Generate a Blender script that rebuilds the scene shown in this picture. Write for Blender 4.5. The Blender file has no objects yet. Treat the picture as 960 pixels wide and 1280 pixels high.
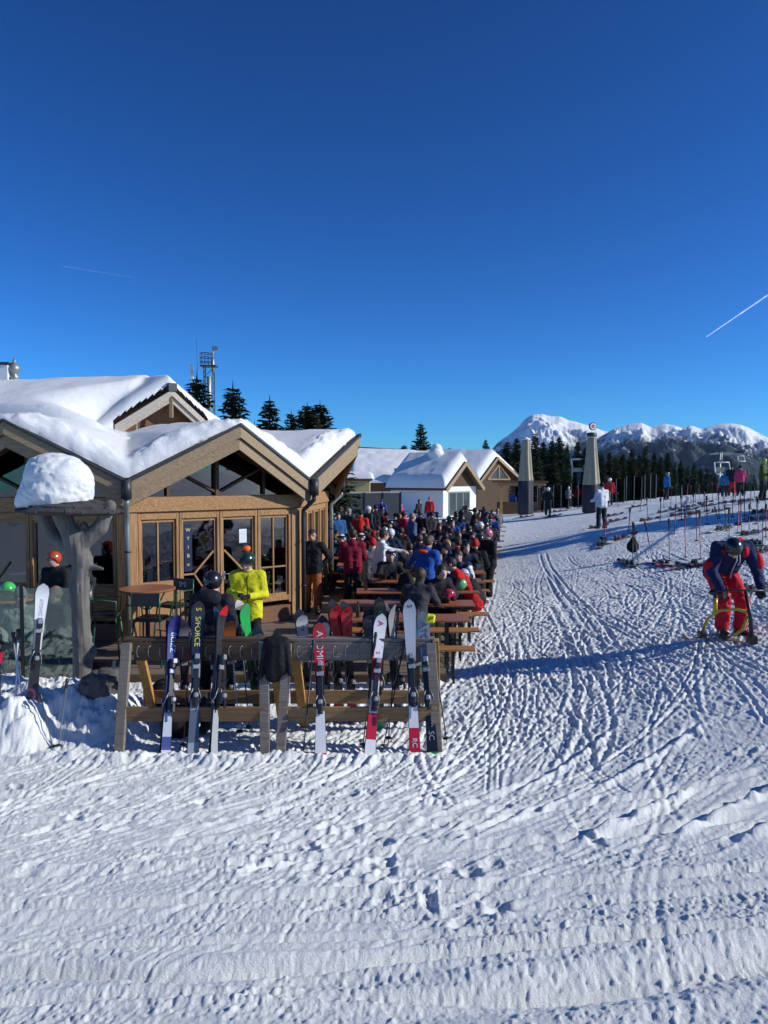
import bpy, math, random
import numpy as np
from mathutils import Vector, Matrix, Euler, Quaternion
random.seed(7)
rng = np.random.default_rng(11)
R = math.radians
scene = bpy.context.scene
COL = scene.collection

# ------------------------------------------------------------------ camera maths
FPX, CX, CY, CAMZ, PITCH = 961.0, 480.0, 640.0, 3.0, R(2.7)
def ray(px, py):
    u, v = (px - CX) / FPX, (CY - py) / FPX
    c, s = math.cos(PITCH), math.sin(PITCH)
    return Vector((u, c + v * s, -s + v * c))
def at(px, py, Y):
    d = ray(px, py)
    return Vector((0, 0, CAMZ)) + d * (Y / d.y)
def X_at(px, Y):
    return (px - CX) / FPX * Y * 1.0

# ------------------------------------------------------------------ numpy noise
def _h(ix, iy, iz, seed):
    n = (ix.astype(np.int64) * 374761393 + iy.astype(np.int64) * 668265263 + iz.astype(np.int64) * 2147483647 + seed * 974711) & 0xFFFFFFFF
    n = ((n ^ (n >> 13)) * 1274126177) & 0xFFFFFFFF
    n = ((n ^ (n >> 16)) * 2246822519) & 0xFFFFFFFF
    return ((n ^ (n >> 15)) & 0xFFFF) / 65535.0
def vn2(x, y, seed=0):
    x = np.asarray(x, float); y = np.asarray(y, float)
    x0 = np.floor(x); y0 = np.floor(y); fx = x - x0; fy = y - y0
    fx = fx * fx * fx * (fx * (fx * 6 - 15) + 10); fy = fy * fy * fy * (fy * (fy * 6 - 15) + 10)
    z = np.zeros_like(x0)
    a = _h(x0, y0, z, seed); b = _h(x0 + 1, y0, z, seed); c = _h(x0, y0 + 1, z, seed); d = _h(x0 + 1, y0 + 1, z, seed)
    return (a + (b - a) * fx) * (1 - fy) + (c + (d - c) * fx) * fy
def fbm2(x, y, oct=4, seed=0, gain=0.5):
    s = 0.0; a = 1.0; t = 0.0
    for o in range(oct):
        s = s + a * vn2(x * 2 ** o + 17.3 * o, y * 2 ** o - 9.1 * o, seed + o); t += a; a *= gain
    return s / t
def vn3(p, seed=0):
    f0 = np.floor(p); f = p - f0; f = f * f * (3 - 2 * f)
    r = 0.0
    for i in (0, 1):
        for j in (0, 1):
            for k in (0, 1):
                w = (f[:, 0] if i else 1 - f[:, 0]) * (f[:, 1] if j else 1 - f[:, 1]) * (f[:, 2] if k else 1 - f[:, 2])
                r = r + w * _h(f0[:, 0] + i, f0[:, 1] + j, f0[:, 2] + k, seed)
    return r

# ------------------------------------------------------------------ objects
def tag(o, label=None, cat=None, group=None, kind=None):
    if label: o['label'] = label
    if cat: o['category'] = cat
    if group: o['group'] = group
    if kind: o['kind'] = kind
    return o
def thing(name, label, cat, loc=(0, 0, 0), rotz=0.0, group=None):
    o = bpy.data.objects.new(name, None); COL.objects.link(o)
    o.empty_display_size = 0.2
    o.location = loc; o.rotation_euler = (0, 0, rotz)
    return tag(o, label, cat, group)
def link(name, me, mats=None, parent=None, loc=None, rot=None):
    o = bpy.data.objects.new(name, me); COL.objects.link(o)
    if mats is not None and not me.materials:
        for m in (mats if isinstance(mats, (list, tuple)) else [mats]): me.materials.append(m)
    if parent is not None: o.parent = parent
    if loc is not None: o.location = loc
    if rot is not None: o.rotation_euler = rot
    return o
def dup(root, loc, rotz=None, label=None, rot=None, scale=None):
    def cp(o, parent):
        c = o.copy(); COL.objects.link(c)
        if parent is not None: c.parent = parent
        for ch in list(o.children): cp(ch, c)
        return c
    r = cp(root, None)
    r.location = loc
    if rotz is not None: r.rotation_euler = (0, 0, rotz)
    if rot is not None: r.rotation_euler = rot
    if scale is not None: r.scale = scale
    if label: r['label'] = label
    return r
def np_mesh(name, V, Fc, mi=None, smooth=True):
    V = np.asarray(V, np.float32)
    me = bpy.data.meshes.new(name)
    Fc = np.asarray(Fc, np.int32); n = Fc.shape[1]
    me.vertices.add(len(V)); me.vertices.foreach_set('co', V.ravel())
    me.loops.add(Fc.size); me.loops.foreach_set('vertex_index', Fc.ravel())
    me.polygons.add(len(Fc))
    me.polygons.foreach_set('loop_start', np.arange(len(Fc), dtype=np.int32) * n)
    me.polygons.foreach_set('loop_total', np.full(len(Fc), n, np.int32))
    if mi is not None: me.polygons.foreach_set('material_index', np.asarray(mi, np.int32))
    me.polygons.foreach_set('use_smooth', np.full(len(Fc), smooth, bool))
    me.update(calc_edges=True); me.validate()
    return me

class MB:
    def __init__(s): s.v = []; s.f = []; s.m = []; s.sm = []
    def add(s, vs, fs, m=0, smooth=False):
        o = len(s.v); s.v += [Vector(v) for v in vs]
        for f in fs: s.f.append([i + o for i in f]); s.m.append(m); s.sm.append(smooth)
        return s
    def box(s, c, d, m=0, rot=None, bev=0.0):
        hx, hy, hz = d[0] / 2, d[1] / 2, d[2] / 2
        if bev <= 0 or bev * 2.2 > min(d):
            vs = [Vector((x, y, z)) for x in (-hx, hx) for y in (-hy, hy) for z in (-hz, hz)]
            fs = [(0, 1, 3, 2), (4, 6, 7, 5), (0, 4, 5, 1), (2, 3, 7, 6), (0, 2, 6, 4), (1, 5, 7, 3)]
        else:
            b = bev; vs = []; idx = {}
            for x in (-1, 1):
                for y in (-1, 1):
                    for z in (-1, 1):
                        for ax in range(3):
                            p = [x * hx, y * hy, z * hz]
                            for q in range(3):
                                if q != ax: p[q] -= (x, y, z)[q] * b
                            idx[(x, y, z, ax)] = len(vs); vs.append(Vector(p))
            fs = []
            for ax in range(3):
                o1, o2 = (ax + 1) % 3, (ax + 2) % 3
                for sg in (-1, 1):
                    q = []
                    for (a, c2) in ((-1, -1), (1, -1), (1, 1), (-1, 1)):
                        k = [0, 0, 0]; k[ax] = sg; k[o1] = a; k[o2] = c2; q.append(idx[(k[0], k[1], k[2], ax)])
                    fs.append(q if sg > 0 else q[::-1])
            for ax in range(3):
                o1, o2 = (ax + 1) % 3, (ax + 2) % 3
                for a in (-1, 1):
                    for c2 in (-1, 1):
                        q = []
                        for (sg, face) in ((-1, o1), (1, o1), (1, o2), (-1, o2)):
                            k = [0, 0, 0]; k[ax] = sg; k[o1] = a; k[o2] = c2; q.append(idx[(k[0], k[1], k[2], face)])
                        fs.append(q if a * c2 > 0 else q[::-1])
            for x in (-1, 1):
                for y in (-1, 1):
                    for z in (-1, 1):
                        q = [idx[(x, y, z, 0)], idx[(x, y, z, 1)], idx[(x, y, z, 2)]]
                        fs.append(q if x * y * z > 0 else q[::-1])
        M = rot if rot is not None else None
        out = []
        for v in vs:
            if M is not None: v = M @ v
            out.append(v + Vector(c))
        return s.add(out, fs, m)
    def beam(s, a, b, w, h, m=0, up=(0, 0, 1), bev=0.0, ext=0.0):
        a = Vector(a); b = Vector(b); d = b - a; L = d.length; z = d.normalized()
        upv = Vector(up); x = upv.cross(z)
        if x.length < 1e-4: x = Vector((1, 0, 0)).cross(z)
        x.normalize(); y = z.cross(x)
        M = Matrix((x, y, z)).transposed()
        return s.box((a + b) / 2, (w, h, L + 2 * ext), m, M, bev)
    def tube(s, pts, r, m=0, n=8, cap=True, smooth=True):
        pts = [Vector(p) for p in pts]
        rs = r if isinstance(r, (list, tuple)) else [r] * len(pts)
        vs = []; prev = None
        for i, p in enumerate(pts):
            d = (pts[min(i + 1, len(pts) - 1)] - pts[max(i - 1, 0)]).normalized()
            if prev is None:
                x = d.orthogonal().normalized()
            else:
                x = (prev - d * prev.dot(d)).normalized()
            prev = x; y = d.cross(x)
            for k in range(n):
                a = 2 * math.pi * k / n; vs.append(p + (x * math.cos(a) + y * math.sin(a)) * rs[i])
        fs = [(i * n + k, i * n + (k + 1) % n, (i + 1) * n + (k + 1) % n, (i + 1) * n + k) for i in range(len(pts) - 1) for k in range(n)]
        s.add(vs, fs, m, smooth)
        if cap:
            o = len(s.v) - len(vs)
            s.f.append([o + k for k in range(n)][::-1]); s.m.append(m); s.sm.append(False)
            s.f.append([o + (len(pts) - 1) * n + k for k in range(n)]); s.m.append(m); s.sm.append(False)
        return s
    def lathe(s, prof, c=(0, 0, 0), m=0, n=16, smooth=True, fn=None):
        c = Vector(c); vs = []
        for (r, z) in prof:
            for k in range(n):
                a = 2 * math.pi * k / n; rr = r * (fn(a, z) if fn else 1); vs.append(c + Vector((rr * math.cos(a), rr * math.sin(a), z)))
        fs = [(i * n + k, i * n + (k + 1) % n, (i + 1) * n + (k + 1) % n, (i + 1) * n + k) for i in range(len(prof) - 1) for k in range(n)]
        s.add(vs, fs, m, smooth)
        o = len(s.v) - len(vs)
        s.f.append([o + k for k in range(n)][::-1]); s.m.append(m); s.sm.append(False)
        s.f.append([o + (len(prof) - 1) * n + k for k in range(n)]); s.m.append(m); s.sm.append(False)
        return s
    def prism(s, poly, h, M=None, m=0):
        """polygon (x,y) list extruded 0..h in z, then transformed"""
        n = len(poly); vs = [Vector((p[0], p[1], 0)) for p in poly] + [Vector((p[0], p[1], h)) for p in poly]
        if M is not None: vs = [M @ v for v in vs]
        fs = [list(range(n))[::-1], list(range(n, 2 * n))] + [(i, (i + 1) % n, n + (i + 1) % n, n + i) for i in range(n)]
        return s.add(vs, fs, m)
    def xform(s, M):
        s.v = [M @ v for v in s.v]; return s
    def mesh(s, name):
        me = bpy.data.meshes.new(name)
        me.from_pydata([tuple(v) for v in s.v], [], s.f)
        me.polygons.foreach_set('material_index', s.m)
        me.polygons.foreach_set('use_smooth', s.sm)
        me.update(); return me
    def build(s, name, mats, parent=None, loc=None, rot=None):
        return link(name, s.mesh(name), mats, parent, loc, rot)

# ------------------------------------------------------------------ materials
def nmat(name):
    m = bpy.data.materials.new(name); m.use_nodes = True
    nt = m.node_tree; b = nt.nodes['Principled BSDF']
    return m, nt, b
_MC = {}
def mat(name, col, rough=0.6, spec=0.5, metal=0.0, var=0.15, scale=8.0, bump=0.0, bscale=40.0, stretch=None, coat=0.0, hue=None):
    key = (name, tuple(col), rough, metal, var, scale, bump, bscale, stretch)
    if key in _MC: return _MC[key]
    m, nt, b = nmat(name); N = nt.nodes; L = nt.links
    tc = N.new('ShaderNodeTexCoord'); mp = N.new('ShaderNodeMapping')
    L.new(tc.outputs['Object'], mp.inputs['Vector'])
    if stretch: mp.inputs['Scale'].default_value = stretch
    nz = N.new('ShaderNodeTexNoise'); nz.inputs['Scale'].default_value = scale; nz.inputs['Detail'].default_value = 6; nz.inputs['Roughness'].default_value = 0.65
    L.new(mp.outputs['Vector'], nz.inputs['Vector'])
    cr = N.new('ShaderNodeValToRGB'); e = cr.color_ramp.elements
    e[0].position = 0.28; e[1].position = 0.72
    lo = [max(0, c * (1 - var)) for c in col]; hi = [min(1, c * (1 + var)) for c in col]
    if hue: hi = [min(1, a * b2) for a, b2 in zip(hi, hue)]
    e[0].color = (*lo, 1); e[1].color = (*hi, 1)
    L.new(nz.outputs['Fac'], cr.inputs['Fac']); L.new(cr.outputs['Color'], b.inputs['Base Color'])
    b.inputs['Roughness'].default_value = rough; b.inputs['Metallic'].default_value = metal
    b.inputs['Specular IOR Level'].default_value = spec
    if coat: b.inputs['Coat Weight'].default_value = coat; b.inputs['Coat Roughness'].default_value = 0.15
    if bump > 0:
        n2 = N.new('ShaderNodeTexNoise'); n2.inputs['Scale'].default_value = bscale; n2.inputs['Detail'].default_value = 4
        L.new(mp.outputs['Vector'], n2.inputs['Vector'])
        bp = N.new('ShaderNodeBump'); bp.inputs['Strength'].default_value = bump; bp.inputs['Distance'].default_value = 0.02
        L.new(n2.outputs['Fac'], bp.inputs['Height']); L.new(bp.outputs['Normal'], b.inputs['Normal'])
    _MC[key] = m
    return m
def wood(name, col, rough=0.65, axis=0, var=0.35, scale=3.0):
    st = [14, 14, 14]; st[axis] = 0.7
    return mat(name, col, rough, 0.3, 0.0, var, scale, 0.25, 6.0, tuple(st))
def cloth(col, rough=0.8):
    return mat('fabric', col, rough, 0.25, 0, 0.18, 6.0, 0.5, 22.0)
def snow_mat(name, bump=0.35, tint=(0.81, 0.825, 0.80), bs=30.0, bd=.03):
    m, nt, b = nmat(name); N = nt.nodes; L = nt.links
    tc = N.new('ShaderNodeTexCoord')
    n1 = N.new('ShaderNodeTexNoise'); n1.inputs['Scale'].default_value = 3.0; n1.inputs['Detail'].default_value = 8
    L.new(tc.outputs['Object'], n1.inputs['Vector'])
    cr = N.new('ShaderNodeValToRGB'); e = cr.color_ramp.elements
    e[0].position = 0.3; e[1].position = 0.7
    e[0].color = (tint[0] * .95, tint[1] * .955, tint[2] * .965, 1); e[1].color = (*tint, 1)
    L.new(n1.outputs['Fac'], cr.inputs['Fac']); L.new(cr.outputs['Color'], b.inputs['Base Color'])
    b.inputs['Roughness'].default_value = 0.55; b.inputs['Specular IOR Level'].default_value = 0.35
    n2 = N.new('ShaderNodeTexNoise'); n2.inputs['Scale'].default_value = bs; n2.inputs['Detail'].default_value = 10; n2.inputs['Roughness'].default_value = 0.78
    L.new(tc.outputs['Object'], n2.inputs['Vector'])
    bp = N.new('ShaderNodeBump'); bp.inputs['Strength'].default_value = bump; bp.inputs['Distance'].default_value = bd
    n3 = N.new('ShaderNodeTexNoise'); n3.inputs['Scale'].default_value = 95.0; n3.inputs['Detail'].default_value = 5; L.new(tc.outputs['Object'], n3.inputs['Vector'])
    sm = N.new('ShaderNodeMath'); sm.operation = 'MULTIPLY_ADD'; sm.inputs[1].default_value = .35; L.new(n3.outputs['Fac'], sm.inputs[0]); L.new(n2.outputs['Fac'], sm.inputs[2])
    L.new(sm.outputs[0], bp.inputs['Height']); L.new(bp.outputs['Normal'], b.inputs['Normal'])
    return m
def glass_mat(name, tint=(0.55, 0.6, 0.65), refl=0.16, wav=0.02, ior=1.5):
    m, nt, b = nmat(name); N = nt.nodes; L = nt.links
    N.remove(b); out = N['Material Output']
    tr = N.new('ShaderNodeBsdfTransparent'); tr.inputs['Color'].default_value = (*tint, 1)
    gl = N.new('ShaderNodeBsdfGlossy'); gl.inputs['Roughness'].default_value = 0.03; gl.inputs['Color'].default_value = (0.9, 0.95, 1, 1)
    fr = N.new('ShaderNodeFresnel'); fr.inputs['IOR'].default_value = ior
    ad = N.new('ShaderNodeMath'); ad.operation = 'ADD'; ad.inputs[1].default_value = refl; ad.use_clamp = True
    L.new(fr.outputs['Fac'], ad.inputs[0])
    tc = N.new('ShaderNodeTexCoord'); nz = N.new('ShaderNodeTexNoise'); nz.inputs['Scale'].default_value = 2.2
    L.new(tc.outputs['Object'], nz.inputs['Vector'])
    bp = N.new('ShaderNodeBump'); bp.inputs['Strength'].default_value = wav; bp.inputs['Distance'].default_value = 0.05
    L.new(nz.outputs['Fac'], bp.inputs['Height']); L.new(bp.outputs['Normal'], gl.inputs['Normal'])
    mx = N.new('ShaderNodeMixShader'); L.new(ad.outputs[0], mx.inputs['Fac']); L.new(tr.outputs[0], mx.inputs[1]); L.new(gl.outputs[0], mx.inputs[2])
    L.new(mx.outputs[0], out.inputs['Surface'])
    return m

M_SNOW = snow_mat('snow', .62)
M_ROOFSNOW = snow_mat('roof_snow', 0.5, (0.82, 0.82, 0.81), 7.0, .07)
M_LARCH = wood('larch_wood', (0.36, 0.20, 0.085), axis=2, var=.5)
M_LARCH_H = wood('larch_wood_level', (0.36, 0.20, 0.085), axis=0, var=.5)
M_BARGE = wood('weathered_board', (0.31, 0.225, 0.135), axis=0)
M_GREYWOOD = wood('silver_grey_wood', (0.20, 0.172, 0.142), axis=0)
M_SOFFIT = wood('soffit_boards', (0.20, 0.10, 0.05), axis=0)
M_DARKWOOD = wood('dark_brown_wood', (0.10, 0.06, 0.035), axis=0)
M_DECK = wood('deck_boards', (0.20, 0.155, 0.12), axis=0)
M_BENCH = wood('varnished_spruce', (0.42, 0.19, 0.06), 0.4, axis=0)
M_TABLE = wood('varnished_table_top', (0.33, 0.125, 0.05), 0.35, axis=0)
M_ORANGEWOOD = wood('honey_wood', (0.50, 0.26, 0.07), axis=2)
M_IRON = mat('dark_steel', (0.03, 0.032, 0.035), 0.45, 0.5, 0.6)
M_GREEN = mat('green_painted_steel', (0.02, 0.10, 0.05), 0.35, 0.5)
M_ZINC = mat('zinc_sheet', (0.30, 0.32, 0.30), 0.45, 0.5, 0.6)
M_BLACKM = mat('black_plastic', (0.015, 0.015, 0.017), 0.4)
M_FLASH = mat('dark_sheet_metal', (0.05, 0.052, 0.055), 0.5, 0.5, 0.5)
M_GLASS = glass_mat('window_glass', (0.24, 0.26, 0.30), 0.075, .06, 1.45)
M_SCREEN = glass_mat('screen_glass', (0.62, 0.75, 0.70), 0.06)
M_WHITEP = mat('white_paint', (0.78, 0.78, 0.78), 0.5)
M_PLASTER = mat('white_plaster', (0.70, 0.71, 0.72), 0.9, var=0.06, bump=0.2)
# ------------------------------------------------------------------ SDF bodies
def surface_nets(F, org, h):
    S = F < 0; nx, ny, nz = F.shape
    cnt = np.zeros((nx - 1, ny - 1, nz - 1), np.int8)
    cs = [(i, j, k) for i in (0, 1) for j in (0, 1) for k in (0, 1)]
    for (i, j, k) in cs: cnt += S[i:nx - 1 + i, j:ny - 1 + j, k:nz - 1 + k]
    act = (cnt > 0) & (cnt < 8)
    ijk = np.argwhere(act); idx = np.full(act.shape, -1, np.int64); idx[act] = np.arange(len(ijk))
    acc = np.zeros((len(ijk), 3)); n = np.zeros(len(ijk))
    for a in cs:
        for b in cs:
            if sum(abs(p - q) for p, q in zip(a, b)) == 1 and a < b:
                f0 = F[ijk[:, 0] + a[0], ijk[:, 1] + a[1], ijk[:, 2] + a[2]]; f1 = F[ijk[:, 0] + b[0], ijk[:, 1] + b[1], ijk[:, 2] + b[2]]
                m = (f0 < 0) != (f1 < 0); den = np.where(m, f0 - f1, 1); t = np.where(m, f0 / den, 0)
                acc += (np.array(a) + (np.array(b) - np.array(a)) * t[:, None]) * m[:, None]; n += m
    V = np.array(org) + h * (ijk + acc / n[:, None])
    Q = []
    for ax in range(3):
        o1, o2 = (ax + 1) % 3, (ax + 2) % 3
        sl0 = [slice(None)] * 3; sl1 = [slice(None)] * 3
        sl0[ax] = slice(0, -1); sl1[ax] = slice(1, None)
        m = S[tuple(sl0)] != S[tuple(sl1)]
        p = np.argwhere(m)
        ok = (p[:, o1] > 0) & (p[:, o2] > 0) & (p[:, o1] < F.shape[o1] - 1) & (p[:, o2] < F.shape[o2] - 1)
        p = p[ok]
        def cell(d1, d2):
            q = p.copy(); q[:, o1] += d1; q[:, o2] += d2; return idx[q[:, 0], q[:, 1], q[:, 2]]
        quad = np.stack([cell(-1, -1), cell(0, -1), cell(0, 0), cell(-1, 0)], 1)
        neg = S[p[:, 0], p[:, 1], p[:, 2]]
        quad[~neg] = quad[~neg][:, ::-1]
        Q.append(quad)
    return V, np.concatenate(Q)
def pr_d(p, P):
    k = p[0]
    if k == 'c':
        a, b, ra, rb = np.array(p[1]), np.array(p[2]), p[3], p[4]
        ab = b - a; L2 = max(ab @ ab, 1e-9); t = np.clip(((P - a) @ ab) / L2, 0, 1)
        return np.linalg.norm(P - a - t[..., None] * ab, axis=-1) - (ra + (rb - ra) * t)
    if k == 'e':
        c, r = np.array(p[1]), np.array(p[2]); Q = (P - c)
        if len(p) > 5 and p[5] is not None: Q = Q @ np.array(p[5])
        q = Q / r; l = np.linalg.norm(q, axis=-1); g = np.linalg.norm(q / r, axis=-1) + 1e-9
        return l * (l - 1) / g
def pr_bb(p, mg):
    if p[0] == 'c':
        a, b = np.array(p[1]), np.array(p[2]); r = max(p[3], p[4]) + mg
        return np.minimum(a, b) - r, np.maximum(a, b) + r
    c = np.array(p[1]); r = np.max(p[2]) + mg
    return c - r, c + r
def pm(p): return p[5] if p[0] == 'c' else p[3]
def pk(p): return p[6] if p[0] == 'c' else p[4]
def C(a, b, ra, rb, m, k=0.03): return ('c', tuple(a), tuple(b), ra, rb, m, k)
def E(c, r, m, k=0.03, rot=None): return ('e', tuple(c), tuple(r), m, k, rot)
def sdf_mesh(name, prims, h, fold=0.0, seed=0, cut=None):
    lo = np.min([pr_bb(p, .06)[0] for p in prims], 0); hi = np.max([pr_bb(p, .06)[1] for p in prims], 0)
    n = np.ceil((hi - lo) / h).astype(int) + 2
    F = np.full(n, 0.5, np.float64)
    for p in prims:
        a, b = pr_bb(p, .09); i0 = np.clip(np.floor((a - lo) / h).astype(int), 0, n - 1); i1 = np.clip(np.ceil((b - lo) / h).astype(int) + 1, 1, n)
        g = np.stack(np.meshgrid(*[lo[q] + h * np.arange(i0[q], i1[q]) for q in range(3)], indexing='ij'), -1)
        d = pr_d(p, g); k = pk(p)
        W = F[i0[0]:i1[0], i0[1]:i1[1], i0[2]:i1[2]]
        hh = np.clip(0.5 + 0.5 * (W - d) / k, 0, 1)
        W[...] = W + (d - W) * hh - k * hh * (1 - hh)
    if cut is not None:
        g = np.stack(np.meshgrid(*[lo[q] + h * np.arange(n[q]) for q in range(3)], indexing='ij'), -1)
        F = np.maximum(F, cut(g))
    V, Q = surface_nets(F, lo, h)
    if fold > 0:
        wv = V + .06 * (np.stack([vn3(V * 7, seed + 5), vn3(V * 7, seed + 6), vn3(V * 7, seed + 7)], 1) - .5); nn = (1 - np.abs(vn3(wv * np.array([11, 11, 17.0]), seed) - .5) * 2) * .65 + vn3(V * 33.0, seed + 3) * .35 - .55
        g = np.zeros_like(V)
        i = np.clip(((V - lo) / h).astype(int), 1, n - 2)
        for q in range(3):
            e = np.zeros(3, int); e[q] = 1
            ip = i + e; im = i - e
            g[:, q] = F[ip[:, 0], ip[:, 1], ip[:, 2]] - F[im[:, 0], im[:, 1], im[:, 2]]
        g /= np.linalg.norm(g, axis=1)[:, None] + 1e-9
        fm = np.array([0 if pm(p) in (2, 4) else 1 for p in prims])
        V = V + g * (nn * fold)[:, None]
    D = np.stack([pr_d(p, V) for p in prims], 1)
    vm = np.array([pm(p) for p in prims])[np.argmin(D, 1)]
    fm = np.array([np.bincount(r).argmax() for r in vm[Q]])
    return np_mesh(name, V, Q, fm)

# slots: 0 jacket 1 trousers 2 skin 3 boots 4 gloves 5 accent
def hand_prims(w, d, side, m, fine):
    """w wrist point, d unit direction of the hand"""
    w = Vector(w); d = Vector(d).normalized()
    if not fine: return [C(w, w + d * .11, .042, .035, m, .02)]
    lat = d.cross(Vector((0, 0, 1)))
    if lat.length < .2: lat = d.cross(Vector((0, 1, 0)))
    lat.normalize(); nor = lat.cross(d).normalized()
    if nor.z > 0: nor = -nor
    out = []
    palm = w + d * .05
    out += [C(w - d * .01, palm + lat * .018, .036, .030, m, .012), C(w - d * .01, palm - lat * .018, .036, .030, m, .012)]
    for q, L in ((-1.5, .058), (-.5, .072), (.5, .076), (1.5, .066)):
        a = palm + lat * (q * .0235) + d * .022
        b = a + d * L * .55 + nor * .012; c = b + d * L * .28 + nor * L * .5
        out += [C(a, b, .0135, .0125, m, .004), C(b, c, .0125, .0115, m, .004)]
    a = w + d * .03 + lat * side * .032; b = a + lat * side * .03 + d * .03 + nor * .012; c = b + d * .03 + nor * .02 - lat * side * .005
    out += [C(a, b, .017, .0145, m, .005), C(b, c, .0145, .013, m, .004)]
    return out
def body_prims(J, fine=False, bulk=1.0, accent=False, bare_arm=False, bare_hand=False, long_hem=0.0, thin=False):
    V3 = lambda k: Vector(J[k])
    P = []; b = bulk
    pel, che, nek, hed = V3('pelvis'), V3('chest'), V3('neck'), V3('head')
    sL, sR = V3('sL'), V3('sR'); ax = (sL - sR).normalized()
    up = (che - pel).normalized()
    for s in (-1, 1):
        P.append(C(pel + ax * s * .065 + up * .02, che + ax * s * .085, .128 * b, .122 * b, 0, .05))
        P.append(C(pel + ax * s * .075 - up * (.05 + long_hem), pel + ax * s * .075 + up * .1, .135 * b, .13 * b, 0, .04))
    P.append(C(che + up * .02, nek - up * .03, .11 * b, .075, 0, .05))
    P.append(C(sL, sR, .083 * b, .083 * b, 0, .05))
    P.append(C(nek - (hed - nek) * .25, nek + (hed - nek) * .1, .075, .068, 0, .02))
    P.append(C(nek, hed, .052, .055, 2, .02))
    fd = Vector(J.get('face', (0, -1, 0))).normalized(); hu = (hed - nek).normalized()
    hu = (hu - fd * hu.dot(fd)).normalized(); lx = hu.cross(fd).normalized()
    rot = np.array([lx, fd, hu]).T
    P.append(E(hed + hu * .03, (.076, .093, .098), 2, .02, rot))
    P.append(E(hed - hu * .045 + fd * .022, (.056, .066, .068), 2, .03, rot))
    P.append(C(hed + fd * .088 + hu * .012, hed + fd * .104 - hu * .022, .010, .016, 2, .012))
    if fine:
        for s in (-1, 1):
            P.append(E(hed + lx * s * .078 - hu * .005, (.012, .02, .032), 2, .01, rot))
            P.append(E(hed + lx * s * .03 + fd * .078 + hu * .018, (.014, .012, .010), 4, .003, rot))
        P.append(C(hed + fd * .083 - hu * .056 + lx * .018, hed + fd * .083 - hu * .056 - lx * .018, .008, .008, 6, .004))
    for s, S, El, Wr in ((1, 'sL', 'eL', 'wL'), (-1, 'sR', 'eR', 'wR')):
        S, El, Wr = V3(S), V3(El), V3(Wr)
        t = .8 if thin else 1.0
        P.append(C(S, El, .078 * b * t, .064 * b * t, 5 if accent else 0, .035))
        m2 = 2 if bare_arm else 0
        r1, r2 = (.043, .033) if bare_arm else (.062 * b * t, .05 * b * t)
        P.append(C(El, Wr, r1, r2, m2, .025))
        d = V3('h' + S_[0]) if False else (Wr - El).normalized()
        if ('hL' if s > 0 else 'hR') in J: d = Vector(J['hL' if s > 0 else 'hR'])
        P += hand_prims(Wr + (Wr - El).normalized() * .01, d, s, 2 if bare_hand else 4, fine)
    for hp, kn, an, to in (('pL', 'kL', 'aL', 'tL'), ('pR', 'kR', 'aR', 'tR')):
        hp, kn, an, to = V3(hp), V3(kn), V3(an), V3(to)
        P.append(C(hp, kn, .108 * b, .083 * b, 1, .035))
        P.append(C(kn, an + (kn - an) * .18, .083 * b, .082 * b, 1, .03))
        P.append(C(an + (kn - an) * .35, an, .070, .062, 3, .02))
        fdr = (to - an); fdr.z = 0
        P.append(C(an - Vector((0, 0, .035)) - fdr * .22, to, .056, .05, 3, .03))
    return P
def J_stand(arms='down', walk=0.0, lean=0.0, face=(0, -1, 0), twist=0.0, headz=0.0):
    J = dict(pelvis=(0, 0, .96), chest=(0, -lean * .5, 1.30), neck=(0, .01 - lean * .8, 1.475), head=(0, -.025 - lean, 1.62 + headz),
             sL=(.19, -lean * .7, 1.41), sR=(-.19, -lean * .7, 1.41),
             pL=(.09, 0, .92), pR=(-.09, 0, .92), kL=(.11, -.03 - walk * .5, .50), kR=(-.11, -.03 + walk * .35, .50),
             aL=(.125, .02 - walk, .10), aR=(-.125, .02 + walk, .10), tL=(.15, -.17 - walk, .052), tR=(-.15, -.17 + walk, .052), face=face)
    A = dict(down=((.26, .03, 1.12), (.27, -.06, .87)), front=((.25, -.02, 1.13), (.09, -.27, 1.10)), pocket=((.31, .07, 1.14), (.2, -.08, .97)),
             poles=((.27, -.05, 1.12), (.25, -.30, 1.06)), reach=((.25, -.27, 1.30), (.18, -.54, 1.26)), phone=((.22, -.1, 1.13), (.08, -.26, 1.34)),
             cross=((.25, -.06, 1.12), (-.08, -.22, 1.14)), hip=((.36, .05, 1.16), (.2, -.02, 1.0)))
    a = arms if isinstance(arms, (tuple, list)) else (arms, arms)
    for s, q, x in (('L', a[0], 1), ('R', a[1], -1)):
        e, w = A[q]
        J['e' + s] = (e[0] * x, e[1] - lean * .6, e[2]); J['w' + s] = (w[0] * x, w[1] - lean * .6, w[2])
    return J
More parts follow.
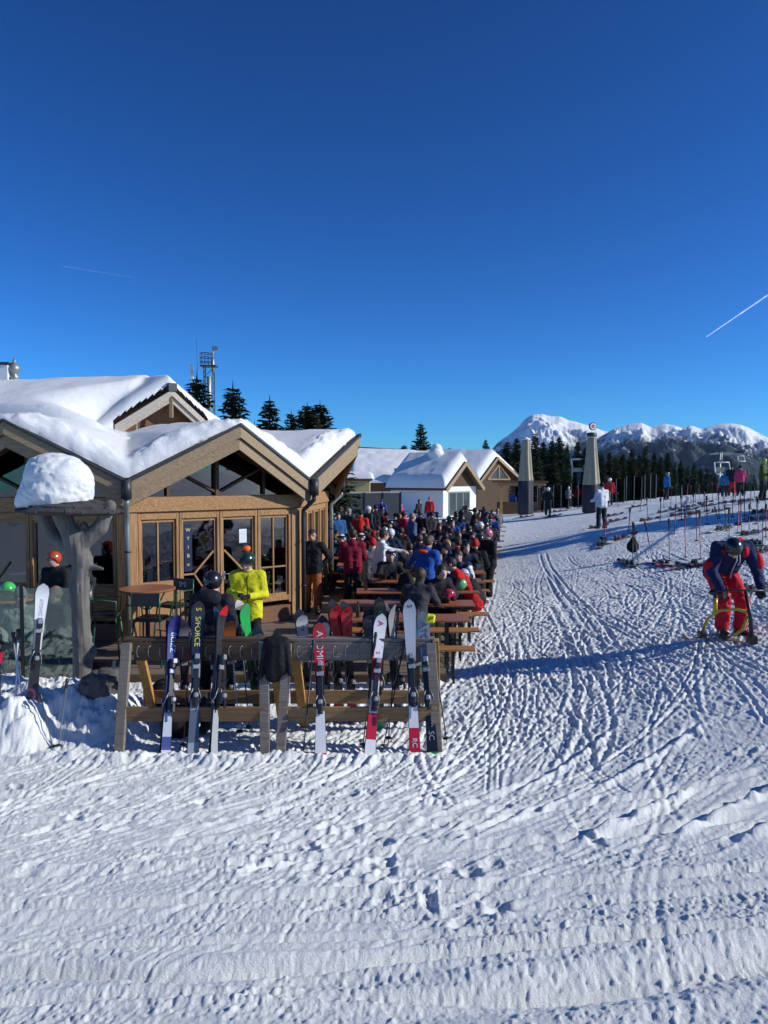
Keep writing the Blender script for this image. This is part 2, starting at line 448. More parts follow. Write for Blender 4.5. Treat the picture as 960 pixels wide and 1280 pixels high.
def J_sit(lean=.1, arms='table', face=(0, -1, 0)):
    J = dict(pelvis=(0, 0, .60), chest=(0, -lean * .7, .95), neck=(0, -lean * 1.15, 1.12), head=(0, -lean * 1.4 - .03, 1.26),
             sL=(.19, -lean, 1.06), sR=(-.19, -lean, 1.06), pL=(.1, -.02, .57), pR=(-.1, -.02, .57),
             kL=(.14, -.43, .53), kR=(-.14, -.43, .53), aL=(.14, -.40, .12), aR=(-.14, -.40, .12), tL=(.16, -.58, .055), tR=(-.16, -.58, .055), face=face)
    if arms == 'table': A = (((.27, -.2 - lean * .6, .86), (.12, -.42 - lean * .5, .86)),) * 2
    elif arms == 'drink': A = (((.27, -.2 - lean * .6, .86), (.12, -.42 - lean * .5, .86)), ((.27, -.22 - lean, .92), (.07, -.25 - lean, 1.13)))
    else: A = (((.27, -.03 - lean * .5, .82), (.17, -.25, .68)),) * 2
    for s, (e, w), x in (('L', A[0], 1), ('R', A[1], -1)):
        J['e' + s] = (e[0] * x, e[1], e[2]); J['w' + s] = (w[0] * x, w[1], w[2])
    return J
POSES = {}
def pose(key, J, h=.022, fold=.024, **kw):
    kw.setdefault('accent', True)
    me = sdf_mesh('person', body_prims(J, **kw), h, fold, len(POSES))
    POSES[key] = (me, J)
H2 = .024
pose('stand', J_stand('down'))
pose('stand_pocket', J_stand('pocket', walk=.04))
pose('stand_front', J_stand('front', lean=.05))
pose('stand_poles', J_stand('poles', walk=.05))
pose('stand_cross', J_stand(('phone', 'pocket')))
pose('walk', J_stand('down', walk=.2, lean=.05))
pose('sit', J_sit(.10))
pose('sit_lean', J_sit(.24))
pose('sit_up', J_sit(.0, 'lap'))
pose('sit_drink', J_sit(.06, 'drink'))
pose('sit_left', J_sit(.12, face=(.7, -.7, 0)))
pose('sit_right', J_sit(.12, face=(-.7, -.7, 0)))

# headwear meshes, head-centred, facing -Y
def shell(name, rx, ry, rz, zc, lowf, lowb, extra=(), h=.014):
    def cut(g):
        y = g[..., 1]; lim = np.where(y < 0, lowf + (lowb - lowf) * np.clip((y + .09) / .1, 0, 1), lowb)
        return lim - g[..., 2]
    return sdf_mesh(name, [E((0, .012, zc), (rx, ry, rz), 0)] + list(extra), h, 0, 0, cut)
ME_HELMET = shell('helmet', .112, .132, .122, .045, .045, -.065)
ME_HAIR = shell('hair', .086, .104, .108, .035, .05, -.07, h=.012)
ME_LONGHAIR = shell('hair', .095, .108, .11, .035, .055, -.17, [E((0, .06, -.1), (.075, .05, .12), 0)], h=.014)
ME_BEANIE = shell('beanie', .091, .108, .128, .04, .035, -.01)
ME_CAP = sdf_mesh('cap', [E((0, .01, .04), (.088, .104, .1), 0), E((0, -.1, .055), (.06, .06, .012), 0, .01)], .012, 0, 0, lambda g: .045 - g[..., 2])
def band(name, r0, ry, z0, z1, a0, a1, t):
    mb = MB(); n = 14; vs = []; fs = []
    for i in range(n + 1):
        a = a0 + (a1 - a0) * i / n
        for rr in (0, t):
            for z in (z0, (z0 + z1) / 2, z1):
                f = 1.0 + (0.05 if z == (z0 + z1) / 2 and rr else 0)
                vs.append(((r0 + rr) * f * math.sin(a), .012 - (ry + rr) * f * math.cos(a), z))
    for i in range(n):
        o = i * 6; p = o + 6
        for q in ((0, 1, 2), (3, 4, 5)):
            for k in range(2):
                f = (o + q[k], p + q[k], p + q[k + 1], o + q[k + 1]); fs.append(f if q[0] else f[::-1])
        fs += [(o, o + 3, p + 3, p), (o + 2, p + 2, p + 5, o + 5)]
    fs += [(0, 1, 4, 3), (1, 2, 5, 4)]; e = n * 6; fs += [(e, e + 3, e + 4, e + 1), (e + 1, e + 4, e + 5, e + 2)]
    mb.add(vs, fs, 0, True); return mb.mesh(name)
ME_GOGGLES = band('goggles', .088, .102, -.01, .058, -1.15, 1.15, .022)
ME_GOGGLES_UP = band('goggles', .112, .136, .06, .125, -1.1, 1.1, .018)
ME_SUNGL = band('sunglasses', .077, .098, -.004, .034, -1.2, 1.2, .008)
ME_POM = sdf_mesh('pompom', [E((0, 0, 0), (.06, .06, .058), 0)], .014, .03, 5)
ME_BACKPACK = sdf_mesh('backpack', [E((0, .19, 1.25), (.15, .1, .24), 0, .05), E((0, .26, 1.16), (.11, .06, .14), 0, .04),
     C((.11, .05, 1.47), (.13, .13, 1.4), .022, .022, 0, .02), C((-.11, .05, 1.47), (-.13, .13, 1.4), .022, .022, 0, .02)], .02, .008)
M_LENS = mat('goggle_lens', (0.03, 0.03, 0.05), 0.1, 0.8, 0.3)
SKIN = [(0.52, 0.31, 0.22), (0.46, 0.26, 0.18), (0.58, 0.37, 0.28)]
M_LIP = mat('lips', (0.35, 0.10, 0.09), 0.5)
NPEOPLE = [0]
def person(label, pkey, loc, rotz, jacket, trousers=(.02, .02, .025), hat=None, boots=(.04, .04, .045), gloves=(.02, .02, .022), accent=None,
           goggles=None, pack=None, scale=1.0, group=None, bare=False, skin=None):
    me, J = POSES[pkey]
    o = bpy.data.objects.new('person', me); COL.objects.link(o)
    NPEOPLE[0] += 1
    ms = [cloth(jacket), cloth(trousers), mat('skin', skin or SKIN[NPEOPLE[0] % 3], 0.55, var=.08), mat('boot_shell', boots, 0.4), cloth(gloves), cloth(accent or jacket), M_LIP]
    if not me.materials:
        for m in ms: me.materials.append(m)
    for i, m in enumerate(ms):
        o.material_slots[i].link = 'OBJECT'; o.material_slots[i].material = m
    o.location = loc; o.rotation_euler = (0, 0, rotz); o.scale = (scale,) * 3
    tag(o, label, 'person', group)
    hd = Vector(J['head']); fd = Vector(J.get('face', (0, -1, 0))).normalized()
    hu = (hd - Vector(J['neck'])).normalized(); 
    if 'hup' in J: hu = Vector(J['hup']).normalized()
    hu = (hu - fd * hu.dot(fd)).normalized(); lx = hu.cross(fd).normalized()
    # local -Y -> fd, Z -> hu
    M = Matrix((-fd.cross(hu) * -1, -fd, hu)).transposed()
    xx = (-fd).cross(hu); M = Matrix((xx, -fd, hu)).transposed().to_4x4(); M.translation = hd
    def child(name, me2, m):
        c = bpy.data.objects.new(name, me2); COL.objects.link(c); c.parent = o; c.matrix_local = M
        if not me2.materials: me2.materials.append(m)
        c.material_slots[0].link = 'OBJECT'; c.material_slots[0].material = m
        return c
    if hat:
        k, col = hat
        if k == 'helmet': child('helmet', ME_HELMET, mat('helmet_shell', col, 0.25, coat=.4, var=.05))
        elif k == 'hair': child('hair', ME_HAIR, mat('hair', col, 0.6, var=.3, bump=.5))
        elif k == 'longhair': child('hair', ME_LONGHAIR, mat('hair', col, 0.6, var=.3, bump=.5))
        elif k == 'beanie': child('beanie', ME_BEANIE, cloth(col))
        elif k == 'cap': child('cap', ME_CAP, cloth(col))
    if goggles == 'on': child('goggles', ME_GOGGLES, M_LENS)
    elif goggles == 'up': child('goggles', ME_GOGGLES_UP, M_LENS)
    elif goggles == 'sun': child('sunglasses', ME_SUNGL, M_BLACKM)
    if pack:
        c = bpy.data.objects.new('backpack', ME_BACKPACK); COL.objects.link(c); c.parent = o
        m = cloth(pack)
        if not ME_BACKPACK.materials: ME_BACKPACK.materials.append(m)
        c.material_slots[0].link = 'OBJECT'; c.material_slots[0].material = m
    return o
# ------------------------------------------------------------------ terrain
CTRL = np.array([
 (0, 0, 1.38), (-5, 0, 1.4), (5, 0, 1.6), (0, 3, .84), (-3, 3, .80), (3, 3, 1.0), (-8, 4, .7), (0, 5.5, .40), (-4, 5.5, .36), (3.5, 5.5, .66),
 (-7, 8, .12), (-3, 8, .08), (-1, 8, .08), (.55, 8, .08), (2.2, 8, .24), (4, 8, .60), (7, 8, 1.1),
 (-8, 11, .05), (-4, 11, .05), (0, 11, .05), (1.3, 11, .08), (2.2, 12.5, .15), (4.98, 11, .71), (4.3, 9.6, .62), (7.2, 10, 1.1),
 (2.7, 19.2, -.02), (3.5, 24, 0), (0, 20, 0), (-6, 20, 0), (-12, 14, .05), (7.4, 20, .72), (5, 20, .33), (4.2, 15, .36), (8, 15, .98),
 (7.8, 27.6, 1.0), (16.3, 33, 1.97), (11, 20, 1.25), (16, 22, 1.9), (5.5, 34, .02), (7, 43, .05), (10, 48, .5), (21.7, 48, 1.9), (22, 60, 1.35), (11, 62, -.05), (30, 48, 2.4),
 (5, 65, -.15), (0, 65, -.2), (0, 40, -.05), (-10, 40, 0), (30, 62, 1.6), (-14, 65, -.2)], float)
def _phi(r2): return np.where(r2 > 1e-12, r2 * np.log(np.maximum(r2, 1e-12)) * .5, 0)
_sx = 1.0
_P = CTRL[:, :2] / 10.0
_n = len(_P)
_K = _phi(((_P[:, None] - _P[None]) ** 2).sum(-1)) + np.eye(_n) * .002
_A = np.block([[_K, np.c_[np.ones(_n), _P]], [np.r_[np.ones((1, _n)), _P.T], np.zeros((3, 3))]])
_W = np.linalg.solve(_A, np.r_[CTRL[:, 2], 0, 0, 0])
def terr(x, y):
    x = np.asarray(x, float); y = np.asarray(y, float); sh = x.shape
    xc = np.clip(x, -16, 32).ravel() / 10; yc = np.clip(y, -1, 66).ravel() / 10
    out = np.full(xc.shape, _W[_n]) + _W[_n + 1] * xc + _W[_n + 2] * yc
    for i in range(_n): out += _W[i] * _phi((xc - _P[i, 0]) ** 2 + (yc - _P[i, 1]) ** 2)
    out = out.reshape(sh)
    d = np.maximum(y - 66, 0); out = out - .055 * d - np.minimum(d, 60) ** 2 * .0012
    out = np.where(y < -1, out + .1 * np.minimum(-1 - y, 6), out)
    return np.maximum(out, -190)
def gz(x, y): return float(terr(np.array([x]), np.array([y]))[0])
def ground_px(px, py, y0=2.0, y1=90.0):
    """where the ray of a photo pixel meets the snow"""
    d = ray(px, py); ts = np.linspace(y0, y1, 1800)
    xs = d.x / d.y * ts; zs = CAMZ + d.z / d.y * ts
    g = terr(xs, ts); i = int(np.argmax(zs <= g))
    return Vector((xs[i], ts[i], g[i]))

def m_slope(y): return .1 + 2.2 * np.exp(-(y - 4) / 2.0)
def m_int(y): return .1 * (y - 12) - 4.4 * np.exp(-(np.maximum(y, 1) - 4) / 2.0)
def build_ground():
    y = [1.5]
    while y[-1] < 72: y.append(y[-1] * 1.0034 + .0005)
    far = [74 * 1.11 ** i for i in range(46)]
    near = [-26, -14, -7, -3, 0, .7, 1.2]
    yy = np.array(near + y + far)
    uu = np.linspace(-1, 1, 1240)
    ext = 1 + np.cumsum(.006 * 1.3 ** np.arange(22))
    u = np.r_[-ext[::-1], uu, ext]
    W = .60 * np.abs(yy) + 2.0
    X = u[None] * W[:, None]; Y = np.repeat(yy[:, None], len(u), 1)
    Z = terr(X, Y)
    # --- surface relief
    D = np.zeros_like(Z); w = (yy > 1) & (yy < 72); i0, i1 = np.where(w)[0][[0, -1]]
    x = X[i0:i1]; yv = Y[i0:i1]; d = np.zeros_like(x)
    dist = np.sqrt(x * x + yv * yv)
    m = m_slope(yv); sq = np.sqrt(1 + m * m); s = x - m_int(yv)
    along = yv * sq
    lowA = fbm2(x * .35, yv * .35, 3, 40)
    trod = np.clip((fbm2(x * .8, yv * .5, 3, 5) - .40) * 5, 0, 1)          # trampled patches
    d += (fbm2(x * 1.1, yv * 1.1, 3, 1) - .5) * .035
    nf = .16 + .84 * np.clip((yv - 5.0) / 5.0, 0, 1)
    nfl = np.clip((yv - 5.2) / 3, 0, 1)
    l1 = fbm2(x * 5, yv * 4, 3, 7); l2 = fbm2(x * 15, yv * 11, 3, 9); l3 = fbm2(x * 36, yv * 26, 2, 12)
    flat = np.clip((2.4 - np.abs(yv - 3.6)) * .7, 0, 1) * np.clip((fbm2(s * .9, along * .15, 2, 66) - .38) * 6, 0, 1)
    amp = .25 + .75 * trod * (1 - flat * .75)
    d += nf * amp * ((np.abs(l1 - .5) * 2) ** .8 - .25) * .010
    d += nf * amp * (l2 - .5) * .016 + (.3 + .7 * amp) * (.16 + .84 * nf) * (l3 - .5) * .023
    d += (.3 + .7 * amp) * (fbm2(x * 56, yv * 42, 2, 14) - .5) * .013 * np.clip((7 - yv) / 3, 0, 1)
    cdens = np.clip((fbm2(x * 1.3, yv * 1.6, 3, 71) - .5) * 7, 0, 1)
    d += cdens * np.clip(fbm2(x * 34, yv * 26, 3, 72) - .56, 0, .2) * .075 * (.5 + .5 * nf)
    cl = np.clip(l2 * .6 + l1 * .55 - .62, 0, 1)
    # packed grains: patches of crumbs between smooth glide marks
    pm_ = np.clip((vn2(yv * 4.2 - x * .35 + 1.5 * vn2(x * .5, yv * .5, 3), x * .30, 61) * .6 + fbm2(x * 1.2, yv * 1.6, 3, 64) * .6 - .50) * 5, 0, 1)
    g1 = fbm2(x * 50, yv * 38, 2, 14); g2 = fbm2(x * 30, yv * 20, 2, 15)
    nearw = np.clip((9 - yv) / 3, 0, 1)
    d += nearw * (.12 + .88 * pm_) * ((g1 - .5) * .009 + np.clip(g2 - .55, 0, 1) * .010)
    d += (1 - nearw) * np.clip((30 - yv) / 15, 0, 1) * ((fbm2(x * 22, yv * 11, 2, 16) - .5) * .030 + (fbm2(x * 36, yv * 16, 2, 18) - .5) * .022)
    # combed streaks along the run
    for f, a, sd in ((3.2, .004, 21), (8, .004, 22), (19, .006, 23)):
        st = vn2(s / np.sqrt(sq) * f + vn2(x * .6, yv * .6, sd + 5) * 1.2, along * .22, sd)
        d += (np.abs(st - .5) * 2 - .4) * a * nfl * (.35 + .65 * np.clip(fbm2(x * .5, yv * .4, 2, sd + 30) * 2.6 - .8, 0, 1))
    # single ski grooves
    def groove(q, msk, wd, dp):
        e = q / wd; return msk * (-dp * np.exp(-e * e) + dp * .55 * np.exp(-(np.abs(e) - 1.9) ** 2 * 1.6))
    r = random.Random(3)
    for i in range(30):
        s0 = r.uniform(-1.5, 7.5); y0, y1 = r.choice([(4.5, 10), (7, 17), (9, 26), (10, 22), (6.5, 13), (5, 9)])
        sel = (yy[i0:i1] > y0 - 1) & (yy[i0:i1] < y1 + 1)
        if not sel.any(): continue
        xs, ys = x[sel], yv[sel]; wob = .22 * np.sin(ys * r.uniform(.12, .32) + r.uniform(0, 6)) + r.uniform(-.08, .08) * (ys - 10)
        q = (s[sel] - s0 - wob) / sq[sel]
        k = np.clip((ys - y0) * 1.2, 0, 1) * np.clip((y1 - ys) * 1.2, 0, 1)
        wd = r.uniform(.016, .034); dp = r.uniform(.008, .02)
        d[sel] += groove(q, k, wd, dp)
        if r.random() < .6: d[sel] += groove(q - r.uniform(.16, .3), k, wd, dp)
    # broad carved sweeps in front
    for (ya, sl, cv, wd, dp, xa, xb) in ((4.30, .045, .004, .05, .035, -4, 4), (4.0, .03, .003, .045, .02, -4, 3), (3.46, .06, .0, .05, .05, -1.0, 3), (3.30, -.04, .006, .09, .03, -3, .4),
             (3.08, .12, .01, .10, .035, -.6, 3), (3.7, .03, .01, .03, .02, -3, 1.5), (5.0, .12, .008, .06, .03, -4, 3), (5.6, .2, .01, .05, .03, -2, 3.5), (6.2, .16, .01, .05, .025, -4, 1.5),
             (3.2, -.1, .01, .05, .04, -3, -.7), (2.9, .2, .02, .12, .03, -.4, 2.2), (3.15, .02, 0, .03, .018, -2, 2), (6.9, .1, .0, .06, .025, -4, 0)):
        q = yv - (ya + sl * x + cv * x * x + .03 * np.sin(x * 1.7 + ya * 9))
        k = np.clip((x - xa) * 2, 0, 1) * np.clip((xb - x) * 2, 0, 1)
        d += groove(q, k, wd, dp)
    # churned diagonal ridges on the right
    for (xa, ya, xb, yb, wd, hgt) in ((1.85, 5.0, 3.4, 6.2, .05, .05), (2.3, 4.9, 3.6, 5.7, .06, .055), (1.2, 5.0, 2.6, 6.2, .06, .05), (.6, 5.3, 2.2, 6.9, .03, .03), (.1, 5.6, 1.2, 6.8, .035, .03), (.3, 5.2, 1.3, 6.1, .03, .025), (1.0, 6.3, 2.6, 8.3, .035, .03), (1.6, 6.2, 3.4, 7.9, .04, .03)):
        dx, dy = xb - xa, yb - ya; L = math.hypot(dx, dy); t = ((x - xa) * dx + (yv - ya) * dy) / L / L; q = ((x - xa) * dy - (yv - ya) * dx) / L
        k = np.clip(t * 6, 0, 1) * np.clip((1 - t) * 6, 0, 1)
        nz = .5 + vn2(x * 9, yv * 9, 77)
        d += k * (hgt * nz * np.exp(-((q - .02) / wd) ** 2) - hgt * .55 * np.exp(-((q + wd * 1.6) / (wd * .8)) ** 2))
    D[i0:i1] = d
    # short crossing edge marks
    for i in range(420):
        cy = 4.6 + 17 * r.random() ** 1.25; cx = r.uniform(-.5, .52) * cy
        if cy > 9.5 and cx < 1.2 + .2 * (cy - 10): cx = 1.2 + .2 * (cy - 10) + r.random() * .34 * cy
        ms = float(m_slope(cy)); ang = math.atan2(1, ms) + r.gauss(0, .30 if cy > 7.5 else .16) if r.random() < .8 or cy < 8 else r.uniform(0, 3.1)
        L = r.uniform(.5, 3.6); wd = r.uniform(.010, .021) * (1 + cy * .03); dp = r.uniform(.005, .013) * (1 if cy > 7.5 else .45); ca, sa = math.cos(ang), math.sin(ang); cvt = r.uniform(-.12, .12)
        j = np.where((yy > cy - L * abs(sa) - .3) & (yy < cy + L * abs(sa) + .3))[0]
        if len(j) < 2: continue
        e = L * abs(ca) + .4; Wm, WM = W[j[0]], W[j[-1]]
        k0 = min(np.searchsorted(u, (cx - e) / Wm), np.searchsorted(u, (cx - e) / WM)); k1 = max(np.searchsorted(u, (cx + e) / Wm), np.searchsorted(u, (cx + e) / WM))
        if k1 <= k0: continue
        xs = X[j[0]:j[-1] + 1, k0:k1] - cx; ys = Y[j[0]:j[-1] + 1, k0:k1] - cy
        t = xs * ca + ys * sa; q = -xs * sa + ys * ca + cvt * t * t
        k = np.clip((L - np.abs(t)) * 4, 0, 1)
        g = groove(q, k, wd, dp)
        if r.random() < .5: g = g + groove(q - r.uniform(.07, .22), k, wd, dp)
        D[j[0]:j[-1] + 1, k0:k1] += g
    # foot and boot prints
    yi = yy
    for i in range(240):
        if i < 20: cx, cy = r.gauss(-.22, .30), r.gauss(5.15, .4)
        elif i < 26: cx, cy = r.gauss(.45, .25), r.gauss(4.2, .35)
        else:
            cy = 4.2 + 16 * r.random() ** 1.1; cx = r.uniform(-.5, .5) * cy
            if cy > 10.5 and cx < 1.5 + .2 * (cy - 11): cx = 1.5 + .2 * (cy - 11) + r.random() * .3 * cy
        a = r.uniform(-1, 1) + 1.2; lx, ly = r.uniform(.09, .15), r.uniform(.04, .065); dp = r.uniform(.008, .020) * (1.4 if i < 26 else 1)
        j = np.where(np.abs(yi - cy) < .4)[0]
        if len(j) == 0: continue
        k0 = np.searchsorted(u, (cx - .4) / W[j[0]]); k1 = np.searchsorted(u, (cx + .4) / W[j[-1]])
        k0, k1 = min(k0, np.searchsorted(u, (cx - .4) / W[j[-1]])), max(k1, np.searchsorted(u, (cx + .4) / W[j[0]]))
        if k1 <= k0: continue
        xs = X[j[0]:j[-1] + 1, k0:k1] - cx; ys = Y[j[0]:j[-1] + 1, k0:k1] - cy
        p = (xs * math.cos(a) + ys * math.sin(a)) / lx; q = (-xs * math.sin(a) + ys * math.cos(a)) / ly
        e = np.sqrt(p * p + q * q)
        rn = .1 + .8 * vn2((xs + cx) * 24, (ys + cy) * 20, 55)
        e = e * (.8 + .4 * vn2((xs + cx) * 16, (ys + cy) * 16, 56)); D[j[0]:j[-1] + 1, k0:k1] += -dp * np.clip(1.25 - e, 0, 1) * 1.2 + dp * .8 * rn * np.exp(-(e - 1.45) ** 2 * 7)
    # calmer under the terrace, and no relief far away
    under = np.clip((Y - 10.6) * 2, 0, 1) * np.clip((1.1 + .175 * (Y - 11) - X) * 2, 0, 1)
    D *= (1 - .85 * under) * np.clip((75 - Y) / 40, 0, 1)
    Z = Z + D
    # shovelled bank by the trunk post
    def mound(cx, cy, rx, ry, h, p=2.0):
        e = ((X - cx) / rx) ** 2 + ((Y - cy) / ry) ** 2
        return h * np.exp(-e ** (p / 2))
    Bk = mound(-3.95, 8.2, .28, .24, .26, 3) + mound(-4.7, 8.5, .9, .6, .33, 3) + mound(-3.6, 9.0, .8, .62, .40, 3) + mound(-3.15, 8.6, .5, .45, .22, 3) + mound(-5.6, 8.3, .8, .8, .3) + mound(-5.3, 9.7, 1.7, .75, .36, 3)
    Bk = np.minimum(Bk, .62)
    near8 = (np.abs(Y - 8.9) < 2.6) & (X < -1.5) & (X > -8)
    Bn = fbm2(X * 5, Y * 5, 5, 91, .5) * .5 + .75 + .18 * (fbm2(X * 14, Y * 14, 3, 95) - .5)
    Z = Z + np.where(near8, Bk * Bn, 0)
    # soft heaped lip along the ski racks
    lip = np.exp(-((Y - 7.72 - .05 * np.sin(X * 5)) / .10) ** 2) * np.clip((X + 4) * 2, 0, 1) * np.clip((.9 - X) * 2, 0, 1)
    Z = Z + np.where((Y > 7) & (Y < 8.5), lip * .075 * (fbm2(X * 9, Y * 9, 3, 17) * 1.6), 0)
    V = np.stack([X, Y, Z], -1).reshape(-1, 3); ny, nx = X.shape
    I = np.arange(ny * nx).reshape(ny, nx)
    F = np.stack([I[:-1, :-1], I[:-1, 1:], I[1:, 1:], I[1:, :-1]], -1).reshape(-1, 4)
    o = link('snow_ground', np_mesh('snow_ground', V, F), M_SNOW); o['kind'] = 'structure'
    return X, Y, Z
GX, GY, GZ = build_ground()
_gy = GY[:, 0]; _gu = GX[500] / (.60 * abs(_gy[500]) + 2.0)
def gs(x, y):
    """height of the finished snow surface"""
    j = int(np.clip(np.searchsorted(_gy, y), 1, len(_gy) - 1)); W = .60 * abs(_gy[j]) + 2.0
    k = int(np.clip(np.searchsorted(_gu, x / W), 1, len(_gu) - 1))
    return float(GZ[j, k])
def on(px, py):
    g = ground_px(px, py); return Vector((g.x, g.y, gs(g.x, g.y)))

# ------------------------------------------------------------------ mountains
def mountain_mat(th):
    m, nt, b = nmat('mountain_rock_snow_forest'); N = nt.nodes; L = nt.links
    geo = N.new('ShaderNodeNewGeometry'); sp = N.new('ShaderNodeSeparateXYZ'); L.new(geo.outputs['Normal'], sp.inputs[0])
    ps = N.new('ShaderNodeSeparateXYZ'); L.new(geo.outputs['Position'], ps.inputs[0])
    n1 = N.new('ShaderNodeTexNoise'); n1.inputs['Scale'].default_value = .0045; n1.inputs['Detail'].default_value = 10; n1.inputs['Roughness'].default_value = .68
    n2 = N.new('ShaderNodeTexNoise'); n2.inputs['Scale'].default_value = .035; n2.inputs['Detail'].default_value = 6; n2.inputs['Roughness'].default_value = .75
    L.new(geo.outputs['Position'], n1.inputs['Vector']); L.new(geo.outputs['Position'], n2.inputs['Vector'])
    # forest amount falls with height
    mr = N.new('ShaderNodeMapRange'); mr.inputs['From Min'].default_value = 50; mr.inputs['From Max'].default_value = 195; mr.inputs['To Min'].default_value = 1.0; mr.inputs['To Max'].default_value = 0.22
    L.new(ps.outputs['Z'], mr.inputs['Value'])
    a = N.new('ShaderNodeMath'); a.operation = 'MULTIPLY'; L.new(n1.outputs['Fac'], a.inputs[0]); a.inputs[1].default_value = 1.0
    b2 = N.new('ShaderNodeMath'); b2.operation = 'MULTIPLY_ADD'; L.new(n2.outputs['Fac'], b2.inputs[0]); b2.inputs[1].default_value = .8; L.new(a.outputs[0], b2.inputs[2])
    c = N.new('ShaderNodeMath'); c.operation = 'MULTIPLY_ADD'; L.new(mr.outputs[0], c.inputs[0]); c.inputs[1].default_value = .46; L.new(b2.outputs[0], c.inputs[2])
    cr = N.new('ShaderNodeValToRGB'); e = cr.color_ramp.elements
    e[0].position = th; e[0].color = (.80, .82, .84, 1); e[1].position = th + .075; e[1].color = (.03, .045, .05, 1)
    dv = N.new('ShaderNodeMath'); dv.operation = 'MULTIPLY'; dv.inputs[1].default_value = .48; L.new(c.outputs[0], dv.inputs[0])
    L.new(dv.outputs[0], cr.inputs['Fac']); L.new(cr.outputs['Color'], b.inputs['Base Color'])
    b.inputs['Roughness'].default_value = .9; b.inputs['Specular IOR Level'].default_value = .1
    bp = N.new('ShaderNodeBump'); bp.inputs['Strength'].default_value = .5; bp.inputs['Distance'].default_value = 14
    L.new(n2.outputs['Fac'], bp.inputs['Height']); L.new(bp.outputs['Normal'], b.inputs['Normal'])
    return m
def mountain(name, sil, Yc, Y0, Y1, amp, seed, base=-190, pw=1.6, gul=.006, th=.55):
    P = np.array(sil, float)
    px = np.linspace(P[0, 0], P[-1, 0], 420); ys = np.r_[np.linspace(Y0, Yc, 110), np.linspace(Yc, Y1, 22)[1:]]
    top = np.interp(px, P[:, 0], P[:, 1])
    kk = np.exp(-.5 * (np.arange(-6, 7) / 2.2) ** 2); kk /= kk.sum(); top = np.convolve(np.pad(top, 6, 'edge'), kk, 'valid')
    top += (fbm2(px * .09, px * 0, 4, seed) - .5) * 3
    zc = CAMZ + (594.7 - top) / FPX * Yc
    U = (px - CX) / FPX
    X = U[None] * ys[:, None]; Y = np.repeat(ys[:, None], len(px), 1)
    t = np.clip((ys - Y0) / (Yc - Y0), 0, 1)[:, None]
    prof = t ** pw
    Z = base + (zc[None] - base) * prof
    back = np.clip((ys - Yc) / (Y1 - Yc), 0, 1)[:, None]; Z = Z - back * (zc[None] - base) * .8
    rid = 1 - np.abs(fbm2(X * gul + Y * gul * .35, Y * gul * .35, 6, seed + 3) - .5) * 4
    wx = X + 160 * (fbm2(X * .002, Y * .002, 3, seed + 21) - .5); rid = .65 * rid + .35 * (1 - np.abs(fbm2(wx * gul * 2.1 + 5, Y * gul * .9, 4, seed + 30) - .5) * 4)
    Z = Z + amp * (rid - .4) * np.clip((1 - t) * 6, .06, 1) * np.clip(t * 3, 0, 1) * 1.5
    Z += amp * .3 * (fbm2(X * gul * 4, Y * gul * 4, 4, seed + 9) - .5) * np.clip((1 - t) * 8, .1, 1)
    V = np.stack([X, Y, Z], -1).reshape(-1, 3); ny, nx = X.shape; I = np.arange(ny * nx).reshape(ny, nx)
    F = np.stack([I[:-1, :-1], I[:-1, 1:], I[1:, 1:], I[1:, :-1]], -1).reshape(-1, 4)
    o = link(name, np_mesh(name, V, F), mountain_mat(th)); o['kind'] = 'structure'; return o
mountain('snowy_mountain', [(560, 640), (598, 585), (620, 555), (634, 545), (646, 535), (656, 524), (668, 518), (680, 519), (694, 521), (712, 526), (730, 532), (745, 536), (760, 540), (790, 552), (830, 560), (880, 575), (950, 600)], 3300, 1500, 4000, 54, 3, pw=1.35, th=.56)
mountain('mountain_ridge', [(690, 640), (720, 575), (745, 548), (765, 537), (785, 531), (802, 529), (812, 534), (826, 530), (840, 532), (852, 536), (862, 532), (874, 537), (892, 533), (905, 531), (922, 531), (935, 536), (950, 545), (975, 555), (1010, 552), (1060, 565), (1120, 580), (1180, 640)], 2900, 1250, 3500, 70, 13, pw=1.3, th=.53)
mountain('wooded_hill', [(790, 640), (830, 600), (858, 583), (880, 569), (897, 560), (906, 556), (920, 562), (940, 574), (965, 583), (1000, 590), (1050, 600), (1100, 640)], 1900, 900, 2300, 30, 27, pw=1.25, gul=.011, th=.49)

# ------------------------------------------------------------------ conifers
def leaf_mat(name, c0, c1):
    m, nt, b = nmat(name); N = nt.nodes; L = nt.links
    tc = N.new('ShaderNodeTexCoord'); n = N.new('ShaderNodeTexNoise'); n.inputs['Scale'].default_value = 1.7; n.inputs['Detail'].default_value = 5
    L.new(tc.outputs['Object'], n.inputs['Vector']); cr = N.new('ShaderNodeValToRGB'); e = cr.color_ramp.elements
    e[0].position = .35; e[1].position = .68; e[0].color = (*c0, 1); e[1].color = (*c1, 1)
    L.new(n.outputs['Fac'], cr.inputs['Fac']); L.new(cr.outputs['Color'], b.inputs['Base Color']); b.inputs['Roughness'].default_value = .7; b.inputs['Specular IOR Level'].default_value = .2
    return m
M_SPRUCE = leaf_mat('spruce_needles', (.016, .030, .016), (.055, .072, .032))
M_BARK = mat('spruce_bark', (.09, .06, .045), .9, var=.4, scale=12, bump=.5)
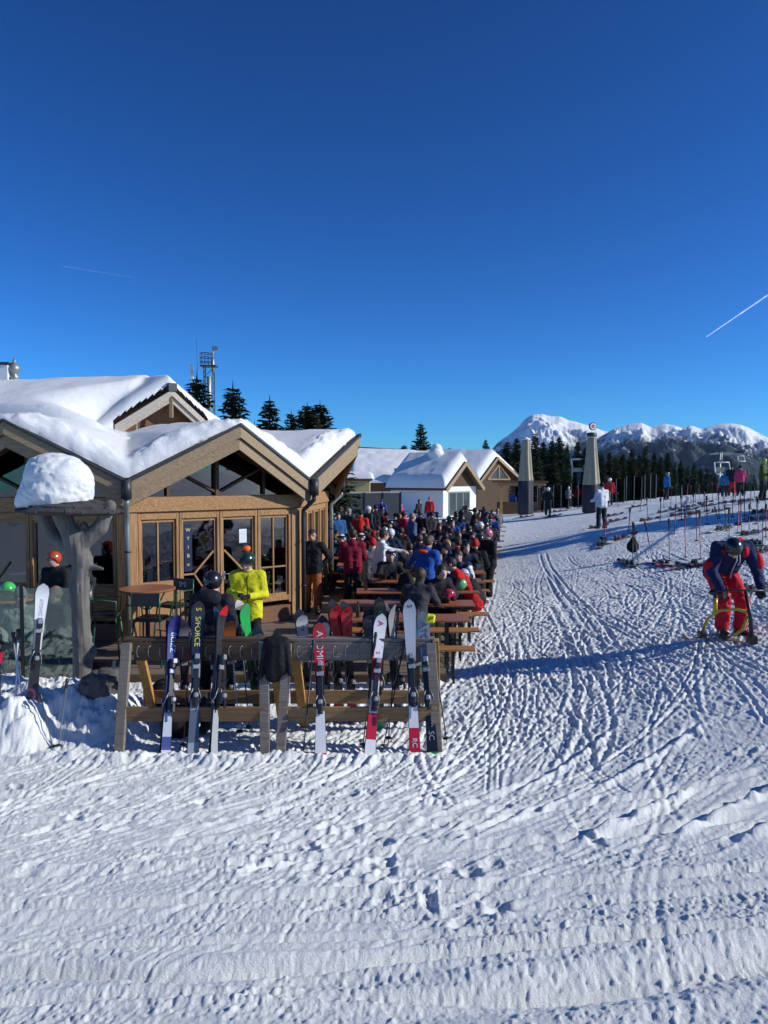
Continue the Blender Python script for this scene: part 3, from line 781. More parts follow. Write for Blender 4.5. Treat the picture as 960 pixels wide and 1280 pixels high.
def make_spruce(H, seed, dens=1.0, width=.2, ragged=.35):
    r = random.Random(seed); V = []; F = []
    def tri(a, b, c): o = len(V); V.extend([a, b, c]); F.append((o, o + 1, o + 2))
    z = H * .06; wh = 0
    while z < H * .985:
        f = z / H; Lmax = H * width * 1.12 * (1 - f) ** .8 + .10
        nb = max(5, int((10 if f < .75 else 7) * dens))
        for k in range(nb):
            a = 2 * math.pi * (k + r.random() * .8) / nb + wh * 1.3
            L = Lmax * r.uniform(1 - ragged, 1.08)
            dr = r.uniform(.15, .45) if f < .7 else r.uniform(-.25, .2)
            ca, sa = math.cos(a), math.sin(a); nseg = max(2, int(L / .28))
            prev = Vector((0, 0, z))
            for sgi in range(1, nseg + 1):
                t = sgi / nseg; p = Vector((ca * L * t, sa * L * t, z - dr * L * t + .16 * L * t * t))
                wd = (.13 + .24 * L * (1 - t) + .08) * r.uniform(.7, 1.2)
                side = Vector((-sa, ca, 0))
                mid = (prev + p) / 2
                for sd in (-1, 1):
                    tip = mid + side * sd * wd + (p - prev) * r.uniform(.1, .9) - Vector((0, 0, wd * r.uniform(.2, .75)))
                    tri(prev, p, tip)
                tri(prev + side * .03, p, mid - Vector((0, 0, wd * r.uniform(.5, 1.0))) + side * r.uniform(-.08, .08))
                prev = p
        z += H * r.uniform(.018, .030) * (1.15 - .4 * f); wh += 1
    tri(Vector((-.03, 0, H * .96)), Vector((.03, 0, H * .96)), Vector((0, 0, H * 1.03)))
    tri(Vector((0, -.03, H * .96)), Vector((0, .03, H * .96)), Vector((0, 0, H * 1.03)))
    crown = np_mesh('crown', [tuple(v) for v in V], F, smooth=False)
    tm = MB().tube([(0, 0, -.4), (0, 0, H * .3), (0, 0, H * .7), (0, 0, H * .98)], [H * .018 + .03, H * .014 + .02, H * .008 + .01, .01], 0, 7).mesh('trunk')
    return crown, tm
SPR = [make_spruce(8, 100 + i, [1, 1.1, .8, 1, .9, 1.05][i], [.19, .16, .2, .22, .17, .24][i], [.5, .42, .6, .4, .65, .5][i]) for i in range(6)]
def spruce(x, y, zb, H, var, label, rz, group, wide=1.0):
    c, t = SPR[var]; o = thing('spruce_tree', label, 'tree', (x, y, zb), rz, group); s = H / 8.0; o.scale = (s, s, s)
    wr = wide * (.8 + .5 * ((x * 7.31 + y * 3.17) % 1.0)); o.scale = (s * wr, s * wr * (.85 + .3 * ((x * 3.7) % 1.0)), s); link('crown', c, M_SPRUCE, o); link('trunk', t, M_BARK, o); return o
ORD = 'first second third fourth fifth sixth seventh eighth ninth tenth eleventh twelfth thirteenth fourteenth fifteenth sixteenth seventeenth eighteenth nineteenth twentieth'.split()
TENS = {20: 'twenty', 30: 'thirty', 40: 'forty', 50: 'fifty', 60: 'sixty', 70: 'seventy', 80: 'eighty', 90: 'ninety'}
def ordw(n):
    if n <= 20: return ORD[n - 1]
    t, q = n // 10 * 10, n % 10
    if q == 0: return TENS[t][:-1] + 'ieth'
    return TENS[t] + '-' + ORD[q - 1]
# behind the pavilion roof
for i, (px, top, Y, var, lab) in enumerate([(246, 462, 34, 2, 'dark spruce standing beside the radio mast behind the roof'), (291, 473, 33, 1, 'tall slim spruce with a pointed top right of the radio mast'),
        (337, 491, 36, 0, 'pointed spruce alone above the middle of the front gable roof'), (364, 510, 36, 4, 'short ragged spruce squeezed between two bigger spruces above the roof'),
        (384, 500, 37, 5, 'wide spruce, left one of the touching pair above the snowy roof'), (400, 498, 38, 3, 'spruce with leaning crown, right one of the touching pair above the roof'),
        (318, 524, 40, 1, 'small spruce top half hidden behind the gable snow'), (526, 524, 76, 0, 'lone tall spruce rising behind the white hut roof'),
        (505, 553, 82, 3, 'small spruce tip left of the lone tall spruce'), (473, 566, 84, 2, 'tiny spruce tip over the long snowy roof'), (562, 557, 90, 5, 'small spruce right of the lone spruce behind the white hut'),
        (551, 560, 88, 1, 'thin spruce tip just above the white hut chimney'), (585, 560, 84, 2, 'little spruce behind the ridge of the white hut gable')]):
    top_p = at(px, top, Y); zb = -.6 if Y < 60 else -1.5
    H = (top_p.z - zb) / 1.03
    spruce(top_p.x, Y, zb, H, var, lab, i * 1.7, 'spruces behind the roofs', 1.65 if Y < 60 else 1.25)
LN = [(607, 543, 78), (621, 556, 84), (634, 546, 80), (646, 541, 76), (657, 550, 90), (669, 533, 74), (679, 546, 88), (690, 544, 78), (699, 540, 84), (709, 549, 74), (722, 544, 82), (733, 553, 76), (744, 551, 90), (752, 562, 74),
      (762, 559, 80), (771, 566, 73), (779, 562, 84), (790, 555, 76), (799, 562, 88), (807, 552, 75), (818, 558, 81), (826, 566, 74), (835, 561, 79), (844, 573, 73), (851, 570, 83), (860, 578, 78), (868, 575, 72), (876, 583, 82), (884, 581, 74), (893, 590, 80), (902, 593, 75), (912, 596, 82), (921, 592, 76), (932, 599, 72), (944, 596, 79), (953, 588, 75), (963, 590, 80), (978, 580, 76), (992, 585, 80)]
r_ = random.Random(5)
for i, (px, top, Y) in enumerate(LN):
    tp = at(px, top, Y); zb = gz(tp.x, Y) - .3; H = (tp.z - zb) / 1.03
    if H < 2.2: zb = tp.z - 2.6; H = 2.5
    spruce(tp.x, Y, zb, H * .97, r_.choice([0, 1, 2, 3, 5]), f'spruce below the mountains, {ordw(i + 1)} from the left in its front row', r_.random() * 6, 'spruces in the tree line')
n = 0
for i in range(64):
    px = 596 + i * 6.6 + r_.uniform(-3, 3); Y = r_.uniform(86, 112)
    base = np.interp(px, [596, 640, 700, 760, 830, 900, 960, 1020], [568, 562, 558, 568, 572, 596, 600, 596]) + r_.uniform(-4, 8)
    tp = at(px, base, Y); zb = gz(tp.x, Y); H = (tp.z - zb) / 1.03; n += 1
    spruce(tp.x, Y, zb, max(H, 3), r_.choice([0, 1, 3, 5, 3]), f'spruce of the rear tree rows, {ordw(n)} from the left', r_.random() * 6, 'spruces in the tree line')
for x_, y_, H_, v_, l_ in ((21.5, 24.6, 10.0, 2, 'tall ragged spruce added beyond the right picture edge to throw the long slope shadow'), (24.2, 25.6, 9.0, 5, 'shorter broad spruce added unseen next to the ragged one for the same shadow')):  # unseen pair outside the view, added to cast the long band of shade
    spruce(x_, y_, gz(x_, y_) - .1, H_, v_, l_, x_, 'unseen spruces added for the slope shadow')
# ------------------------------------------------------------------ text helper
def text_mesh(body, size, ext=.0012):
    cu = bpy.data.curves.new('lettering', 'FONT'); cu.body = body; cu.size = size; cu.extrude = ext; cu.align_x = 'CENTER'; cu.align_y = 'CENTER'; cu.resolution_u = 3
    o = bpy.data.objects.new('lettering', cu); COL.objects.link(o)
    bpy.context.view_layer.update()
    me = bpy.data.meshes.new_from_object(o.evaluated_get(bpy.context.evaluated_depsgraph_get()))
    bpy.data.objects.remove(o); bpy.data.curves.remove(cu)
    me.materials.clear(); me.name = 'lettering'
    return me
def frame_mat(o, x, z):
    """matrix with local X->x, local Y->z (text up), local Z -> normal"""
    x = Vector(x).normalized(); z = Vector(z).normalized(); n = x.cross(z); M = Matrix((x, z, n)).transposed().to_4x4(); M.translation = Vector(o); return M
def put_text(body, size, parent, o, x, z, m, name='lettering'):
    me = text_mesh(body, size); t = link(name, me, m, parent); t.matrix_local = frame_mat(o, x, z); return t

# ------------------------------------------------------------------ pavilion
S8 = 3.5; APO = S8 * 1.20711; DZ = .14           # deck height
C1 = Vector((-4.37, 13.05)); A1 = R(40)
N1 = Vector((math.sin(A1), -math.cos(A1))); T1 = Vector((math.cos(A1), math.sin(A1)))
PC = C1 + T1 * (S8 / 2) - N1 * APO
PK, PKZ, VZ = .80, 3.90, 2.89                    # overhang, peak height, valley height
KS = (PKZ - VZ) / 1.87
def side(i):
    a = A1 + R(45) * (i - 1); return Vector((math.sin(a), -math.cos(a))), Vector((math.cos(a), math.sin(a)))
def P3(i, t, a, z):
    n, tt = side(i); q = PC + n * a + tt * t; return Vector((q.x, q.y, z))
OVR = {0: .70, 1: .80, 2: 1.02}
pav = thing('mountain_hut', 'timber octagonal hut with zigzag gables under thick snow beside the terrace', 'hut', (0, 0, 0))
# walls
def wall_mat4(i):
    n, t = side(i); o = PC + n * APO
    M = Matrix(((t.x, -n.x, 0, o.x), (t.y, -n.y, 0, o.y), (0, 0, 1, 0), (0, 0, 0, 1))); return M   # local x along wall, y inward, z up
M_LARCHB = wood('larch_boards_dark', (0.20, 0.10, 0.055), axis=0)
M_LETTER = mat('yellow_lettering', (.75, .65, .25), .6)
M_STICK = mat('white_sticker', (.7, .72, .75), .5)
M_BLUEP = mat('blue_poster', (.02, .06, .28), .5)
M_GREENP = mat('green_poster', (.10, .28, .04), .5)
for i in range(8):
    M = wall_mat4(i); vis = i in (0, 1, 2)
    fr = MB(); hw = S8 / 2
    # posts, sill, head beam, base boards
    for x in (-hw + .095, hw - .095): fr.box((x, .07, (2.36 + DZ) / 2 + .0), (.18, .16, 2.36 - DZ), 0, bev=.008)
    fr.box((0, .06, 2.50), (S8 - .02, .20, .26), 1, bev=.01)
    fr.box((0, .075, .30), (S8 - .42, .12, .30), 2)
    w_ = fr.xform(M).build('wall_frame', [M_LARCH, M_LARCH_H, M_LARCHB], pav)
    bays = [(-1.56, -.80), (-.80, 0), (0, .80), (.80, 1.56)]
    for b, (x0, x1) in enumerate(bays):
        doorb = i in (1,) and b in (1, 2)
        z0 = .5 if not doorb else .22; wz0 = 1.10 if (b == 0 or i != 1) else (.66 if b == 3 else .34)
        f = MB(); cw = .05; xm = (x0 + x1) / 2; wd = x1 - x0
        for x in (x0 + cw / 2 + .006, x1 - cw / 2 - .006): f.box((x, .06, (z0 + 2.37) / 2), (cw, .10, 2.37 - z0), 0, bev=.006)
        f.box((xm, .055, 2.30), (wd - 2 * cw - .012, .09, .13), 1, bev=.006)
        f.box((xm, .055, wz0 - .06), (wd - 2 * cw - .012, .09, .10), 1, bev=.006)
        if wz0 - .11 > z0 + .06: f.box((xm, .07, (z0 + wz0 - .11) / 2), (wd - 2 * cw - .012, .05, wz0 - .11 - z0), 1)
        # sash
        sx0, sx1 = x0 + cw + .006, x1 - cw - .006; sw = .036
        for x in (sx0 + sw / 2, sx1 - sw / 2): f.box((x, .075, (wz0 - .01 + 2.235) / 2), (sw, .06, 2.235 - wz0), 0)
        f.box((xm, .0752, 2.21), (sx1 - sx0 - 2 * sw, .06, .05), 1); f.box((xm, .0752, wz0 + .015), (sx1 - sx0 - 2 * sw, .06, .05), 1)
        if i == 1 and b in (0, 3) or i == 2: f.box((xm, .076, (wz0 + 2.2) / 2), (.028, .045, 2.2 - wz0 - .03), 0)
        if i == 1 and b == 3: f.box((xm, .0765, 1.22), (sx1 - sx0 - 2 * sw, .04, .028), 1)
        if doorb:
            sgn = 1 if b == 1 else -1
            xa = xm + sgn * .29; xb_ = xm - sgn * .10
            f.beam((xa, .062, 1.62), (xb_, .062, 1.22), .035, .03, 0, up=(0, 1, 0)); f.beam((xb_, .062, 1.22), (xm - sgn * .30, .062, 1.22), .03, .03, 1, up=(0, 1, 0)); f.beam((xb_, .0625, 1.22), (xm + sgn * .06, .0625, .98), .03, .028, 0, up=(0, 1, 0))
        if i == 0: f.beam((xm - .28, .062, 1.14), (xm, .062, 1.5), .03, .03, 0, up=(0, 1, 0))
        fo = f.xform(M).build('door' if doorb else 'window', [M_LARCH, M_LARCH_H], pav)
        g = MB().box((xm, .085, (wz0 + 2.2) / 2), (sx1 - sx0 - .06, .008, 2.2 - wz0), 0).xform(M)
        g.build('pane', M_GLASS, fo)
        if doorb:
            h = MB().box((x1 - .08 if b == 1 else x0 + .08, .0, 1.15), (.03, .02, .16), 0, bev=.004); h.tube([(x1 - .08 if b == 1 else x0 + .08, -.01, 1.18), (x1 - .08 if b == 1 else x0 + .08, -.05, 1.18), (x1 - .18 if b == 1 else x0 + .18, -.055, 1.18)], .009, 0, 6)
            h.xform(M).build('handle', M_ZINC, fo)
        if i == 1 and b == 1:
            # upright row of letters and stickers stuck on the glass
            k = MB().box((xm - .20, .0785, 1.70), (.15, .004, .86), 0); k.xform(M).build('poster', mat('dark_blue_poster', (.008, .014, .055), .4), fo)
            for q, ch in enumerate('W Y\nI\nB\no'.split()):
                me = text_mesh(ch, .09); t = link('lettering', me, M_LETTER, fo); t.matrix_local = M @ frame_mat((xm - .20, .0755, 2.02 - q * .155), (1, 0, 0), (0, 0, 1))
        if i == 1 and b == 2:
            for q, dd in (((xm + .02, .0785, 1.02), (.24, .004, .14)), ((xm + .12, .0785, 1.86), (.16, .004, .26))): MB().box(q, dd, 0).xform(M).build('sticker', M_STICK, fo)
    # gable glazing
    ov = .08
    top = lambda t: PKZ - .19 - KS * abs(t)
    gl = MB(); hb = 1.72
    pts = [(-hb, 2.63), (hb, 2.63), (hb, max(top(hb), 2.66)), (0, top(0)), (-hb, max(top(hb), 2.66))]
    MM = M @ Matrix(((1, 0, 0, 0), (0, 0, -1, .125), (0, 1, 0, 0), (0, 0, 0, 1)))
    gl.prism(pts, .01, MM, 0)
    go = gl.build('gable_window', M_GLASS, pav)
    mb = MB()
    mb.box((-.03, .07, (2.64 + top(0)) / 2), (.07, .09, top(0) - 2.64), 0)
    for sg in (-1, 1):
        mb.beam((0, .075, 2.68), (sg * .95, .075, top(.95) - .04), .045, .06, 0, up=(0, 1, 0)); mb.box((sg * .98, .078, (2.64 + top(.98)) / 2), (.045, .05, top(.98) - 2.64), 0)
        mb.beam((sg * .04, .08, top(0) - .05), (sg * 1.66, .08, top(1.66) - .05), .07, .09, 0, up=(0, 1, 0))
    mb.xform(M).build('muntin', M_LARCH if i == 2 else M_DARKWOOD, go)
# roof structure: folded star plates (with thickness) + barge boards
rt = MB(); TH = .12
def Aedge(i, t): return APO + OVR.get(i, .8) - (OVR.get(i, .8) - .28) * abs(t) / 1.87
for i in range(8):
    for sg in (-1, 1):
        pkk = P3(i, 0, Aedge(i, 0) - .03, PKZ); vl = P3(i, sg * 1.87, Aedge(i, 1.87) - .03, VZ); ce = Vector((PC.x, PC.y, PKZ))
        up = [ce, pkk, vl]; dn = [v - Vector((0, 0, TH)) for v in up]
        fs = [(0, 1, 2), (5, 4, 3), (1, 4, 5, 2)] if sg > 0 else [(0, 2, 1), (3, 4, 5), (1, 2, 5, 4)]
        rt.add(up + dn, fs, 0)
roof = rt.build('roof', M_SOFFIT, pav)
for i in range(8):
    n, t = side(i); n3 = Vector((n.x, n.y, 0))
    for sg in (-1, 1):
        bb = MB()
        for lay, (dn, dep, off, th, mi) in enumerate(((.015, .21, .0, .05, 0), (.235, .20, -.055, .05, 0), (-.025, .05, .028, .07, 1))):
            a = P3(i, sg * .0, Aedge(i, 0) + off, PKZ - dn); b = P3(i, sg * 1.86, Aedge(i, 1.86) + off, VZ - dn + .005)
            d = b - a; inn = n3 * -th
            vs = [a, b, b - Vector((0, 0, dep)), a - Vector((0, 0, dep))]; vs += [v + inn for v in vs]
            fs = [(0, 1, 2, 3), (7, 6, 5, 4), (0, 4, 5, 1), (3, 2, 6, 7), (1, 5, 6, 2), (0, 3, 7, 4)]
            if sg < 0: fs = [f[::-1] for f in fs]
            # local X along the board for the wood grain
            bb.add(vs, [f[::-1] for f in fs], mi)
        ang = math.atan2(VZ - PKZ, 1.86)
        o = bb.build('barge_board', [M_BARGE, M_FLASH], roof)
# gutters and downpipes
for i, sgn in ((1, -1), (1, 1), (2, 1)):
    v = P3(i, sgn * 1.87, Aedge(i, 1.87) + .02, VZ)
    n, t = side(i); out = (Vector((v.x, v.y)) - PC).normalized(); o3 = Vector((out.x, out.y, 0))
    c_ = PC + (C1 - PC).normalized() * 0
    corner = Vector((PC.x, PC.y, 0)) + o3 * (APO / math.cos(R(22.5)))
    m = MB(); m.tube([v + o3 * .04 + Vector((0, 0, .05)), v + o3 * .04 + Vector((0, 0, -.28))], .085, 0, 10)
    foot = corner + o3 * .10
    m.tube([v + o3 * .03 + Vector((0, 0, -.25)), v + o3 * .03 + Vector((0, 0, -.36)), Vector((foot.x, foot.y, VZ - .58)), Vector((foot.x, foot.y, VZ - .75)), Vector((foot.x, foot.y, .18))], .045, 1 if i == 1 and sgn < 0 or i == 2 else 0, 10)
    for z in (.8, 1.7): m.tube([(foot.x, foot.y, z), (foot.x, foot.y, z + .03)], .055, 0, 10)
    m.build('downpipe', [M_FLASH, M_ZINC], pav)
# floor and dim interior
fl = MB(); ring = [P3(i, S8 / 2, APO - .12, 0) for i in range(8)]
fl.add([Vector((v.x, v.y, DZ + .02)) for v in ring], [list(range(8))], 0); fl.build('interior_floor', M_DARKWOOD, pav)
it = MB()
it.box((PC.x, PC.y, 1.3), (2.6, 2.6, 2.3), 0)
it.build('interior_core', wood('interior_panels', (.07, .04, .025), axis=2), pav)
kk = MB().box((-5.95, 13.5, 1.88), (.5, .012, .62), 0, rot=Matrix.Rotation(R(-5), 3, 'Z')); kk.build('poster', M_BLUEP, pav)
kk = MB().box((-4.93, 13.42, 2.0), (.3, .012, .5), 0, rot=Matrix.Rotation(R(-5), 3, 'Z')); kk.build('poster', M_GREENP, pav)

# snow on the star roof
def star_snow():
    nt, nr = 420, 64
    th = np.linspace(0, 2 * np.pi, nt, endpoint=False); fr = np.concatenate([np.linspace(0, .9, 34), np.linspace(.9, 1, nr - 33)[1:]])
    ed = np.zeros(nt); sec = np.zeros(nt, int); 
    for k, a in enumerate(th):
        d = Vector((math.cos(a), math.sin(a))); best = None
        for i in range(8):
            n, t = side(i); ca = d.dot(n); sa = d.dot(t)
            if ca > 0 and abs(sa) <= ca * math.tan(R(22.6)):
                ov = OVR.get(i, .8); base = APO + ov - .09; kk_ = (ov - .28) / 1.87
                ed[k] = base / (ca + kk_ * abs(sa)); sec[k] = i
    dirx, diry = np.cos(th), np.sin(th)
    Rr = fr[:, None] * ed[None]; X = PC.x + Rr * dirx; Y = PC.y + Rr * diry
    ZR = np.zeros_like(X)
    for k in range(nt):
        n, t = side(sec[k]); tt = Rr[:, k] * (dirx[k] * t.x + diry[k] * t.y); at_ = np.sqrt(tt * tt + .02) - .05
        ZR[:, k] = PKZ - KS * at_
    dist = (1 - fr[:, None]) * ed[None]
    TA = np.abs(Rr * np.stack([dirx[k] * side(sec[k])[1].x + diry[k] * side(sec[k])[1].y for k in range(nt)])[None]); thk = .15 + .26 * np.clip(TA / 1.0, 0, 1) ** .8 + .07 * (fbm2(X * .9, Y * .9, 3, 50) - .5) * 2
    prof = np.sqrt(np.clip(1 - np.clip(1 - dist / .28, 0, 1) ** 2.4, 0, 1))
    rough = np.clip(1 - dist / .5, 0, 1)
    lump = (fbm2(X * 8 + Y * 3, Y * 8, 5, 8, .6) - .5) * .24 * rough
    # fill the valleys a little
    Z = ZR + thk * (.16 + .84 * prof) + lump
    hi = np.zeros_like(Z)
    V = np.stack([X, Y, Z], -1); low = np.stack([X[-1] , Y[-1], ZR[-1] + .012], -1)
    jag = .05 * (fbm2(th * 40, th * 0, 3, 2) - .5)[:, None] * np.stack([dirx, diry, dirx * 0], -1)
    V[-1] += jag; V[-2] += jag * .7
    V = np.concatenate([V.reshape(-1, 3), low]); I = np.arange((nr + 1) * nt).reshape(nr + 1, nt); Q = np.stack([I[:-1], np.roll(I[:-1], -1, 1), np.roll(I[1:], -1, 1), I[1:]], -1).reshape(-1, 4)[:, ::-1]
    return link('snow_cover', np_mesh('snow_cover', V, Q[:, ::-1]), M_ROOFSNOW, roof)
star_snow()
# upper roof: long ridge to the left, dormer gable facing the terrace
up = thing('upper_roof', 'upper snow-covered roof with weathered dormer gable rising behind the zigzag gables', 'roof', (0, 0, 0))
DP = at(215, 487, 15.95); DLf = at(143, 531, 15.3); DRt = at(258, 527, 16.6)
dn_ = Vector((N1.x, N1.y, 0)); BK = -dn_
ctr = DP + BK * 1.75
m = MB()
for P_, sg in ((DLf, -1), (DRt, 1)):
    a = DP + BK * .02; b = P_ + BK * .02
    vs = [a, b, b + BK * 3.4, a + BK * 3.4]; vs += [v - Vector((0, 0, .10)) for v in vs]
    m.add(vs, [(0, 1, 2, 3), (7, 6, 5, 4), (0, 4, 5, 1), (1, 5, 6, 2)], 0)
m.build('dormer_roof', M_SOFFIT, up)
for P_ in (DLf, DRt):
    m = MB()
    for dn, dep, off in ((.0, .13, .02), (.14, .11, -.04)):
        a = DP + dn_ * off - Vector((0, 0, dn)); b = P_ + dn_ * off - Vector((0, 0, dn)); vs = [a, b, b - Vector((0, 0, dep)), a - Vector((0, 0, dep))]; vs += [v - dn_ * .05 for v in vs]
        m.add(vs, [(0, 1, 2, 3), (7, 6, 5, 4), (0, 4, 5, 1), (3, 2, 6, 7), (1, 5, 6, 2), (0, 3, 7, 4)], 0)
    m.build('barge_board', wood('pale_weathered_board', (.40, .35, .29), axis=0), up)
m = MB(); a0 = DP + BK * .42
mid = (DLf + DRt) / 2 + BK * .42
m.add([DLf + BK * .42 - Vector((0, 0, .6)), DRt + BK * .42 - Vector((0, 0, .7)), DRt + BK * .42 - Vector((0, 0, .1)), a0 - Vector((0, 0, .1)), DLf + BK * .42 - Vector((0, 0, .1))], [(0, 1, 2, 3, 4)], 0)
m.build('dormer_wall', wood('dormer_boards', (.16, .075, .04), axis=2), up)
m = MB(); m.box(DP + dn_ * -.05 - Vector((0, 0, .36)), (.07, .07, .42), 0); q = DLf.lerp(DP, .38) - dn_ * .1
m.box(q - Vector((0, 0, .28)), (.08, .08, .5), 0); m.build('strut', M_BARGE, up)
m = MB().box(DP + Vector((0, 0, .05)) + BK * .1, (.18, .3, .16), 0, rot=Matrix.Rotation(A1, 3, 'Z')); m.build('ridge_cap', M_FLASH, up)
def upper_snow():
    al = np.r_[np.linspace(-3.2, -.1, 50), np.linspace(-.09, .5, 40), np.linspace(.55, 8.6, 130)]; tt = np.linspace(-8.4, 2.6, 260); TT, AL = np.meshgrid(tt, al)
    X = DP.x + BK.x * AL + T1.x * TT; Y = DP.y + BK.y * AL + T1.y * TT
    ss = lambda v, a, b: (lambda q: q * q * (3 - 2 * q))(np.clip((v - a) / (b - a), 0, 1))
    rz = 5.20 + .05 * np.sin(X * .9) + .06 * (fbm2(X * .8, Y * 0, 2, 6) - .5)
    d1 = np.abs(Y - 17.35); z1 = rz - .34 * np.maximum(np.sqrt(d1 * d1 + .25) - .5, 0) - .55 * np.clip(X + 5.3, 0, 9)
    A2 = AL - np.where(TT < 0, .105, .15) * np.abs(TT); cutm = ss(TT, -2.6, -1.05) * ss(-A2, -.9, .05); z1 = z1 - cutm * np.maximum(z1 - 3.7, 0)
    ze = DP.z - np.where(TT < 0, (DP.z - DLf.z) / 1.15, (DP.z - DRt.z) / .86) * np.clip(np.abs(TT), 0, 1.7)
    fr = np.clip((A2 - .015) / .28, 0, 1); z2 = ze + .03 + (.30 + .05 * AL) * np.sqrt(np.clip(1 - (1 - fr) ** 2, 0, 1)) * (1 - .5 * np.clip(np.abs(TT) - .8, 0, .6))
    z2 = np.where((A2 > .0) & (TT < 1.3) & (TT > -1.6), z2, -9)
    z2 = np.where(AL > .35, np.minimum(z2, 5.3), z2)
    Z = np.maximum(z1, z2) + .04 * (fbm2(X * 2.2, Y * 2.2, 4, 33) - .5)
    V = np.stack([X, Y, Z], -1).reshape(-1, 3); ny, nx = X.shape; I = np.arange(ny * nx).reshape(ny, nx)
    F = np.stack([I[:-1, :-1], I[:-1, 1:], I[1:, 1:], I[1:, :-1]], -1).reshape(-1, 4)
    rr2 = np.hypot(V[:, 0] - PC.x, V[:, 1] - PC.y); V[:, 2] -= 1.6 * ss(rr2, 3.2, 4.3) * (V[:, 0] > -8.2) * (V[:, 1] < 17); bad = (V[:, 2] < 3.45) | ((np.abs(A2) < .022) & (TT > -1.14) & (TT < .86)).ravel()
    return link('snow_cover', np_mesh('snow_cover', V, F[~bad[F].any(1)]), M_ROOFSNOW, up)
upper_snow()
# chimneys on the long ridge
p = at(6, 466, 17.3); ch = thing('chimney', 'white square chimney with dark cap at the left end of the ridge', 'chimney', (p.x, p.y, 4.86))
MB().box((0, 0, .3), (.26, .26, .6), 0, bev=.01).build('shaft', M_PLASTER, ch); MB().box((0, 0, .63), (.32, .32, .05), 0).build('cap', M_FLASH, ch)
p = at(18, 462, 17.3); ch = thing('vent_pipe', 'silver onion-shaped roof vent right of the white chimney', 'vent', (p.x, p.y, 4.88))
MB().lathe([(.09, 0), (.09, .3), (.1, .32), (.06, .36), (.06, .4), (.12, .46), (.13, .52), (.1, .58), (.05, .62), (.03, .68), (.015, .74)], n=14).build('pipe', M_ZINC, ch)

# ------------------------------------------------------------------ timber terrace
dk = MB(); rr = random.Random(2); y = 10.95
while y < 40:
    xr = .95 + .175 * (y - 11.2); xl = -9.5
    x = xl + rr.uniform(0, 1)
    prev = xl
    while prev < xr:
        nx = min(prev + rr.uniform(2.6, 4), xr)
        if nx > xr - .5: nx = xr
        dk.box(((prev + nx) / 2, y + .07, DZ - .02 + rr.uniform(-.003, .003)), (nx - prev - .006, .138, .04), 0, bev=.004); prev = nx
    y += .147
dk.box((-4.3, 10.9, DZ - .06), (10.4, .05, .14), 1)
deck = dk.build('timber_terrace', [M_DECK, M_DARKWOOD]); deck['kind'] = 'structure'

# ------------------------------------------------------------------ trunk post with its little shingled roof
tb = at(104, 868, 9.45); tx, ty = tb.x, 9.45
tpost = thing('trunk_post', 'grey weathered forked tree trunk carrying a shingled canopy and snow', 'post', (tx, ty, 0))
def rel(px, py, Y=9.45, dy=0): v = at(px, py, Y + dy); return (v.x - tx, v.y - ty, v.z)
pr = [C(rel(105, 905), rel(103, 800), .14, .105, 0, .05), C(rel(103, 800), rel(99, 735), .105, .11, 0, .05), C(rel(99, 735), rel(103, 700), .11, .11, 0, .05), C(rel(103, 700), rel(96, 672), .11, .11, 0, .05),
      C(rel(95, 680), rel(80, 650), .13, .10, 0, .05), C(rel(80, 650), rel(70, 628), .10, .09, 0, .05), C(rel(107, 675), rel(125, 660), .10, .085, 0, .04), C(rel(125, 660), rel(138, 632), .085, .07, 0, .04),
      C(rel(90, 690), rel(66, 668, dy=.25), .09, .085, 0, .05), C(rel(66, 668, dy=.25), rel(50, 635, dy=.3), .085, .075, 0, .04), C(rel(106, 664), rel(105, 656), .05, .04, 0, .03), C(rel(112, 708), rel(128, 711, dy=-.05), .045, .02, 0, .03), E(rel(114, 815), (.06, .08, .09), 0, .05), E(rel(88, 880), (.12, .12, .12), 0, .08), E(rel(122, 888), (.1, .12, .1), 0, .08)]
me = sdf_mesh('trunk', pr, .022, .0)
# vertical cracks
co_ = np.zeros(len(me.vertices) * 3, np.float32); me.vertices.foreach_get('co', co_); co_ = co_.reshape(-1, 3)
ang = np.arctan2(co_[:, 1] - .0, co_[:, 0] - .0 + .1 * (co_[:, 2] > 2.2)); nn_ = vn3(np.c_[np.cos(ang) * 6, np.sin(ang) * 6, co_[:, 2] * 1.2], 4); nrm = np.c_[np.cos(ang), np.sin(ang), ang * 0]
co_ += (nrm * ((np.abs(nn_ - .5) * 2) ** .6 - .5)[:, None] * .022).astype(np.float32); me.vertices.foreach_set('co', co_.ravel()); me.update()
link('trunk', me, wood('driftwood_grey', (.145, .135, .122), .8, axis=2, var=.4), tpost)
# canopy: low conical roof, jagged shingles
cz = at(80, 637, 9.45).z; cx0 = at(86, 637, 9.45).x - tx
cm = MB()
for ringi, (r0, r1, z0, z1) in enumerate(((.60, .45, -.02, .05), (.50, .30, .04, .10), (.36, .12, .09, .15))):
    nn = 22 - ringi * 5
    for k in range(nn):
        a0 = 2 * math.pi * (k + .5 * (ringi % 2)) / nn; wd_ = 2 * math.pi * r0 / nn * .97; j = rr.uniform(-.03, .03)
        a = Vector(((r0 + j) * math.cos(a0), (r0 + j) * math.sin(a0), z0 + rr.uniform(-.01, .015))); b = Vector((r1 * math.cos(a0), r1 * math.sin(a0), z1))
        cm.beam(a, b, .022, wd_, 0, up=(-math.sin(a0), math.cos(a0), 0))
cm.lathe([(.55, -.05), (.55, -.02), (.05, .12)], (0, 0, 0), 1, 16, False)
cm.xform(Matrix.Translation((cx0, .05, cz)) @ Matrix.Rotation(.03, 4, 'Y')).build('shingle_canopy', [mat('grey_shingles', (.045, .043, .042), .8, var=.4, scale=5, bump=.4), M_DARKWOOD], tpost)
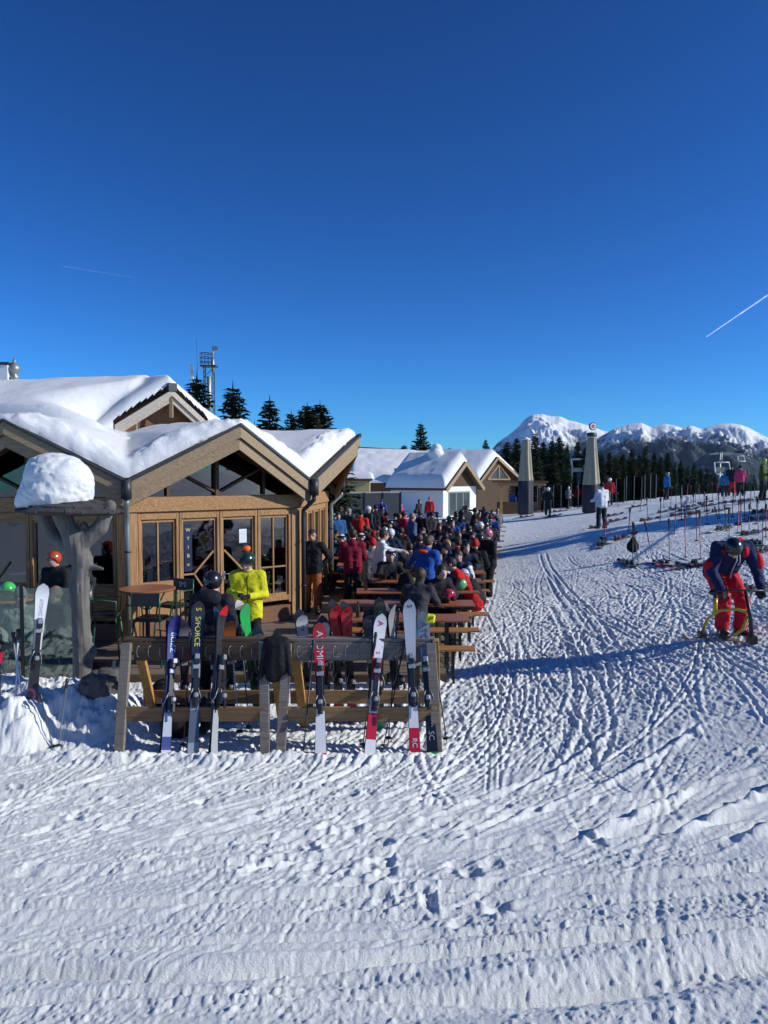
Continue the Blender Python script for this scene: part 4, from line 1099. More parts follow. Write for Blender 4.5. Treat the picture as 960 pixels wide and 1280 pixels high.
sc = [E((-.02, 0, .18), (.43, .41, .30), 0, .07), E((.0, 0, .40), (.39, .37, .26), 0, .06), E((-.05, .02, .54), (.31, .29, .15), 0, .05), E((.12, -.05, .50), (.2, .2, .14), 0, .05), E((-.2, -.05, .08), (.28, .28, .16), 0, .08), E((.16, -.04, .34), (.27, .28, .24), 0, .08)]
snc = sdf_mesh('snow_cap', sc, .022, .034, 21, lambda g: .04 - g[..., 2])
so_ = link('snow_cap', snc, M_ROOFSNOW, tpost); so_.location = (at(72, 637, 9.45).x - tx, .02, cz + .0)

# ------------------------------------------------------------------ radio mast
mp = at(262, 520, 36); mast = thing('radio_mast', 'grey lattice radio mast with ladder cage and antennas behind the roof', 'mast', (mp.x, 36, 0)); mast.scale = (.55, .6, 1)
zt = at(262, 458, 36).z; m = MB()
for sx in (-.42, .42):
    for sy in (-.3, .3): m.tube([(sx, sy, -.5), (sx * .9, sy * .9, zt)], .04, 0, 6)
z = 0.
while z < zt - .4:
    for sx in (-.4, .4): m.tube([(sx, -.3, z), (sx, .3, z + .4)], .018, 0, 5)
    m.tube([(-.4, -.3, z), (.4, -.3, z + .4)], .018, 0, 5); m.tube([(-.4, -.3, z), (.4, -.3, z)], .018, 0, 5); z += .42
m.build('lattice', M_FLASH, mast)
m = MB().box((0, 0, zt), (1.3, .9, .06), 0)
for a in range(12): m.tube([(.55 * math.cos(a * .52) - .2, .42 * math.sin(a * .52), zt), (.55 * math.cos(a * .52) - .2, .42 * math.sin(a * .52), zt + .6)], .018, 0, 5)
for h_ in (.2, .4, .6): m.tube([(.55 * math.cos(a * .4) - .2, .42 * math.sin(a * .4), zt + h_) for a in range(17)], .018, 0, 5)
m.build('platform', M_FLASH, mast)
t0 = at(265, 433, 36).z
MB().tube([(.35, -.1, zt - .3), (.35, -.1, t0 - .6)], .13, 0, 10).tube([(.35, -.1, t0 - .7), (.35, -.1, t0)], .06, 0, 8).box((.55, -.1, t0 - .1), (.5, .12, .18), 0).build('antenna', M_ZINC, mast)
MB().tube([(.1, -.45, zt - 2.8), (.1, -.45, zt - .5)], .17, 0, 10).build('antenna', M_ZINC, mast)
MB().box((-1.35, -.2, at(247, 482, 36).z), (.28, .16, 1.9), 0, rot=Matrix.Rotation(-.12, 3, 'Y'), bev=.03).tube([(-1.35, -.1, zt - 2.2), (-.4, 0, zt - 2.2)], .03, 0, 6).build('panel_antenna', M_WHITEP, mast)
MB().tube([(-1.0, 0, zt - 1.0), (-1.02, 0, at(249, 424, 36).z)], .018, 0, 5).build('whip_antenna', M_FLASH, mast)

# ------------------------------------------------------------------ far huts
M_YEL = mat('pale_yellow_render', (.50, .38, .17), .8, var=.1)
M_NAVY = mat('navy_tarpaulin', (.012, .016, .03), .7, var=.2)
def snow_slab(name, parent, quad, th, seed, nx=60, ny=30, overlap=.12):
    """snow lying on a sloping quad a,b (eave) c,d (ridge)"""
    a, b, c, d = [Vector(v) for v in quad]
    us = np.linspace(0, 1, nx); vs_ = np.linspace(0, 1, ny); U, W = np.meshgrid(us, vs_)
    A, B, C_, D_ = [np.array(v) for v in (a, b, c, d)]
    P = (A * (1 - U[..., None]) + B * U[..., None]) * (1 - W[..., None]) + (D_ * (1 - U[..., None]) + C_ * U[..., None]) * W[..., None]
    L1 = np.linalg.norm(B - A); L2 = np.linalg.norm(D_ - A)
    e = np.minimum(np.minimum(U, 1 - U) * L1, W * L2)
    prof = np.sqrt(np.clip(1 - (1 - np.clip(e / (th * .8), 0, 1)) ** 2, 0, 1))
    P[..., 2] += th * (.05 + .95 * prof) * (1 + .35 * (fbm2(P[..., 0] * .6, P[..., 1] * .6, 3, seed) - .5))
    V = P.reshape(-1, 3); I = np.arange(nx * ny).reshape(ny, nx)
    F = np.stack([I[:-1, :-1], I[:-1, 1:], I[1:, 1:], I[1:, :-1]], -1).reshape(-1, 4)
    return link(name, np_mesh(name, V, F), M_ROOFSNOW, parent)
def gable_house(name, label, eL, eR, pk, depth_vec, zb, wallm, gablem, snow=.5, front=None, group=None):
    """front gable eave-left, eave-right, peak; depth_vec = horizontal vector to the rear"""
    eL, eR, pk, dv = map(Vector, (eL, eR, pk, depth_vec)); t = thing(name, label, 'hut', (eL.x, eL.y, zb)); o = Vector((eL.x, eL.y, zb))
    L = lambda v: Vector(v) - o
    dn = dv.normalized(); ax = (eR - eL); ax.z = 0; axn = ax.normalized(); ov = .35
    wl, wr = eL + axn * ov + dn * .5, eR - axn * ov + dn * .5; back = dn * (dv.length - .8)
    def vz(v, z): return Vector((v.x, v.y, z))
    m = MB(); sl = (pk.z - eL.z) / (ax.length / 2); zl = eL.z + sl * ov - .12; pz = pk.z - .12; pc = (wl + wr) / 2
    q = [vz(wl, zb), vz(wr, zb), vz(wr, zl), vz(wl, zl)]
    m.add([L(v) for v in q], [(0, 1, 2, 3)], 0)
    m.add([L(v) for v in (vz(wl, zb), vz(wl + back, zb), vz(wl + back, zl), vz(wl, zl))], [(3, 2, 1, 0)], 0)
    m.add([L(v) for v in (vz(wr, zb), vz(wr + back, zb), vz(wr + back, zl), vz(wr, zl))], [(0, 1, 2, 3)], 0)
    m.build('wall', wallm, t)
    MB().add([L(v) for v in (vz(wl, zl + .003), vz(wr, zl + .003), vz(pc, pz))], [(0, 1, 2)], 0).build('gable', gablem, t)
    rf = MB()
    for e in (eL, eR):
        vs = [e, e + dv, pk + dv, pk]; vs += [v - Vector((0, 0, .14)) for v in vs]
        fs = [(0, 1, 2, 3), (7, 6, 5, 4), (0, 3, 7, 4), (1, 5, 6, 2), (0, 4, 5, 1)]
        rf.add([L(v) for v in vs], fs, 0)
    ro = rf.build('roof', M_DARKWOOD, t)
    bm = MB()
    for e in (eL, eR): bm.beam(L(e - dn * .05 - Vector((0, 0, .12))), L(pk - dn * .05 - Vector((0, 0, .12))), .3, .06, 0, up=tuple(dn))
    bm.build('barge_board', M_BARGE, t)
    for e in (eL, eR):
        snow_slab('snow_cover', ro, [L(e + dn * .15), L(e + dv), L(pk + dv), L(pk + dn * .15)] if e is eL else [L(e + dv), L(e + dn * .15), L(pk + dn * .15), L(pk + dv)], snow, 5)
    return t, L
# white hut: eave wall towards us, gable to the right
E1 = at(558, 611, 56); E2 = Vector((7.85, 60.4, E1.z)); PKv = Vector(((E1.x + E2.x) / 2, (E1.y + E2.y) / 2, at(583, 577, 58.2).z)); dvec = Vector((-.8, .6, 0)) * 5.6
wh, LW = gable_house('ski_hut', 'white-walled hut with thick snow roof and brown board gable behind the crowd', E1, E2, PKv, dvec, -.6, M_PLASTER, wood('gable_boards', (.08, .045, .024), axis=2), .75)
m = MB(); f0 = LW(at(519, 622, 60.2)); d_ = (E2 - E1).normalized()
win = MB(); c0 = LW(E1 + d_ * 2.6 + Vector((-.8, .6, 0)) * .5); win.box((c0.x, c0.y, 1.5), (3.0, .12, 1.8), 0, rot=Matrix.Rotation(math.atan2(d_.y, d_.x), 3, 'Z'))
wo = win.build('window_frame', mat('grey_green_paint', (.16, .2, .18), .5), wh)
for k in range(3):
    c1 = LW(E1 + d_ * (1.62 + k * .98) + Vector((-.8, .6, 0)) * .5); nrm = Vector((d_.y, -d_.x, 0)); c1 = c1 + nrm * .05
    MB().box((c1.x, c1.y, 1.5), (.80, .06, 1.6), 0, rot=Matrix.Rotation(math.atan2(d_.y, d_.x), 3, 'Z')).build('pane', mat('dark_pane', (.05, .07, .08), .1), wo)
for k, px in enumerate((462, 0)):
    if px == 0: break
chm = LW(at(545, 583, 59.5)); 
snowc = sdf_mesh('snow_cap', [E((0, 0, .2), (.62, .6, .5), 0, .1), E((.05, 0, .65), (.4, .4, .35), 0, .15)], .08, .08, 3)
cho = MB().box((chm.x, chm.y, chm.z + .2), (.9, .9, 1.2), 0).build('chimney', M_PLASTER, wh); sc_ = link('snow_cap', snowc, M_ROOFSNOW, cho); sc_.location = (chm.x, chm.y, chm.z + .75)
# brown porch on its right
pa = at(652, 620, 60.5)
pr_ = thing('porch', 'open timber porch under a snow-lipped flat roof right of the white hut', 'porch', (pa.x, pa.y, -.1))
m = MB()
for dx in (-1.6, 0, 1.4): m.box((dx, 0, 1.2), (.2, .2, 2.4), 0)
m.box((0, 0, 2.42), (3.8, .25, .22), 0); m.build('post_frame', M_LARCH, pr_)
MB().box((0, .8, 2.62), (4.1, 2.0, .14), 0).build('roof_slab', M_DARKWOOD, pr_)
MB().box((0, 1.0, .5), (3.6, .1, 1.0), 0).build('parapet', M_DARKWOOD, pr_)
# second timber hut, right
E3 = at(600, 601, 70); E4 = at(654, 598, 74); PK2 = at(622, 571, 72); E4 = Vector((E4.x, E4.y, E3.z))
th_, LT = gable_house('timber_hut', 'brown timber hut with steep snowy gable left of the closed parasol', E3, E4, PK2, Vector((-.93, .36, 0)) * 10, -.6, wood('hut_boards', (.07, .04, .022), axis=2), wood('gable_boards', (.08, .045, .024), axis=2), .7)
dT = (E4 - E3); wT = dT.length; dT.normalize(); nT = Vector((dT.y, -dT.x, 0)); cT = (E3 + E4) / 2
m = MB()
pT = [cT - dT * wT * .26, cT + dT * wT * .26, cT + Vector((0, 0, (PK2.z - E3.z) * .62))]
m.add([LT(v - nT * -.0 + nT * -.44 + Vector((0, 0, .12))) for v in pT], [(0, 1, 2)], 0); gw = m.build('gable_window', mat('dark_pane', (.05, .07, .08), .1), th_)
m = MB()
for a_, b_ in ((pT[0], pT[1]), (pT[1], pT[2]), (pT[2], pT[0]), ((pT[0] + pT[1]) / 2, pT[2])): m.beam(LT(a_ + nT * -.40 + Vector((0, 0, .12))), LT(b_ + nT * -.40 + Vector((0, 0, .12))), .12, .08, 0, up=tuple(nT))
m.build('frame', M_LARCH, gw)
# long low snow roof building
a = at(436, 604, 66); b = at(548, 604, 66); c = at(548, 573, 72); d = at(436, 569, 72)
lg = thing('long_lodge', 'long low lodge under one broad snow roof left of the white hut', 'lodge', (a.x, a.y, -.6)); o_ = Vector((a.x, a.y, -.6))
m = MB(); mx_ = (a + b) / 2; m.box((mx_ - o_) + Vector((0, 3.2, -mx_.z / 2 + .3 - .6 + 0)), ((b - a).length - .8, 5.5, 2.6), 0); m.build('wall', M_LARCHB, lg)
m = MB(); q = [v - o_ for v in (a, b, c, d)]; q2 = [v - Vector((0, 0, .2)) for v in q]; m.add(q + q2, [(0, 1, 2, 3), (7, 6, 5, 4), (0, 4, 5, 1), (1, 5, 6, 2), (3, 7, 4, 0)], 0)
back_ = [d - o_, c - o_, c - o_ + Vector((0, 5, -2.4)), d - o_ + Vector((0, 5, -2.4))]; m.add(back_, [(0, 1, 2, 3)], 0)
lr = m.build('roof', M_DARKWOOD, lg); snow_slab('snow_cover', lr, [v - o_ for v in (a, b, c, d)], .7, 8)
MB().beam(d - o_ + Vector((0, .1, .75)), c - o_ + Vector((0, .1, .62)), .3, .16, 0).build('ridge_beam', M_DARKWOOD, lr)
fp = at(495, 592, 66); MB().tube([fp - o_ - Vector((0, 0, .6)), fp - o_ + Vector((0, 0, .45))], .14, 0, 8).build('flue_pipe', M_FLASH, lr)
# yellow building
ya = at(430, 616, 50); yb = at(462, 616, 50); yz = at(446, 601, 50).z
yl = thing('kiosk', 'small pale yellow kiosk with a snow slab behind the timber gable', 'kiosk', ((ya.x + yb.x) / 2, 51.2, 0))
MB().box((0, 0, yz / 2 - .2), (yb.x - ya.x, 2.4, yz + .4), 0).build('wall', M_YEL, yl); MB().box((.0, 0, yz + .06), (yb.x - ya.x + .3, 2.8, .14), 0).build('roof', M_DARKWOOD, yl)
snow_slab('snow_cover', yl, [(-1, -1.4, yz + .13), (1.1, -1.4, yz + .13), (1.1, 1.4, yz + .13), (-1, 1.4, yz + .13)], .45, 3, 30, 20)
# dark wind fence behind the crowd
fa = at(408, 616, 44); fb = at(501, 616, 46); fz = fa.z
fn = thing('windbreak_fence', 'dark navy windbreak fence with pale top rail behind the crowd', 'fence', (fa.x, fa.y, 0))
dd = Vector((fb.x - fa.x, fb.y - fa.y, 0)); MB().beam((0, 0, fz / 2), (dd.x, dd.y, fz / 2), fz - .1, .06, 0, up=(dd.y, -dd.x, 0)).build('panel', M_NAVY, fn)
MB().beam((0, 0, fz), (dd.x, dd.y, fz), .08, .06, 0, up=(dd.y, -dd.x, 0)).build('top_rail', M_ZINC, fn)
for k in range(5): p = dd * (k / 4); MB().box((p.x, p.y - .06, fz / 2), (.08, .06, fz), 0).build('post', M_FLASH, fn)
# ------------------------------------------------------------------ beer tables and benches
ROWS = [11.2, 12.5, 13.85, 15.2, 16.6, 18.0, 19.5, 21.1, 22.8, 24.6, 26.6, 28.8, 31.2, 33.8, 36.6]
def right_end(y): return 1.24 + .175 * (y - 11.2)
def make_table():
    t = thing('beer_table', '', 'table')
    m = MB()
    for k in range(3): m.box((0, (k - 1) * .182, .775), (2.2, .18, .03), 0, bev=.005)
    m.build('table_top', M_TABLE, t)
    for s in (-1, 1):
        l = MB(); x = s * .78
        for y in (-.21, .21): l.box((x, y, .38), (.035, .03, .76), 0)
        l.box((x, 0, .745), (.04, .5, .025), 0); l.box((x, 0, .16), (.03, .40, .03), 0); l.tube([(x, 0, .18), (x * .45, 0, .74)], .009, 0, 6)
        l.build('leg', M_IRON, t)
    return t
def make_bench():
    t = thing('beer_bench', '', 'bench')
    MB().box((0, -.064, .465), (2.2, .124, .03), 0, bev=.005).box((0, .064, .465), (2.2, .124, .03), 0, bev=.005).build('seat', M_BENCH, t)
    for s in (-1, 1):
        l = MB(); x = s * .80
        for y in (-.10, .10): l.box((x, y, .225), (.03, .03, .45), 0)
        l.box((x, 0, .44), (.035, .24, .02), 0); l.box((x, 0, .1), (.025, .17, .025), 0); l.tube([(x, 0, .12), (x * .6, 0, .44)], .008, 0, 6)
        l.build('leg', M_IRON, t)
    return t
TB0, BN0 = make_table(), make_bench()
used = [False, False]
def place(kind, loc, rz, label, group, sx=1):
    src = TB0 if kind == 't' else BN0; k = 0 if kind == 't' else 1
    if not used[k]: used[k] = True; o = src; o.location = loc; o.rotation_euler = (0, 0, rz); o['label'] = label
    else: o = dup(src, loc, rz, label)
    o.scale = (sx, 1, 1); o['group'] = group; return o
SEATS = []   # (x, y, z, rotz, row, column, side, index)
rr = random.Random(4)
for r_i, yc in enumerate(ROWS):
    cols = [0]
    if r_i >= 3: cols.append(1)
    if r_i >= 8: cols.append(2)
    if r_i >= 11: cols.append(3)
    for c in cols:
        xr = right_end(yc) - c * 2.45; sx = 1.0
        if c == 1 and yc < 19: sx = .52; xr = right_end(yc) - 2.38
        xc = xr - 1.1 * sx
        if xc - 1.1 * sx < -1.25 and yc < 19.5:
            continue
        rz = rr.uniform(-.025, .025); zf = DZ if not (r_i < 1) else DZ
        cn = ('right', 'second', 'third', 'fourth')[c]
        place('t', (xc, yc, zf), rz, f'orange-brown beer table, {ordw(r_i + 1)} row back from the ski racks, {cn} column', 'beer tables on the terrace', sx)
        for s in (-1, 1):
            place('b', (xc + rr.uniform(-.04, .04) + .05, yc + s * .62, zf), rz, f'narrow wooden bench {"behind" if s > 0 else "in front of"} the beer table in row {ordw(r_i + 1)}, {cn} column', 'beer benches on the terrace', sx)
            n = 4 if sx == 1 else 2
            for k in range(n):
                SEATS.append((xc + ((k + .5) / n - .5) * 1.95 * sx, yc + s * .62, zf, 0 if s > 0 else math.pi, r_i, c, s, k))
# ------------------------------------------------------------------ skis and poles
def ski_mesh(L, bands, tipw=.074, waist=.045, tailw=.064):
    n = 44; V = []; F = []; MI = []
    for i in range(n + 1):
        f = i / n; z = f * L
        if f < .45: hw = tailw + (waist - tailw) * (f / .45) ** .8
        elif f < .9: hw = waist + (tipw - waist) * ((f - .45) / .45) ** 1.4
        else: hw = tipw * math.sqrt(max(0, 1 - ((f - .9) / .1) ** 2.2)) + .002
        if f < .02: hw *= .85
        cv = -.07 * max(0, (f - .86) / .14) ** 2 - .012 * max(0, (.06 - f) / .06) ** 2
        cam = .012 * math.sin(math.pi * min(f / .9, 1))
        th = .006 + .012 * math.exp(-((f - .45) / .25) ** 2)
        y0 = cv + cam
        V += [(-hw, y0, z), (hw, y0, z), (hw * .94, y0 - th, z), (-hw * .94, y0 - th, z)]
    for i in range(n):
        o = i * 4; p = o + 4; f = (i + .5) / n; mi = 0
        for (a, b, m) in bands:
            if a <= f < b: mi = m
        for q, k in ((0, 1), (1, 2), (2, 3), (3, 0)):
            F.append((o + q, o + k, p + k, p + q)); MI.append(mi if q == 2 else 1)
    F.append((0, 3, 2, 1)); MI.append(1); F.append((n * 4, n * 4 + 1, n * 4 + 2, n * 4 + 3)); MI.append(1)
    return np_mesh('ski', V, F, MI, False)
def binding_mesh(L):
    m = MB(); z0 = .36 * L; yb = -.022
    m.box((0, yb, z0 + .20), (.055, .018, .56), 0, bev=.004)
    m.box((0, yb - .03, z0 + .42), (.066, .05, .10), 0, bev=.012); m.box((0, yb - .058, z0 + .45), (.05, .02, .055), 1, bev=.006); m.box((0, yb - .02, z0 + .345), (.075, .02, .05), 1, bev=.004)
    m.box((0, yb - .035, z0 + .02), (.062, .06, .12), 0, bev=.012); m.box((0, yb - .075, z0 + .045), (.045, .045, .05), 1, bev=.01); m.box((0, yb - .085, z0 - .04), (.03, .02, .09), 0, bev=.004)
    for s in (-1, 1): pass; m.tube([(s * .027, yb - .01, z0 + .12), (s * .056, yb + .0, z0 + .03), (s * .06, yb + .05, z0 - .03)], .005, 1, 5)
    return m.mesh('binding')
M_BIND2 = mat('binding_grey', (.35, .36, .38), .35, .5, .3)
def pmat(c, r=.25): return mat('ski_topsheet', c, r, .5, 0, .06, 5, coat=.3)
M_SKIBASE = mat('ski_base', (.02, .02, .022), .35)
def orient(zdir, roll=0.0, yhint=(0, 1, 0)):
    z = Vector(zdir).normalized(); y = Vector(yhint); y = (y - z * y.dot(z)).normalized(); x = y.cross(z)
    M = Matrix((x, y, z)).transposed().to_4x4(); return M @ Matrix.Rotation(roll, 4, 'Z')
def ski_pair(label, B, T, cols, bands, texts=(), roll=0.0, second=(0, .032, 0), sec_cols=None, spread=0.0, face_away=True, group='skis leaning on the racks', yhint=(0, 1, 0), twin=True):
    """cols: topsheet colours, bands: (f0,f1,colour index), texts: (string,size,fraction,colour,which)"""
    B, T = Vector(B), Vector(T); L = (T - B).length
    t = thing('ski_pair' if twin else 'ski', label, 'skis', B, 0, group)
    t.matrix_world = Matrix.Translation(B) @ orient(T - B, roll, yhint)
    def one(cs, off, rz, tx):
        ms = [pmat(cs[0]), M_SKIBASE] + [pmat(c) for c in cs[1:]]
        o = link('ski', ski_mesh(L, [(a, b, 0 if i == 0 else i + 1) for a, b, i in bands]), ms, t)
        o.location = off; o.rotation_euler = (0, 0, rz) if not isinstance(rz, tuple) else rz
        link('binding', binding_mesh(L), [M_BLACKM, M_BIND2], o)
        for (s, size, f, c) in tx:
            me = text_mesh(s, size); a_ = np.zeros(len(me.vertices) * 3, np.float32); me.vertices.foreach_get('co', a_); a_ = a_.reshape(-1, 3)
            fz = f - a_[:, 0] / L
            yt = -.07 * (np.maximum(0, fz - .86) / .14) ** 2 + .012 * np.sin(np.pi * np.minimum(fz / .9, 1)) - .006 - .012 * np.exp(-((fz - .45) / .25) ** 2)
            b_ = np.stack([a_[:, 1], yt - .0025 - a_[:, 2], fz * L], 1).astype(np.float32); me.vertices.foreach_set('co', b_.ravel()); me.update()
            link('lettering', me, mat('ski_lettering', c, .4, var=0.02), o)
        return o
    one(cols, (-spread / 2, 0, 0), 0, texts)
    if twin:
        if spread: one(sec_cols or cols, (spread / 2, .004, 0), (0, 0, 0), texts)
        else: one(sec_cols or cols, second, math.pi if face_away else 0, ())
    return t
W_, RED, BLK, NVY, GRY, GRN, YEL = (.75, .76, .78), (.55, .015, .03), (.02, .02, .025), (.015, .02, .16), (.42, .45, .48), (.02, .30, .10), (.75, .65, .05)
Y0 = 7.92
def base(px, py, Y): p = at(px, py, Y); return Vector((p.x, Y, gs(p.x, Y) - .02))
def rackski(label, bpx, tpx, tpy, cols, bands, texts=(), Yb=None, dY=.50, **k):
    Yb = Yb or Y0; return ski_pair(label, base(bpx, 945, Yb), at(tpx, tpy, Yb + dY), cols, bands, texts, **k)
rackski('blue and violet skis leaning on the left rack, leftmost pair there', 207, 218, 769, [NVY, (.10, .02, .25), (.35, .38, .45)], [(0, .14, 0), (.14, .3, 2), (.3, .55, 0), (.55, 1, 0)], [('BLIZZ', .085, .80, (.6, .75, .8))], roll=.75)
rackski('black skis with yellow S/FORCE lettering leaning on the left rack', 241, 248, 752, [BLK, (.25, .30, .36), (.09, .11, .14)], [(0, .1, 1), (.1, .3, 2), (.3, .36, 1), (.5, .62, 1)], [('S/FORCE', .085, .80, (.62, .60, .12)), ('S', .085, .945, (.62, .60, .12))], roll=.35)
rackski('slim black and silver skis seen edge-on, right of the yellow-lettered pair', 267, 277, 757, [(.03, .03, .035), (.35, .37, .4), RED], [(0, .3, 1), (.3, .5, 0), (.5, .9, 0), (.93, 1, 2)], [('RACE', .05, .6, W_)], roll=1.15, second=(0, .02, 0))
rackski('red-tipped skis with white ATOMIC lettering and white tails, right rack', 401, 399, 779, [W_, RED, BLK], [(0, .03, 1), (.03, .33, 0), (.33, .62, 2), (.62, 1, 1)], [('ATOMIC', .10, .80, W_)], roll=.1)
rackski('white and red skis standing in the middle of the right rack', 462, 476, 768, [W_, RED, BLK], [(0, .12, 0), (.12, .3, 1), (.3, .52, 0), (.52, .68, 1), (.68, 1, 0)], [('A', .09, .93, RED), ('S', .06, .72, RED)], roll=.2)
rackski('dark green skis just behind the white and red pair', 474, 475, 749, [(.04, .07, .06), GRN, BLK], [(0, .15, 1), (.15, .7, 2), (.88, .97, 0)], [('X7', .07, .90, GRN)], Yb=8.9, dY=-.2, roll=.1, yhint=(0, 1, 0))
rackski('grey ski with red tail and round black emblem on the right rack', 519, 511, 750, [(.46, .49, .53), RED, W_, BLK], [(0, .19, 1), (.19, .32, 2), (.32, .6, 3), (.6, 1, 0)], [('S', .075, .955, BLK), ('RC', .075, .09, W_)], roll=.05, twin=False, group='skis leaning on the racks')
rackski('grey ski with black tail and grey lettering beside the red-tailed grey ski', 541, 528, 765, [(.36, .40, .42), BLK, GRN], [(0, .03, 2), (.03, .6, 1), (.6, .645, 2), (.645, 1, 0)], [('ATOMIC', .10, .80, (.13, .15, .17)), ('SC', .085, .13, (.5, .55, .55))], roll=-.1, twin=False, Yb=7.95)
# behind the rails
rackski('white ski tip behind the right rack next to its left post', 388, 376, 765, [W_, BLK, GRY], [(0, .5, 1), (.8, .88, 2)], [('TX', .06, .86, BLK)], Yb=9.25, dY=-.45, roll=.35)
rackski('bright red skis behind the right rack, left one of two matching pairs', 425, 418, 753, [RED, BLK, W_], [(0, .18, 0), (.18, .55, 1)], [('A', .07, .95, BLK), ('REDSTER', .06, .72, (.3, .01, .02))], Yb=9.2, dY=-.42, roll=.4)
rackski('bright red skis behind the right rack, right one of two matching pairs', 442, 432, 755, [RED, BLK, W_], [(0, .10, 1), (.18, .55, 1)], [('A', .07, .95, BLK), ('REDSTER', .06, .72, (.3, .01, .02))], Yb=9.2, dY=-.42, roll=.4)
rackski('dark navy skis behind the right rack beside the green tips', 468, 461, 765, [(.02, .035, .10), BLK], [(0, .6, 1)], [('V', .06, .93, GRY)], Yb=9.2, dY=-.42, roll=.1)
rackski('thin pale skis seen edge-on behind the rack left of the grey skis', 500, 487, 754, [(.25, .26, .27), BLK], [(0, .6, 1)], (), Yb=9.2, dY=-.42, roll=1.0)
rackski('bright green ski behind the left rack in front of the yellow jacket', 326, 303, 752, [(.03, .42, .10), BLK, (.02, .20, .06)], [(0, .1, 1), (.1, .45, 2), (.45, 1, 0)], (), Yb=9.25, dY=-.42, roll=.8)
rackski('dark skis with pale blue tip behind the right end of the left rack', 332, 322, 788, [BLK, (.25, .55, .62)], [(.86, 1, 1)], (), Yb=9.15, dY=-.36, roll=.3)
for (lb, bpx, tpx, tpy, c_, rl) in (('dark skis with grey tips behind the left rack beside the S/FORCE pair', 232, 229, 778, [BLK, (.2, .2, .22)], .5), ('black skis with orange tips behind the left rack near the dark jacket', 289, 287, 772, [BLK, (.45, .12, .02)], .3),
        ('dark skis with white tips behind the right rack beside the red pair', 408, 404, 774, [BLK, (.55, .56, .58)], .2), ('black skis with teal tips behind the grey skis at the right rack end', 521, 520, 776, [BLK, (.03, .22, .25)], .4)):
    rackski(lb, bpx, tpx, tpy, c_, [(.80, 1, 1), (.3, .34, 1)], (), Yb=9.2, dY=-.42, roll=rl)
# left: white ski stuck into the shovelled bank
p0 = at(40, 905, 8.45); 
ski_pair('tall white skis stuck upright in the shovelled snow bank beside the trunk post', (p0.x, 8.45, gs(p0.x, 8.45) - .06), at(54, 729, 8.62), [W_, BLK, (.10, .04, .08)], [(0, .13, 2), (.13, .45, 1)], [('ATOMIC', .05, .80, (.4, .4, .42))], roll=.5, spread=0, group=None)
p0 = at(-6, 905, 8.6)
ski_pair('dark skis with red heel piece cut by the left picture edge', (p0.x, 8.6, gs(p0.x, 8.6)), at(-2, 800, 8.7), [BLK, RED], [(.6, .8, 1)], (), roll=.4, group=None)

def make_pole_parts():
    sh = MB().tube([(0, 0, 0), (0, 0, .06), (0, 0, 1.02)], [.003, .006, .0085], 0, 7).mesh('shaft')
    gr = MB().tube([(0, 0, 1.0), (0, 0, 1.04), (0, 0, 1.10), (0, 0, 1.15), (0, 0, 1.17)], [.011, .017, .014, .02, .012], 0, 8)
    gr.tube([(0, 0, 1.15), (.03, .01, 1.10), (.035, .012, 1.0), (.015, .005, .96), (.0, 0, 1.04)], .005, 0, 5)
    gr = gr.mesh('grip')
    bk = MB().lathe([(.008, .055), (.04, .06), (.042, .068), (.012, .082)], (0, 0, 0), 0, 10).mesh('basket')
    return sh, gr, bk
PSH, PGR, PBK = make_pole_parts()
def pole(label, B, T, col, group=None, grip=BLK, thick=1.0):
    B, T = Vector(B), Vector(T); L = (T - B).length / 1.17
    o = thing('ski_pole', label, 'ski pole', B, 0, group); q = (T - B).to_track_quat('Z', 'Y'); o.rotation_mode = 'QUATERNION'; o.rotation_quaternion = q; o.scale = (thick, thick, L)
    for nm, me, c in (('shaft', PSH, col), ('grip', PGR, grip), ('basket', PBK, BLK)):
        m = mat('pole_finish', c, .4, .5, .0, .05)
        if not me.materials: me.materials.append(m)
        ob = link(nm, me, None, o); ob.material_slots[0].link = 'OBJECT'; ob.material_slots[0].material = m
    return o
# poles leaning by the racks
PG = 'ski poles leaning on the racks'
def rpole(label, bpx, bpy, tpx, tpy, Yb, Yt, col=BLK): 
    b = at(bpx, bpy, Yb); return pole(label, (b.x, Yb, gs(b.x, Yb)), at(tpx, tpy, Yt), col, PG)
rpole('black pole slanting left beside the white tails on the right rack', 379, 948, 392, 800, 7.95, 8.2)
rpole('black pole leaning between the white-red skis and the lower rail', 453, 920, 470, 790, 8.1, 8.3)
rpole('black pole slanting to the right under the grey skis', 478, 935, 506, 800, 8.0, 8.3)
rpole('second black pole crossing under the grey red-tailed ski', 485, 925, 498, 760, 8.2, 8.4)
rpole('black pole sticking out to the right of the right rack', 559, 889, 540, 800, 8.3, 8.3)
rpole('red-gripped pole leaning left of the S/FORCE skis', 229, 925, 238, 790, 8.1, 8.3, (.25, .03, .06))
rpole('grey pole leaning between the edge-on skis and the right leg of the left rack', 300, 910, 289, 800, 8.6, 8.4, GRY)
rpole('dark pole behind the left rack beside the bright green ski', 312, 915, 300, 780, 8.8, 8.6)
rpole('dark pole behind the red skis of the right rack', 410, 880, 414, 790, 9.0, 8.7)
PG = None
b = at(67, 945, 8.05); pole('dark pole crossing another before the snow bank, leaning left at top', (b.x, 8.05, gs(b.x, 8.05) - .02), at(50, 866, 8.25), (.12, .13, .16), 'crossed dark poles')
b = at(73, 945, 8.05); pole('dark pole crossing another before the snow bank, leaning right at top', (b.x, 8.05, gs(b.x, 8.05) - .02), at(84, 848, 8.3), (.12, .13, .16), 'crossed dark poles')
b = at(20, 905, 8.5); pole('white pole standing upright in the snow bank left of the white skis', (b.x, 8.5, gs(b.x, 8.5) - .02), at(23, 786, 8.55), (.7, .72, .7), 'white poles', thick=1.4)
